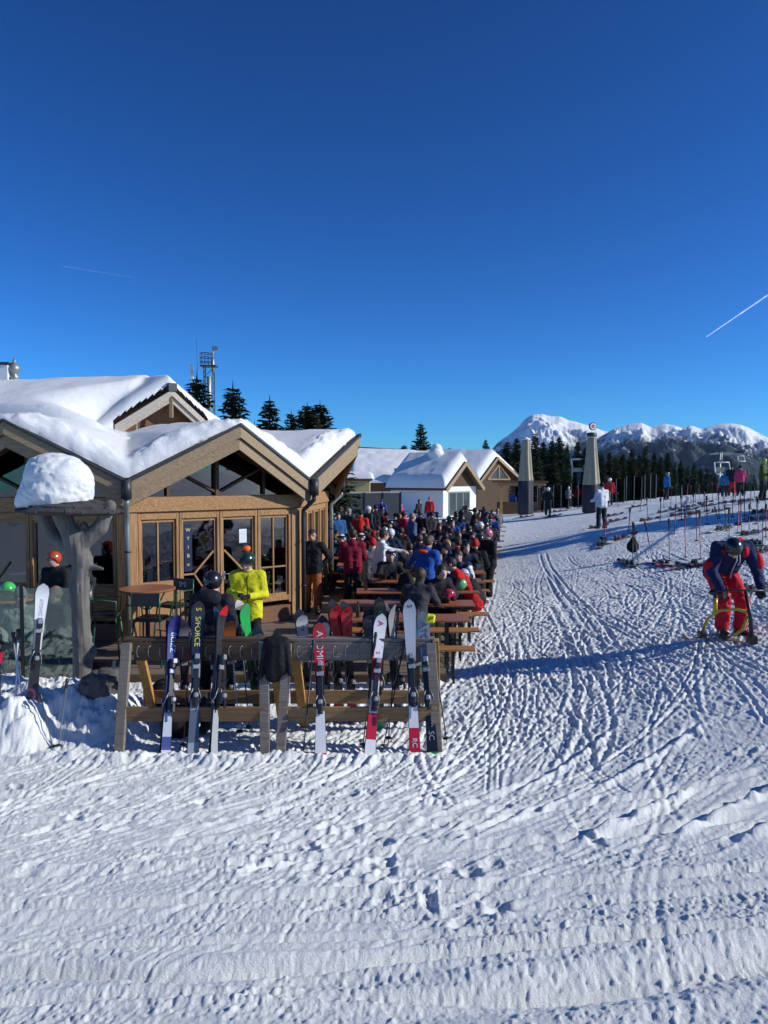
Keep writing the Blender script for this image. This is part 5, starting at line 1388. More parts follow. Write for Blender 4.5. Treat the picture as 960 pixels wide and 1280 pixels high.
b = at(29, 905, 8.5); pole('white pole leaning left in the snow bank just beside the white skis', (b.x, 8.5, gs(b.x, 8.5) - .02), at(16, 790, 8.55), (.7, .72, .7), 'white poles', thick=1.4)

# ------------------------------------------------------------------ ski racks
def rack(label, lx0, lx1, rx0, rx1, topm, lowm, names):
    t = thing('ski_rack', label, 'ski rack', (at((lx0 + rx0) / 2, 900, 8.35).x, 8.35, 0), 0, 'wooden ski racks'); o = t.location.copy()
    Yt, zt = 8.36, 1.17
    xl, xr = at(lx0, 805, Yt).x, at(rx0, 805, Yt).x; xlb, xrb = at(lx1, 940, 8.02).x, at(rx1, 940, 8.02).x
    m = MB(); m.box(((xl + xr) / 2 - o.x, Yt + .03 - o.y, zt + .035), (xr - xl + .1, .13, .035), 0, bev=.005); m.build('top_cap', topm, t)
    m = MB(); m.box(((xl + xr) / 2 - o.x, Yt - .02 - o.y, zt - .09), (xr - xl - .12, .035, .20), 0, bev=.005)
    rl = m.build('upper_rail', topm, t)
    m = MB(); k = int((xr - xl) / .135)
    for i in range(k):
        x = xl + .12 + (xr - xl - .24) * i / (k - 1) - o.x; yq = Yt - .040 - o.y
        m.tube([(x + .008, yq, zt - .155), (x - .012, yq - .012, zt - .14), (x - .017, yq - .016, zt - .09), (x - .012, yq - .012, zt - .04), (x + .008, yq, zt - .025)], .0045, 0, 5)
    pp = m.build('ski_hoops', M_ZINC, rl); pp['kind'] = 'stuff'
    for yy, zz, nm in ((8.10, .46, 'lower_rail'), (8.80, .44, 'lower_rail')):
        m = MB(); m.box(((xlb + xrb) / 2 - o.x, yy - o.y, zz), (xrb - xlb - .02, .035, .155), 0, bev=.005); m.build(nm, lowm, t)
    for (xa, xb) in ((xl, xlb), (xr, xrb)):
        b0 = Vector((xb - o.x, 7.99 - o.y, gs(xb, 7.99) - .03)); MB().beam(b0, (xa - o.x, Yt - o.y - .07, zt + .01), .105, .06, 0, up=(0, 1, 0), bev=.006).build('front_leg', M_GREYWOOD, t)
        b1 = Vector((xa + .12 - o.x, 8.98 - o.y, -.02)); MB().beam(b1, (xa - o.x + .05, Yt - o.y + .11, zt + .01), .10, .06, 0, up=(0, 1, 0), bev=.006).build('rear_leg', M_ORANGEWOOD, t)
    return t
rack('long grey wooden ski rack holding the S/FORCE skis, left one of two', 161, 150, 331, 332, M_DARKWOOD, wood('rail_wood_brown', (.22, .13, .06), axis=0), 0)
rack('ski rack with pale grey upper rail holding the ATOMIC skis, right one of two', 360, 351, 538, 547, M_GREYWOOD, wood('rail_wood', (.33, .20, .09), axis=0), 0)
# jackets and a bag hung between the racks
def hung(name, label, cat, px, py, Y, prims, col, h=.022):
    p = at(px, py, Y); o = link(name, sdf_mesh(name, prims, h, .014, int(px)), cloth(col)); o.location = p; return tag(o, label, cat)
hung('hanging_jacket', 'black ski jacket hung over the gap between the two racks', 'jacket', 345, 806, 8.2, [C((-.09, .05, .03), (.09, .05, .03), .05, .05, 0, .03), C((-.03, .04, -.02), (-.04, .0, -.30), .07, .085, 0, .03), C((.04, .04, -.02), (.05, .0, -.26), .07, .08, 0, .03), C((-.11, .03, 0), (-.17, -.04, -.34), .036, .03, 0, .015), C((.11, .03, 0), (.155, -.05, -.30), .036, .03, 0, .015), E((-.03, 0, -.36), (.10, .06, .05), 0, .02), C((0, .1, .05), (0, .2, 0), .06, .05, 0, .04)], (.012, .012, .014), .016)
p = hung('backpack', 'black backpack lying on the snow under the left rack', 'backpack', 223, 905, 8.6, [E((0, 0, .15), (.2, .14, .2), 0, .06), E((0, -.1, .1), (.13, .07, .12), 0, .05)], (.014, .014, .016)); p.location.z = gs(p.location.x, 8.6)
hung('backpack', 'dark upright backpack leaning on the rear legs of the left rack', 'backpack', 203, 860, 9.0, [E((0, 0, .2), (.17, .13, .3), 0, .06), E((0, -.1, .1), (.12, .07, .15), 0, .05)], (.012, .013, .016)).location.z = .1
yb_ = at(538, 773, 8.36); yp_ = thing('pouch', 'small square yellow pouch hung on the tip of the grey-lettered ski', 'pouch', yb_)
MB().box((0, 0, 0), (.105, .05, .10), 0, rot=Matrix.Rotation(.12, 3, 'Y'), bev=.018).build('body', cloth((.72, .70, .02)), yp_)
MB().tube([(-.02, -.029, -.02), (.0, -.030, .02), (.012, -.030, -.005), (.03, -.029, .025)], .004, 0, 5).build('mark', M_BLACKM, yp_)
hung('ski_boots', 'pair of dark ski boots standing on the snow under the left rack', 'boots', 247, 905, 8.7, [C((-.07, .05, .1), (-.07, .03, .32), .065, .07, 0, .03), C((-.07, .05, .06), (-.07, -.12, .05), .06, .05, 0, .03), C((.09, .05, .1), (.09, .03, .32), .065, .07, 0, .03), C((.09, .05, .06), (.09, -.12, .05), .06, .05, 0, .03)], (.02, .02, .025), .016).location.z = gs(-2.1, 8.7)

# ------------------------------------------------------------------ left terrace: bar table, chairs, screens
def bar_table(label, px, py, Y, r, group=None, topm=None):
    p = at(px, py, Y); h = p.z - DZ; t = thing('bar_table', label, 'table', (p.x, Y, DZ), 0, group)
    MB().lathe([(r - .012, -.035), (r, -.02), (r, -.008), (r - .008, 0)], (0, 0, h), 0, 40, False).build('table_top', topm or M_TABLE, t)
    b = MB(); b.tube([(0, 0, .02), (0, 0, h - .035)], .035, 0, 10)
    for k in range(4):
        a = k * math.pi / 2 + .5; ca, sa = math.cos(a), math.sin(a); b.tube([(0, 0, .12), (.2 * ca, .2 * sa, .06), (.32 * ca, .32 * sa, .015)], .018, 0, 7)
        b.tube([(.02 * ca, .02 * sa, h - .35), (.2 * ca, .2 * sa, h - .22), (.3 * ca, .3 * sa, h - .04)], .012, 0, 7)
    b.build('base', M_IRON, t); return t
bar_table('round brown bar table in front of the left hut window', 184, 735, 12.2, .44)
bar_table('round light wood bar table carrying the green helmet by the trunk post', 8, 747, 11.0, .42, None, M_BENCH)
def bar_chair_parts():
    t = thing('bar_chair', '', 'chair', (0, 0, 0), 0, 'green bar chairs')
    MB().box((0, 0, .70), (.44, .42, .035), 0, bev=.008).box((0, -.01, .725), (.38, .36, .02), 0, bev=.008).build('seat', M_BLACKM, t)
    bk = MB().box((0, .225, 1.02), (.42, .025, .20), 0, bev=.006).build('backrest', mat('dark_slats', (.05, .055, .055), .5), t)
    put_text('IMI', .13, bk, (0, .210, 1.02), (1, 0, 0), (0, 0, 1), M_STICK)
    for sx in (-1, 1):
        for sy in (-1, 1): MB().tube([(sx * .20, sy * .18, .69), (sx * .23, sy * .22, .3), (sx * .24, sy * .24, .01)], .014, 0, 7).build('leg', M_GREEN, t)
        MB().tube([(sx * .21, .22, .70), (sx * .215, .23, 1.13)], .013, 0, 7).tube([(sx * .215, .22, .95), (sx * .25, .0, .96), (sx * .25, -.2, .93), (sx * .22, -.19, .70)], .013, 0, 7).build('arm', M_GREEN, t)
    MB().tube([(-.22, -.2, .3), (.22, -.2, .3)], .011, 0, 6).tube([(-.22, .2, .34), (.22, .2, .34)], .011, 0, 6).build('footrest', M_GREEN, t)
    return t
ch0 = bar_chair_parts(); first = True
for (x, y, rz, lab) in [(at(132, 790, 11.9).x, 11.9, 1.75, 'green metal bar chair with grey cover right beside the trunk post'), (at(199, 790, 12.0).x + .02, 11.55, 3.05, 'green bar chair with IMI lettering in front of the round brown table'),
                        (at(215, 790, 12.6).x, 12.75, -.5, 'green bar chair behind the round brown table at the hut window'), (at(243, 790, 12.0).x, 12.1, -1.5, 'green bar chair half hidden by the person in dark hooded jacket'),
                        (at(40, 790, 11.1).x, 11.2, -1.6, 'green bar chair behind the glass screen by the green helmet'), (at(-20, 790, 11.5).x, 11.9, .3, 'green bar chair at the left picture edge behind the bar table'), (at(80, 790, 11.9).x, 12.2, -.9, 'green bar chair hung with an orange scarf behind the trunk post')]:
    if first: ch0.location = (x, y, DZ); ch0.rotation_euler = (0, 0, rz); ch0['label'] = lab; first = False
    else: dup(ch0, (x, y, DZ), rz, lab)
# wind screens
def screen(label, pa, pb, z0, z1, group, pm, frame=M_IRON, panes=2):
    pa, pb = Vector(pa), Vector(pb); t = thing('glass_screen', label, 'screen', (pa.x, pa.y, 0), 0, group); d = pb - pa
    for k in range(panes + 1): q = d * (k / panes); MB().box((q.x, q.y, (z1 + .0) / 2 + z0 / 2), (.035, .035, z1 - z0 + .02), 0).build('post', frame, t)
    for k in range(panes):
        a = d * ((k + .03) / panes); b = d * ((k + .97) / panes)
        MB().beam((a.x, a.y, (z0 + z1) / 2 + .05), (b.x, b.y, (z0 + z1) / 2 + .05), z1 - z0 - .14, .010, 0, up=(d.y, -d.x, 0)).build('pane', pm, t)
    return t
screen('greenish glass windscreen of the left terrace beside the trunk post', (-6.6, 10.15, 0), (-3.95, 10.2, 0), .15, at(60, 733, 10.2).z, None, M_SCREEN, M_IRON, 3)
# wine-red board leaning by the post, and the boulder
p = at(131, 855, 9.75); bd = thing('folding_board', 'wine-red folding sign board standing beside the trunk post', 'sign board', (p.x, 9.6, .10))
MB().box((0, 0, .27), (.24, .03, .56), 0, rot=Matrix.Rotation(-.12, 3, 'X'), bev=.004).build('panel', mat('wine_red_panel', (.07, .008, .015), .5), bd)
MB().box((.145, -.01, .27), (.025, .04, .60), 0, rot=Matrix.Rotation(-.12, 3, 'X') @ Matrix.Rotation(.1, 3, 'Y')).build('frame', M_ZINC, bd)
p = at(126, 905, 8.75); bl = link('boulder', sdf_mesh('boulder', [E((0, 0, .1), (.22, .18, .19), 0, .1), E((.10, .02, .16), (.13, .14, .14), 0, .08)], .03, .09, 9), mat('grey_rock', (.09, .085, .08), .9, var=.5, scale=9, bump=.8)); bl.location = (p.x, 8.75, gs(p.x, 8.75) - .16); tag(bl, 'grey boulder half sunk in snow left of the left rack', 'rock')

# ------------------------------------------------------------------ objects lying on tables
def on_table(r_i, px):
    y = ROWS[r_i]; return Vector((X_at(px, y), y, DZ + .79))
def lone_helmet(label, p, col, rz=0, tilt=0):
    o = link('helmet', ME_HELMET.copy(), mat('helmet_shell', col, .25, coat=.4, var=.05)); o.location = p + Vector((0, 0, .065)); o.rotation_euler = (tilt, 0, rz); return tag(o, label, 'helmet', 'ski helmets lying about')
HM = [('shiny red ski helmet on the second beer table near the bench end', on_table(1, 563), (.55, .02, .05), .8, -.5), ('pale green ski helmet on the third beer table', on_table(2, 561), (.35, .62, .38), .5, 0), ('mid green ski helmet at the right end of the third beer table', on_table(2, 577), (.08, .42, .16), 2, 0),
      ('neon yellow ski helmet with black mark beside the brown-haired person', on_table(2, 521), (.75, .80, .05), 1, -.4), ('white and grey ski helmet at the red-jacketed person on the fourth beer table', on_table(3, 581), (.55, .58, .62), .4, -.3),
      ('mint helmet, left one of three on a mid-terrace table', on_table(7, 546), (.4, .65, .5), 0, 0), ('green helmet, middle one of three on a mid-terrace table', on_table(7, 555), (.15, .5, .25), 0, 0), ('lime helmet, right one of three on a mid-terrace table', on_table(7, 571), (.4, .6, .15), 0, 0)]
for a in HM: lone_helmet(*a)
p = at(10, 742, 11.0); lone_helmet('bright green ski helmet on the light bar table by the trunk post', Vector((p.x, 11.0, at(8, 747, 11.0).z)), (.05, .50, .10), .3, 0)
GLM = glass_mat('drink_glass', (.75, .6, .35), .1)
gme = MB().lathe([(.028, 0), (.03, .005), (.036, .15), (.037, .155), (.033, .155), (.027, .012)], n=10).mesh('drinking_glass'); gme.materials.append(GLM)
bme = MB().lathe([(.03, 0), (.032, .005), (.032, .13), (.014, .19), (.013, .235), (.015, .24)], n=10).mesh('bottle'); bme.materials.append(mat('brown_bottle', (.05, .025, .01), .15))
mme = MB().lathe([(.035, 0), (.04, .01), (.04, .09), (.036, .09), (.034, .012)], n=12).mesh('mug'); mme.materials.append(M_WHITEP)
for r_i, yc in enumerate(ROWS[:9]):
    for q in range(6 if r_i > 1 else 3):
        k = rr.choice([0, 0, 1, 2]); o = link(('drinking_glass', 'bottle', 'mug')[k], (gme, bme, mme)[k]); xr = right_end(yc)
        o.location = (xr - rr.uniform(.15, 2.05), yc + rr.uniform(-.18, .18), DZ + .791)
        tag(o, ('half-full drinking glass standing on a terrace beer table', 'small brown bottle standing on a terrace beer table', 'white mug standing on a terrace beer table')[k], ('glass', 'bottle', 'mug')[k], ('glasses on the beer tables', 'bottles on the beer tables', 'mugs on the beer tables')[k])
# tall black bar tables at the far end of the terrace
def stand_table(label, px0, px1, pyt, Y):
    a, b = at(px0, pyt, Y), at(px1, pyt, Y); t = thing('standing_table', label, 'table', ((a.x + b.x) / 2, Y, DZ), 0); w = b.x - a.x; h = a.z - DZ
    MB().box((0, 0, h), (w, .6, .06), 0).build('table_top', M_IRON, t)
    for sx in (-1, 1):
        for sy in (-1, 1): MB().box((sx * (w / 2 - .08), sy * .25, h / 2 - .02), (.09, .06, h - .03), 0).build('leg', M_IRON, t)
    return t
stand_table('tall black standing table in front of the white hut wall', 533, 548, 641, 36)
stand_table('longer tall black standing table right of the other standing table', 575, 605, 638, 37)
gp = thing('grey_post', 'plain grey round-topped post between the seated people left of the terrace', 'post', (X_at(481, 21), 21, DZ)); MB().lathe([(.10, 0), (.10, at(481, 658, 21).z - DZ - .1), (.08, at(481, 658, 21).z - DZ - .03), (.02, at(481, 658, 21).z - DZ)], n=14).build('shaft', M_ZINC, gp)

# ------------------------------------------------------------------ far right: parasols, screens, lift
M_CANVAS = mat('beige_canvas', (.36, .32, .23), .85, var=.15, scale=3, bump=.3)
def parasol(label, px, top, mid, bot, Y, r0, r1):
    zt, zm = at(px, top, Y).z, at(px, mid, Y).z; x = X_at(px, Y); zb = gz(x, Y); t = thing('closed_parasol', label, 'parasol', (x, Y, zb), 0, 'closed parasols')
    prof = []; n = 26
    for i in range(n + 1):
        f = i / n; z = zm + (zt - zm) * f - zb; prof.append((r1 + (r0 - r1) * f ** .8, z))
    fn = lambda a, z: 1 + .11 * math.sin(a * 8 + .3 * math.sin(z * 2)) * (1 if abs(z) < 99 else 1)
    MB().lathe(prof, (0, 0, 0), 0, 64, True, fn).build('canvas', M_CANVAS, t)
    MB().lathe([(r1 * .95, 0), (r1 * 1.0, .1), (r1 * .97, zm - zb + .05)], (0, 0, 0), 0, 32, True, fn).build('base_cover', mat('dark_cover', (.04, .04, .055), .8), t)
    MB().lathe([(r0 * 1.12, zt - zb), (r0 * 1.15, zt - zb + .06), (.05, zt - zb + .2)], n=16).build('cap', M_WHITEP, t)
    return t, zt - zb
parasol('tall closed beige parasol without sign beside the timber hut', 657, 550, 601, 622, 52, .26, .50)
t, h = parasol('taller closed beige parasol topped by a round red and white sign', 739, 547, 606, 618, 46, .25, .50)
MB().lathe([(.28, h + .03), (.30, h + .06), (.30, h + .26), (.2, h + .30)], n=20).build('collar', mat('dark_green_collar', (.01, .07, .05), .5), t)
zd = at(740, 533, 46).z - t.location.z; Mx = Matrix.Translation((.05, 0, zd)) @ Matrix.Rotation(.18, 4, 'Z') @ Matrix.Rotation(math.pi / 2, 4, 'X')
sd = MB().lathe([(.23, -.06), (.24, -.05), (.24, .05), (.23, .06)], n=32, smooth=False).xform(Mx).build('sign', mat('dark_red_sign', (.28, .03, .03), .4), t)
MB().lathe([(.20, 0), (.20, .012)], (0, 0, .06), n=32, smooth=False).xform(Mx).build('face', M_WHITEP, sd)
m = MB(); m.lathe([(.10, 0), (.10, .008)], (0, 0, .0735), n=6, smooth=False); m.xform(Mx).build('emblem', mat('sign_red', (.55, .03, .03), .4), sd)
m = MB(); m.box((0, -.02, .089), (.13, .03, .006), 0); m.xform(Mx).build('emblem_bar', M_WHITEP, sd)
for k, (p0_, p1_) in enumerate([(672, 690), (692, 712), (714, 733), (760, 782), (783, 804), (806, 822)]):
    Y = 54 - k * .5; a, b = X_at(p0_, Y), X_at(p1_, Y); zg = gz((a + b) / 2, Y)
    screen(f'grey-framed glass windscreen panel, {ordw(k + 1)} from the left below the tree line', (a, Y, 0), (b, Y + .3, 0), zg, zg + 1.75, 'glass windscreens', glass_mat('far_screen_glass', (.40, .43, .45), 0, 0, 1.15), M_ZINC, 2)
# service lift portal
Y = 76; c = at(722, 596, Y); lt = thing('lift_portal', 'pale steel T-shaped lift portal between the two closed parasols', 'lift pylon', (c.x, Y, gz(c.x, Y)))
zz = lambda py: at(722, py, Y).z - lt.location.z; xx = lambda px: at(px, 600, Y).x - c.x
MB().tube([(xx(724), 0, 0), (xx(724), 0, zz(588))], .24, 0, 10).build('column', M_ZINC, lt); MB().box((xx(719), 0, zz(587.5)), (xx(734) - xx(704), .5, .4), 0).build('crossbar', M_ZINC, lt)
m = MB()
for a, b in (((716, 588), (713, 574)), ((729, 588), (732, 574)), ((712, 574), (733, 574))): m.tube([(xx(a[0]), 0, zz(a[1])), (xx(b[0]), 0, zz(b[1]))], .1, 0, 6)
m.tube([(xx(715), 0, zz(588)), (xx(715), 0, zz(600))], .08, 0, 6); m.build('frame', M_WHITEP, lt)
# chairlift on the right
Y = 92; c = at(893, 590, Y)
py_ = thing('chairlift_pylon', 'slim grey chairlift pylon standing left of the hanging lift chair', 'lift pylon', (at(899, 590, Y).x, Y, -6)); zq = lambda py: at(899, py, Y).z + 6
MB().tube([(0, 0, 0), (0, 0, zq(566))], [.3, .18], 0, 8).build('column', M_ZINC, py_); MB().box((.6, 0, zq(567)), (3.6, .25, .25), 0).build('crossarm', M_ZINC, py_)
for sx in (-1.1, 2.3): MB().box((sx, 0, zq(566.5) + .15), (.35, 2.0, .3), 0, bev=.05).build('sheave_train', M_IRON, py_)
Yc = 84
for (px, top, bot, lab) in ((902, 578, 594, 'white-framed lift chair hanging left of the person in red trousers'), (926, 570, 577, 'small far lift chair hanging on the right rope')):
    Yq = Yc if px == 902 else 150; p = at(px, top, Yq); hgt = (at(px, top, Yq) - at(px, bot, Yq)).z; t = thing('lift_chair', lab, 'lift chair', p, .25, 'chairlift chairs'); s_ = hgt / 1.5
    MB().tube([(0, 0, 1.3 * s_), (.02, 0, .2 * s_), (0, 0, 0)], .06, 0, 6).build('hanger', M_ZINC, t)
    MB().tube([(-1.0 * s_, 0, 0), (1.0 * s_, 0, 0), (1.05 * s_, -.2, -1.0 * s_), (1.0 * s_, -.5, -1.4 * s_), (-1.0 * s_, -.5, -1.4 * s_), (-1.05 * s_, -.2, -1.0 * s_), (-1.0 * s_, 0, 0)], .07, 0, 6).build('frame', M_WHITEP, t)
    MB().box((0, -.25, -1.25 * s_), (1.9 * s_, .6, .10), 0, bev=.02).box((0, .05, -.85 * s_), (1.9 * s_, .08, .55 * s_), 0, bev=.02).build('seat', mat('lift_seat', (.10, .11, .12), .5), t)
for k, (a, b) in enumerate((((899 - 12, 566.5, 92), (960, 574, 240)), ((899 + 24, 566.5, 92), (902, 571, 84)))):
    pa, pb = at(*a), at(*b)
    if k: pb = at(1100, 556, 20); 
    o = MB().tube([pa, pa.lerp(pb, .5) - Vector((0, 0, .4)), pb], .025, 0, 6).build('lift_rope', M_IRON); tag(o, ('thin haul rope running away from the pylon', 'thin haul rope coming towards the viewer from the pylon')[k], 'rope')

# ------------------------------------------------------------------ pole and ski field on the slope
PF = [(837, 703, 836, 648, 'k'), (857, 698, 856, 639, 'r'), (876, 700, 874, 637, 'r'), (817, 706, 806, 652, 'k'), (791, 706, 791, 652, 'k'), (798, 707, 792, 654, 'k'), (902, 664, 893, 634, 'k'), (909, 664, 906, 637, 'k'), (922, 667, 924, 624, 'r'), (927, 667, 926, 624, 'r'),
      (936, 668, 937, 629, 'k'), (953, 683, 954, 636, 'k'), (785, 671, 788, 634, 'k'), (757, 678, 756, 656, 'r'), (810, 647, 808, 622, 'k'), (800, 640, 802, 620, 'k'), (773, 634, 772, 615, 'k'), (762, 633, 763, 612, 'g'), (830, 634, 829, 612, 'k'), (838, 634, 840, 608, 'k'),
      (845, 632, 845, 604, 'k'), (853, 631, 852, 606, 'g'), (858, 630, 860, 604, 'r'), (864, 629, 863, 607, 'k'), (869, 628, 870, 603, 'k'), (875, 628, 873, 606, 'g'), (883, 627, 885, 604, 'k'), (891, 626, 890, 603, 'k'), (896, 625, 898, 600, 'r'), (905, 624, 904, 600, 'k'), (943, 622, 943, 594, 'k'), (950, 622, 951, 596, 'r'), (919, 625, 920, 602, 'k'), (881, 640, 880, 616, 'k'), (866, 642, 867, 618, 'k'), (945, 655, 946, 620, 'k'), (912, 690, 911, 634, 'k'), (948, 668, 947, 622, 'k'), (957, 672, 958, 630, 'r'), (931, 650, 930, 612, 'k'), (915, 646, 917, 610, 'k'), (899, 648, 898, 612, 'k'), (884, 655, 883, 620, 'r'), (957, 640, 956, 606, 'k'), (938, 636, 939, 602, 'k'), (926, 640, 925, 606, 'k'), (852, 650, 851, 618, 'k'), (825, 652, 826, 622, 'k'), (871, 676, 870, 636, 'k'), (843, 668, 845, 630, 'k')]
cnt = {'k': 0, 'r': 0, 'g': 0}
for (bx, by, tx_, ty_, c) in sorted(PF):
    g = on(bx, by); T = at(tx_, ty_, g.y); cnt[c] += 1
    s_ = (T - g).length; s_ = min(max(s_, .8), 1.35); T = g + (T - g).normalized() * s_
    pole(f'{dict(k="black", r="red", g="grey")[c]} ski pole planted upright on the snow slope, {ordw(cnt[c])} such from the left', g - Vector((0, 0, .04)), T, dict(k=BLK, r=(.5, .03, .06), g=GRY)[c], 'ski poles planted on the slope', thick=1.5 if g.y < 25 else 2.0)
p = on(791, 700); hung('backpack', 'dark backpack hanging from crossed poles on the slope', 'backpack', 791, 683, p.y, [E((0, 0, .0), (.17, .13, .18), 0, .06), E((0, -.02, .16), (.09, .07, .1), 0, .05), C((0, 0, .2), (.02, 0, .5), .03, .02, 0, .02)], (.015, .015, .018))
LS = [(751, 681, .9, 'k'), (777, 674, .3, 'k'), (784, 706, 1.2, 'k'), (826, 706, 1.4, 'w'), (858, 707, 2.2, 'r'), (872, 709, 2.5, 'r'), (808, 651, .2, 'k'), (842, 637, .2, 'k'), (855, 639, -.1, 'k'), (864, 634, .1, 'k'), (868, 643, .1, 'k'), (885, 633, 0, 'k'), (897, 640, .3, 'k'), (911, 629, 0, 'k'), (922, 628, .1, 'r'), (934, 627, 0, 'k'), (949, 641, .1, 'k'), (946, 650, -.2, 'k'), (943, 681, 1.2, 'g'),
      (905, 662, .2, 'k'), (938, 668, .1, 'k'), (795, 634, 0, 'k'), (768, 652, .1, 'k'), (878, 630, .2, 'k'), (846, 645, 0, 'k'), (829, 641, .1, 'k'), (925, 684, .3, 'k'), (955, 690, .2, 'r'), (765, 645, .05, 'k'), (668, 641, .1, 'k'), (690, 646, .2, 'k'), (697, 640, 0, 'k'), (655, 647, .1, 'k'), (744, 660, .2, 'k'), (945, 738, .2, 'k')]
cols_ = dict(k=[(.03, .03, .035), (.2, .2, .22)], r=[RED, BLK], w=[W_, BLK], g=[(.15, .35, .08), BLK])
LME = {}
cn2 = {k: 0 for k in cols_}
for (px, py, a, c) in sorted(LS):
    g = on(px, py); cn2[c] += 1
    dirv = Vector((math.cos(a + .3), math.sin(a + .3), 0)); e = .7; z1 = gs(g.x - dirv.x * e, g.y - dirv.y * e); z2 = gs(g.x + dirv.x * e, g.y + dirv.y * e)
    B = g - dirv * .75; B.z = z1 + .035; T = g + dirv * .75; T.z = z2 + .035
    nm = dict(k='dark', r='red', w='white', g='green')[c]
    if c not in LME:
        o = ski_pair('x', B, T, cols_[c], [(0, .2, 1), (.55, .7, 1)], (), spread=.13, group='skis laid on the slope', yhint=(0, 0, -1)); LME[c] = o
    else:
        o = dup(LME[c], (0, 0, 0)); o.matrix_world = Matrix.Translation(B) @ orient(T - B, 0, (0, 0, -1))
    o['label'] = f'pair of {nm} skis laid flat on the snow slope, {ordw(cn2[c])} {nm} pair from the left'
# ------------------------------------------------------------------ contrails
def trail(px0, py0, px1, py1, D, r0, r1, label, alpha):
    a, b = at(px0, py0, D), at(px1, py1, D * .96); m, nt, bs = nmat('contrail_ice'); N = nt.nodes; L = nt.links
    N.remove(bs); tr = N.new('ShaderNodeBsdfTransparent'); df = N.new('ShaderNodeBsdfTranslucent'); df.inputs['Color'].default_value = (.95, .95, .95, 1); d2 = N.new('ShaderNodeBsdfDiffuse'); d2.inputs['Color'].default_value = (.95, .95, .95, 1); ad = N.new('ShaderNodeAddShader'); L.new(df.outputs[0], ad.inputs[0]); L.new(d2.outputs[0], ad.inputs[1]); mx = N.new('ShaderNodeMixShader')
    mx.inputs['Fac'].default_value = alpha; L.new(tr.outputs[0], mx.inputs[1]); L.new(ad.outputs[0], mx.inputs[2]); tc = N.new('ShaderNodeTexCoord'); nz = N.new('ShaderNodeTexNoise'); nz.inputs['Scale'].default_value = .035; nz.inputs['Detail'].default_value = 4; L.new(tc.outputs['Object'], nz.inputs['Vector']); ml = N.new('ShaderNodeMath'); ml.operation = 'MULTIPLY'; ml.inputs[1].default_value = alpha * 2.0; ml.use_clamp = True; L.new(nz.outputs['Fac'], ml.inputs[0]); L.new(ml.outputs[0], mx.inputs['Fac'])
    L.new(mx.outputs[0], N['Material Output'].inputs['Surface'])
    n = 40; rg = np.random.default_rng(3); pts = [a.lerp(b, i / n) + Vector((0, 0, float(rg.normal()) * r0 * .06)) for i in range(n + 1)]
    o = MB().tube(pts, [r0 + (r1 - r0) * i / n for i in range(n + 1)], 0, 10).build('contrail', m); tag(o, label, 'contrail')
trail(883, 421, 964, 366, 7000, 3.5, 7, 'bright white contrail slanting up at the right edge of the sky', .30)
trail(80, 333, 168, 347, 9000, 6, 3, 'faint thin contrail on the left side of the sky', .035)
# ------------------------------------------------------------------ people
# custom poses for the nearest figures
J = dict(pelvis=(0, .27, .90), chest=(0, .0, 1.17), neck=(-.04, -.12, 1.26), head=(-.11, -.25, 1.225), face=(-.05, -.55, -.83), hup=(0, -.83, .55),
         sL=(.2, -.05, 1.23), sR=(-.2, -.05, 1.23), pL=(.10, .25, .87), pR=(-.10, .25, .87), kL=(.17, -.02, .50), kR=(-.11, -.06, .50),
         aL=(.18, .06, .10), aR=(-.08, .04, .10), tL=(.22, -.14, .05), tR=(-.10, -.16, .05), eL=(.31, -.10, .94), wL=(.27, -.29, .74), eR=(-.32, -.13, .93), wR=(-.29, -.33, .72), hL=(-.2, -.5, -.8), hR=(.3, -.4, -.8))
pose('bike_rider', J, h=.0135, fold=.034, fine=True, accent=True, bulk=1.07)
pose('yellow_stand', dict(J_stand('front', lean=.08, face=(-.35, -.8, -.45)), wL=(.05, -.26, 1.13), wR=(-.12, -.28, 1.16), hL=(-.6, -.6, .1), hR=(.5, -.7, -.1)), h=.0135, fold=.020, fine=True, long_hem=.12, bulk=1.05)
pose('hood_back', J_stand('front', lean=.06), h=.0135, fold=.026, fine=True, long_hem=.14, bulk=1.1)
pose('hoodie_stand', J_stand(('hip', 'down'), walk=.05), h=.0135, fold=.024, fine=True)
pose('tee_stand', J_stand(('front', 'front'), walk=.06), h=.0135, fold=.018, fine=True, bulk=.88, bare_arm=True, bare_hand=True)
pose('sweater_stand', J_stand(('reach', 'down'), lean=.1), h=.0135, fold=.018, fine=True, bulk=.88, bare_hand=True, thin=True)
pose('reach_stand', dict(J_stand(('reach', 'front'), lean=.16), eL=(.42, -.25, 1.20), wL=(.55, -.45, 1.12)), h=.0135, fold=.026, fine=True, accent=False)
pose('pink_stand', J_stand('front', walk=.10, lean=.03), h=.0135, fold=.024, fine=True)
pose('red_lean', J_sit(.30), h=.0135, fold=.024, fine=True, accent=True)
pose('big_sit', J_sit(.02, 'lap', face=(.1, -1, .05)), h=.0135, fold=.026, fine=True, bulk=1.05)

def feet(px, py, Y=None):
    if Y is None: g = on(px, py); return g
    x = X_at(px, Y); return Vector((x, Y, DZ if x < right_end(Y) + .25 and Y > 11 else gs(x, Y)))
NAV, BLU, DGR = (.012, .018, .045), (.02, .09, .38), (.03, .032, .036)
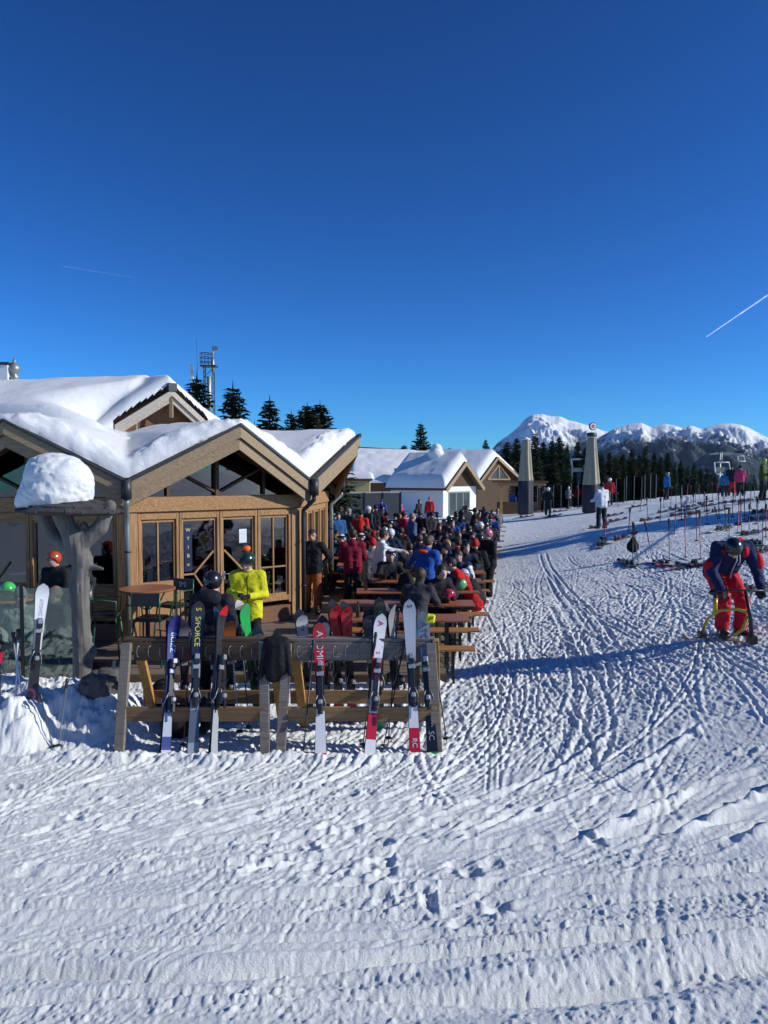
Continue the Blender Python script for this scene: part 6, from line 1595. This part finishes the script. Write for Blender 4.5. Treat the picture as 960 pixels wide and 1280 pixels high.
# snow-bike rider
bk = on(913, 797); bx, by, bz = bk
person('person in navy and red ski suit bending over a yellow snow bike', 'bike_rider', (bx, by + .05, bz - .02), .05, (.012, .02, .075), (.50, .012, .03), ('helmet', (.012, .012, .013)), (.02, .02, .022), accent=(.012, .02, .075), scale=1.06)
rider = [o for o in bpy.data.objects if o.get('label', '').startswith('person in navy and red ski suit')][0]
def patch(name, prims, m, h=.014): return link(name, sdf_mesh(name, prims, h, .004), m, rider)
M_REDC = cloth((.52, .012, .03)); M_PIPE = mat('reflective_piping', (.6, .6, .62), .4)
patch('sleeve_panel', [E((.325, -.085, 1.03), (.075, .095, .14), 0, .02)], M_REDC); patch('sleeve_panel', [E((-.34, -.10, .98), (.066, .085, .11), 0, .02)], M_REDC)
patch('shoulder_panel', [E((.135, -.115, 1.19), (.055, .05, .085), 0, .02)], M_REDC); patch('shoulder_panel', [E((-.17, -.10, 1.19), (.045, .05, .075), 0, .02)], M_REDC); patch('collar_panel', [E((.10, .02, 1.33), (.10, .06, .035), 0, .02)], M_REDC)
link('zip', MB().tube([(.0, -.165, 1.16), (.012, -.145, 1.06), (.02, -.06, .98), (.03, .03, .88), (.05, .1, .80)], .008, 0, 6).mesh('zip'), M_PIPE, rider)
link('piping', MB().tube([(.045, -.152, 1.16), (.06, -.14, 1.05), (.05, -.10, 1.0)], .006, 0, 6).mesh('piping'), M_PIPE, rider)
link('piping', MB().tube([(.05, -.09, 1.0), (.12, -.10, 1.01), (.2, -.07, 1.0)], .005, 0, 6).mesh('piping'), M_PIPE, rider)
# the snow bike: front ski, rear ski, curved yellow frame, seat post and handlebar
sb = thing('snow_bike', 'yellow-framed snow bike on two short skis under the bending rider', 'snow bike', (bx - .11, by - .40, bz)); sb.scale = (1.04,) * 3; M_YF = mat('yellow_frame', (.55, .36, .03), .35, coat=.3)
def bski(c, ang, L, name):
    q = MB(); n = 14; pts = []
    for i in range(n + 1):
        f = i / n; pts.append((f, .052 * (1 - .25 * math.sin(math.pi * f)) * (1 if f < .9 else math.sqrt(max(.05, 1 - ((f - .9) / .1) ** 2))), .012 + .09 * max(0, (f - .82) / .18) ** 2))
    vs = []
    for f, w_, z in pts: vs += [(-w_, (f - .5) * -L, z), (w_, (f - .5) * -L, z), (w_, (f - .5) * -L, z + .012), (-w_, (f - .5) * -L, z + .012)]
    fs = []; 
    for i in range(n):
        o = i * 4; p = o + 4; fs += [(o + a, p + a, p + b, o + b) for a, b in ((0, 1), (1, 2), (2, 3), (3, 0))]
    fs += [(0, 1, 2, 3), (n * 4 + 3, n * 4 + 2, n * 4 + 1, n * 4)]
    q.add(vs, fs, 0); q.xform(Matrix.Translation(c) @ Matrix.Rotation(ang, 4, 'Z')); return q.build(name, mat('bike_ski', (.16, .12, .08), .35), sb)
f_ = bski((.12, -.22, 0), .25, .95, 'front_ski'); r2 = bski((-.32, .32, 0), -.9, .9, 'rear_ski')
m = MB(); m.tube([(-.32, .30, .09), (-.27, .26, .28), (-.16, .12, .42), (.0, -.02, .46), (.10, -.12, .44)], [.021, .02, .019, .019, .023], 0, 8); m.tube([(.10, -.12, .40), (.06, -.06, .20), (-.02, .02, .1)], .022, 0, 8)
m.tube([(-.20, .18, .38), (-.20, .18, .58)], .032, 0, 8); m.build('frame', M_YF, sb)
MB().box((-.20, .20, .66), (.13, .26, .06), 0, rot=Matrix.Rotation(-.5, 3, 'Z'), bev=.02).tube([(-.20, .18, .56), (-.20, .18, .64)], .028, 0, 8).build('saddle', M_BLACKM, sb)
MB().tube([(.12, -.20, .06), (.11, -.16, .40), (.08, -.07, .72)], [.03, .028, .022], 0, 8).box((.12, -.20, .10), (.10, .16, .12), 0, bev=.02).tube([(-.27, .03, .69), (-.08, -.05, .72), (.08, -.08, .72), (.28, -.03, .71), (.45, .03, .70)], .014, 0, 8).build('handlebar', M_BLACKM, sb)
m = MB(); m.tube([(-.06, .05, .12), (-.14, .02, .05), (-.20, .08, .1), (-.14, .14, .2), (-.06, .05, .12)], .014, 0, 6); m.build('foot_loop', M_BLACKM, sb); MB().box((-.32, .30, .06), (.09, .14, .08), 0, bev=.015).build('ski_mount', M_BLACKM, sb)

# hut-side figures
person('person in bright yellow jacket and green helmet with orange pompom beside the hut door', 'yellow_stand', (X_at(309, 11.45), 11.45, DZ), .12, (.60, .58, .02), (.015, .015, .018), ('helmet', (.008, .045, .03)), goggles='up', scale=.97)
yp = [o for o in bpy.data.objects if o.get('label', '').startswith('person in bright yellow')][0]
link('zip', MB().tube([(0, -.16, 1.42), (0, -.185, 1.25), (0, -.165, 1.0), (0, -.16, .86)], .007, 0, 5).mesh('zip'), M_BLACKM, yp)
link('collar', sdf_mesh('collar', [E((0, -.03, 1.475), (.115, .11, .05), 0, .03)], .014, .008), cloth((.06, .062, .07)), yp)
for sx in (-1, 1): link('pocket', MB().box((sx * .1, -.175, 1.0), (.09, .012, .012), 0, rot=Matrix.Rotation(sx * .5, 3, 'Y')).mesh('pocket'), M_BLACKM, yp)
link('sleeve_patch', sdf_mesh('sleeve_patch', [E((-.262, -.055, 1.26), (.05, .075, .1), 0, .03)], .014, .01), cloth((.02, .02, .022)), yp)
c = link('pompom', ME_POM, mat('orange_pompom', (.80, .14, .01), .8, var=.2, scale=30), yp); c.location = (-.02, -.05, 1.83)
person('person in dark hooded jacket standing with back to us behind the left rack', 'hood_back', (X_at(262, 9.35), 9.35, gs(X_at(262, 9.35), 9.35)), math.pi - .15, (.014, .016, .024), (.02, .02, .025), ('helmet', (.012, .012, .014)), scale=1.0)
hp = [o for o in bpy.data.objects if o.get('label', '').startswith('person in dark hooded')][0]
link('hood', sdf_mesh('hood', [E((0, .11, 1.46), (.17, .10, .10), 0, .05), E((0, .06, 1.50), (.15, .1, .07), 0, .05)], .016, .01), cloth((.012, .013, .02)), hp)
person('person in black hoodie and dark cap with brown ski trousers at the hut corner', 'hoodie_stand', (X_at(392, 16.3), 15.95, DZ), -.1, (.012, .013, .017), (.26, .085, .025), ('cap', (.03, .035, .045)), (.02, .02, .02))
person('person in wine-red T-shirt and black trousers with back turned on the terrace', 'tee_stand', (X_at(441, 16.0), 16.0, DZ), math.pi + .1, (.20, .008, .03), (.015, .015, .017), ('hair', (.03, .015, .008)))
person('person in white sweater and navy trousers standing beside the wine-red T-shirt', 'sweater_stand', (X_at(473, 16.2), 16.2, DZ), math.pi / 2 + .3, (.72, .73, .74), (.015, .018, .03), ('hair', (.02, .012, .008)), scale=.98)
person('person in royal blue jacket with orange collar reaching across a table', 'reach_stand', (X_at(531, 14.4), 14.55, DZ), math.pi - .5, (.015, .075, .33), (.012, .012, .015), ('hair', (.05, .03, .018)), scale=.97)
rb = [o for o in bpy.data.objects if o.get('label', '').startswith('person in royal blue')][0]
link('collar', sdf_mesh('collar', [E((0, .07, 1.47), (.11, .08, .045), 0, .04)], .016), cloth((.55, .07, .03)), rb)
person('person in black ski suit and pink patterned helmet standing at the terrace edge', 'pink_stand', (X_at(612, 18.3), 18.3, gs(X_at(612, 18.3), 18.3)), -math.pi / 2 + .5, (.012, .012, .015), (.012, .012, .014), ('helmet', (.45, .13, .20)), (.4, .4, .42), scale=.97)
person('person in red and black jacket hunched over the end of a beer table', 'red_lean', (X_at(591, 13.9) + .06, 13.98, DZ - .03), -math.pi / 2 - .1, (.50, .012, .015), (.02, .02, .022), ('hair', (.018, .012, .01)), (.35, .36, .38), accent=(.015, .015, .017))
rp = [o for o in bpy.data.objects if o.get('label', '').startswith('person in red and black')][0]
link('side_panel', sdf_mesh('side_panel', [C((0, .04, .62), (0, -.08, .86), .165, .16, 0, .05)], .016, .012), cloth((.014, .014, .016)), rp)
person('brown-haired person in dark grey jacket leaning over the second beer table', 'sit_lean', (X_at(517, 11.9), 11.85, DZ), math.pi - .35, (.035, .037, .045), (.02, .02, .022), ('longhair', (.055, .028, .014)))
person('person in dark jacket sitting beside the brown-haired person by the yellow helmet', 'sit_lean', (X_at(538, 12.9), 12.95, DZ), .5, (.015, .015, .018), (.02, .02, .022), ('hair', (.03, .018, .01)))
# left terrace
person('person in beige jacket with striped beanie and sunglasses behind the glass screen', 'big_sit', (at(24, 800, 10.75).x, 10.85, .02), .15, (.36, .35, .31), (.03, .03, .03), ('beanie', (.20, .20, .20)), goggles='sun', gloves=(.02, .02, .02))
person('person in dark green jacket sitting half hidden by the trunk post', 'sit_up', (at(72, 800, 11.0).x, 11.0, .02), -.6, (.05, .055, .04), (.03, .03, .03), ('hair', (.18, .12, .07)))
person('person in dark clothes with orange hood behind the trunk post', 'stand_pocket', (at(86, 740, 12.3).x, 12.5, DZ), .4, (.02, .02, .022), (.02, .02, .022), ('beanie', (.35, .06, .02)), scale=.93)
person('person in black jacket with orange helmet left of the trunk post inside the screen', 'stand_front', (at(62, 740, 12.0).x, 12.3, DZ), -.3, (.015, .015, .018), (.02, .02, .022), ('helmet', (.45, .07, .02)), scale=.93)
person('dark-haired person in pale shirt sitting behind the hut window near the post', 'sit', (-4.78, 13.75, DZ + .25), .3, (.35, .36, .45), (.03, .03, .03), ('hair', (.015, .012, .01)))
# standing people further back (px, depth, pose, rot, jacket, trousers, hat, label)
ST = [(422, 24.2, 'stand', .4, (.03, .10, .26), DGR, ('hair', (.04, .02, .01)), None, 'person in mid-blue jacket standing nearest the hut side wall'),
 (435, 27, 'stand_front', 2.6, (.05, .05, .045), DGR, ('hair', (.25, .22, .2)), None, 'grey-haired person in dark olive jacket left of the red backpack'),
 (451, 25.5, 'stand', 3.0, (.50, .03, .02), DGR, ('beanie', (.02, .02, .03)), (.45, .02, .015), 'person in red jacket with red backpack and back turned among the crowd'),
 (460, 28.5, 'stand_pocket', 2.2, (.03, .035, .05), DGR, ('helmet', (.5, .52, .55)), None, 'person in charcoal jacket with pale helmet right of the red backpack'),
 (470, 30, 'stand_cross', 3.3, (.02, .02, .024), DGR, ('beanie', (.03, .03, .03)), None, 'person in black jacket standing before the windbreak fence'),
 (503, 25, 'stand_front', 2.0, (.48, .015, .03), DGR, ('hair', (.03, .02, .01)), None, 'person in crimson jacket standing mid-terrace beside the blue-grey jacket'),
 (515, 23.5, 'stand_pocket', 1.9, (.06, .09, .18), (.03, .03, .04), ('hair', (.30, .19, .08)), None, 'blond person in blue-grey jacket standing mid-terrace'),
 (525, 25.5, 'stand', 2.8, (.015, .015, .018), DGR, ('hair', (.02, .01, .01)), None, 'person in black standing right of the blue-grey jacket'),
 (537, 47, 'stand', -.2, (.50, .015, .02), (.45, .015, .02), ('helmet', (.4, .02, .03)), None, 'small figure all in red in front of the white hut wall'),
 (501, 48, 'stand_front', .5, (.55, .06, .18), (.3, .05, .2), ('helmet', (.55, .1, .25)), None, 'child in pink ski suit beside the windbreak fence end'),
 (523, 44, 'walk', 1.0, (.02, .02, .02), (.35, .33, .3), ('hair', (.02, .015, .01)), None, 'person in black jacket and pale trousers left of the red figure'),
 (477, 43, 'stand', 3.0, (.02, .06, .30), (.02, .06, .28), ('beanie', (.02, .05, .2)), None, 'tall person all in royal blue by the windbreak fence'),
 (592, 27.5, 'stand_front', 1.4, (.015, .015, .017), DGR, ('hair', (.02, .015, .01)), None, 'dark-haired person in black jacket standing at the right terrace edge'),
 (583, 29.5, 'stand_pocket', .6, (.02, .02, .024), DGR, ('hair', (.06, .03, .02)), None, 'brown-haired person in black standing left of the terrace edge'),
 (641, 62, 'stand', 2.7, (.02, .07, .34), (.62, .55, .03), ('helmet', (.02, .03, .1)), None, 'person in blue jacket and yellow trousers near the timber hut porch')]
for (px, Y, po, rz, jc, tc, hat, pack, lab) in ST:
    p = feet(px, 0, Y)
    if Y > 40: p.z = gs(p.x, Y)
    person(lab, po, p, rz, jc, tc, hat, pack=pack, scale=.98 if 'child' not in lab else .72)
# on the slope (px, py feet)
SL = [(752, 661, 'stand_poles', math.pi + .3, (.74, .75, .78), (.02, .02, .024), ('beanie', (.02, .02, .02)), 'person in white jacket and black trousers standing alone on the slope', 1.0),
 (685, 645, 'stand_pocket', 2.8, (.02, .02, .022), (.02, .02, .024), ('helmet', (.7, .72, .74)), 'skier in black with white helmet left of the white jackets', 1.0),
 (680, 640, 'stand', .4, (.30, .30, .31), (.03, .03, .04), ('helmet', (.6, .6, .62)), 'skier in grey jacket half hidden by the black-clad skier', 1.0),
 (710, 636, 'stand_poles', 2.2, (.70, .71, .72), (.02, .02, .02), ('helmet', (.7, .7, .7)), 'skier in white jacket carrying skis near the lift portal', 1.0),
 (720, 635, 'stand_front', 2.5, (.42, .03, .04), (.02, .02, .02), ('helmet', (.35, .03, .04)), 'skier in red jacket right of the white jacket near the lift portal', 1.0),
 (727, 634, 'walk', 1.2, (.3, .02, .03), (.02, .02, .02), ('beanie', (.02, .02, .02)), 'skier in dark red jacket below the parasol with sign', 1.0),
 (762, 632, 'stand', 3.0, (.45, .02, .03), (.02, .02, .02), ('helmet', (.7, .7, .72)), 'person in red jacket with white helmet right behind the white jacket', 1.05),
 (743, 634, 'stand', .3, (.02, .02, .025), (.4, .02, .04), ('helmet', (.4, .4, .42)), 'person in black jacket and red trousers left behind the white jacket', 1.05),
 (833, 625, 'walk', 1.8, (.03, .16, .40), (.02, .02, .03), ('helmet', (.15, .17, .2)), 'skier in light blue jacket walking along the ridge line', 1.0),
 (914, 620, 'stand', 2.8, (.025, .028, .035), (.55, .03, .02), ('beanie', (.02, .02, .02)), 'person in dark jacket and bright red trousers on the ridge', 1.0),
 (905, 621, 'stand', 2.6, (.03, .20, .38), (.03, .03, .04), ('helmet', (.03, .1, .2)), 'person in turquoise jacket left of the bright red trousers', .8),
 (925, 620, 'stand_poles', 2.9, (.55, .05, .15), (.02, .02, .02), ('beanie', (.03, .03, .03)), 'person in pink jacket right of the bright red trousers', .95),
 (953, 626, 'stand_poles', .9, (.07, .09, .02), (.02, .02, .02), ('helmet', (.25, .4, .03)), 'person in black and lime jacket standing at the right picture edge', 1.0)]
for (px, py, po, rz, jc, tc, hat, lab, sc_) in SL:
    g = on(px, py); person(lab, po, g, rz, jc, tc, hat, scale=sc_)
# the seated crowd
SPEC = {}   # forced (row, col, side, index): (jacket, hat)
palJ = [('black', (.014, .014, .016)), ('navy', (.012, .02, .05)), ('charcoal', (.035, .036, .04)), ('red', (.45, .015, .025)), ('blue', (.018, .07, .25)), ('dark green', (.02, .05, .03)), ('teal', (.015, .08, .11)), ('maroon', (.13, .01, .02)), ('brown', (.07, .04, .02)), ('white', (.65, .66, .68)), ('grey', (.20, .21, .22)), ('rust', (.22, .06, .02)), ('plum', (.05, .02, .07))]
wJ = [17, 10, 9, 1.8, 2.4, 2, 1.2, 1.5, 2, 1.0, 2, .5, .8]
palH = [('brown hair', ('hair', (.06, .03, .015))), ('black hair', ('hair', (.014, .011, .01))), ('blond hair', ('longhair', (.30, .19, .08))), ('long dark hair', ('longhair', (.03, .018, .012))), ('white helmet', ('helmet', (.65, .66, .68))), ('black helmet', ('helmet', (.015, .015, .017))), ('dark beanie', ('beanie', (.02, .022, .03))), ('red beanie', ('beanie', (.40, .02, .03))), ('green helmet', ('helmet', (.1, .4, .15))), ('grey cap', ('cap', (.12, .12, .13)))]
wH = [7, 6, 3, 4, 2, 3, 4, 1, .8, 1.5]
rc = random.Random(21)
skip = {(3, 0, -1, k) for k in range(4)} | {(0, 0, s, k) for s in (-1, 1) for k in range(4)} | {(1, 0, s, k) for s in (-1, 1) for k in range(4)} | {(2, 0, s, k) for s in (-1, 1) for k in range(4)}
SN = ('first', 'second', 'third', 'fourth')
for (x, y, z, rz, r_i, c, s, k) in SEATS:
    if (r_i, c, s, k) in skip: continue
    prob = .5 if r_i < 5 else .62
    if r_i > 11: prob = .42
    if rc.random() > prob: continue
    jn, jc = rc.choices(palJ, wJ)[0]; hn, hat = rc.choices(palH, wH)[0]
    v = rc.uniform(.8, 1.25); jc = tuple(q * v for q in jc)
    po = rc.choices(['sit', 'sit_lean', 'sit_up', 'sit_drink', 'sit_left', 'sit_right'], [3, 2, 1.2, 2, 2, 2])[0]
    cn = ('right', 'second', 'third', 'fourth')[c]
    person(f'person in {jn} jacket, {hn}, {SN[k]} seat, {"rear" if s > 0 else "near"} bench, row {ordw(r_i + 1)}, {cn} column', po, (x, y + s * .02, z), rz + rc.uniform(-.25, .25), jc, rc.choice([(.02, .02, .024), (.03, .03, .035), (.02, .025, .05), (.10, .09, .08)]), hat, goggles='up' if hat[0] == 'helmet' and rc.random() < .6 else None, accent=(rc.choices(palJ, wJ)[0][1] if rc.random() < .3 else None), group='people seated at the beer tables', scale=rc.uniform(.92, 1.03))

# jackets and bags heaped on the benches and tables
hp_me = [sdf_mesh('jacket', [E((0, 0, .05), (.2, .12, .08), 0, .05), E((.12, .03, .09), (.12, .1, .07), 0, .05), C((-.1, -.06, .05), (-.2, -.12, -.08), .04, .035, 0, .03), C((.05, -.08, .06), (.1, -.13, -.06), .04, .03, 0, .03)], .025, .03, 31),
         sdf_mesh('rucksack', [E((0, 0, .16), (.15, .1, .19), 0, .05), E((0, -.09, .12), (.1, .06, .11), 0, .04), C((.1, .06, .3), (.12, .1, .1), .02, .02, 0, .02)], .025, .015, 32)]
for m_ in hp_me: m_.materials.append(cloth((.02, .02, .022)))
jc_ = [((.016, .016, .018), 'black'), ((.012, .02, .05), 'navy'), ((.30, .02, .03), 'red'), ((.04, .042, .045), 'grey'), ((.02, .08, .22), 'blue')]
taken = set()
for q in range(60):
    sx_, sy_, sz_, srz, r_i, c, s_, k = rc.choice(SEATS)
    if r_i > 9 or (r_i, c, s_, k) in taken: continue
    taken.add((r_i, c, s_, k)); w_ = rc.choice([0, 0, 1]); col, cn = rc.choice(jc_)
    onT = rc.random() < .75
    z = DZ + (.79 if onT else .48); y = sy_ - s_ * (.48 if onT else 0)
    if r_i < 2 and q % 2: continue
    o = link(('jacket', 'rucksack')[w_], hp_me[w_]); m_ = cloth(col); o.material_slots[0].link = 'OBJECT'; o.material_slots[0].material = m_
    o.location = (sx_ + rc.uniform(-.1, .1), y, z); o.rotation_euler = (0, 0, rc.uniform(0, 6.2))
    tag(o, f'{cn} {("jacket lying crumpled", "rucksack standing")[w_]} on the {"table" if onT else "bench"} in row {ordw(r_i + 1)}, {("right", "second", "third", "fourth")[c]} column, beside seat {SN[k]}', ('jacket', 'bag')[w_], 'clothes and bags left at the tables')
# ------------------------------------------------------------------ light, sky, camera
SUN = Vector((.99, -.13, 0)).normalized(); EL = R(27)
TS = Vector((SUN.x * math.cos(EL), SUN.y * math.cos(EL), math.sin(EL)))
w = bpy.data.worlds.new('World'); scene.world = w; w.use_nodes = True
nt = w.node_tree; bg = nt.nodes['Background']
sky = nt.nodes.new('ShaderNodeTexSky'); sky.sky_type = 'NISHITA'; sky.sun_disc = False
sky.sun_elevation = EL; sky.sun_rotation = math.atan2(TS.x, TS.y); sky.altitude = 1900; sky.air_density = 1.0; sky.dust_density = .1; sky.ozone_density = 3.0
hs = nt.nodes.new('ShaderNodeHueSaturation'); hs.inputs['Saturation'].default_value = 1.0; hs.inputs['Value'].default_value = 1.0
nt.links.new(sky.outputs[0], hs.inputs['Color']); mu = nt.nodes.new('ShaderNodeMix'); mu.data_type = 'RGBA'; mu.blend_type = 'MULTIPLY'; mu.inputs[0].default_value = 1; mu.inputs[7].default_value = (.185, .545, .86, 1)
ga = nt.nodes.new('ShaderNodeGamma'); ga.inputs['Gamma'].default_value = 1.45
nt.links.new(hs.outputs[0], ga.inputs[0])
nt.links.new(ga.outputs[0], mu.inputs[6]); nt.links.new(mu.outputs[2], bg.inputs['Color']); bg.inputs['Strength'].default_value = .075
sl = bpy.data.lights.new('sun', 'SUN'); sl.energy = 4.5; sl.angle = R(.5); sl.color = (1, .985, .93)
so = bpy.data.objects.new('sun', sl); COL.objects.link(so); so.rotation_euler = TS.to_track_quat('Z', 'Y').to_euler(); so.location = (20, -5, 30)
cam = bpy.data.cameras.new('camera'); co = bpy.data.objects.new('camera', cam); COL.objects.link(co)
cam.lens = FPX / 1280 * 36; cam.sensor_width = 36; cam.clip_end = 20000; cam.clip_start = .1
co.location = (0, 0, CAMZ); co.rotation_euler = (math.pi / 2 - PITCH, 0, 0)
scene.camera = co
vs = scene.view_settings; vs.view_transform = 'Standard'; vs.look = 'None'; vs.exposure = 0.0; vs.gamma = 1; vs.use_curve_mapping = False
hz = nt_hz = None
hm = bpy.data.materials.new('haze'); hm.use_nodes = True; ht = hm.node_tree; ht.nodes.remove(ht.nodes['Principled BSDF'])
pv = ht.nodes.new('ShaderNodeVolumePrincipled'); pv.inputs['Color'].default_value = (.55, .72, 1, 1); pv.inputs['Density'].default_value = .000035; pv.inputs['Anisotropy'].default_value = .2
ht.links.new(pv.outputs[0], ht.nodes['Material Output'].inputs['Volume'])
ho = MB().box((0, 2250, 40), (6200, 4900, 640), 0).build('haze', hm); ho['kind'] = 'stuff'
scene.cycles.volume_bounces = 0
scene.cycles.max_bounces = 6; scene.cycles.diffuse_bounces = 3; scene.cycles.glossy_bounces = 3; scene.cycles.transparent_max_bounces = 10
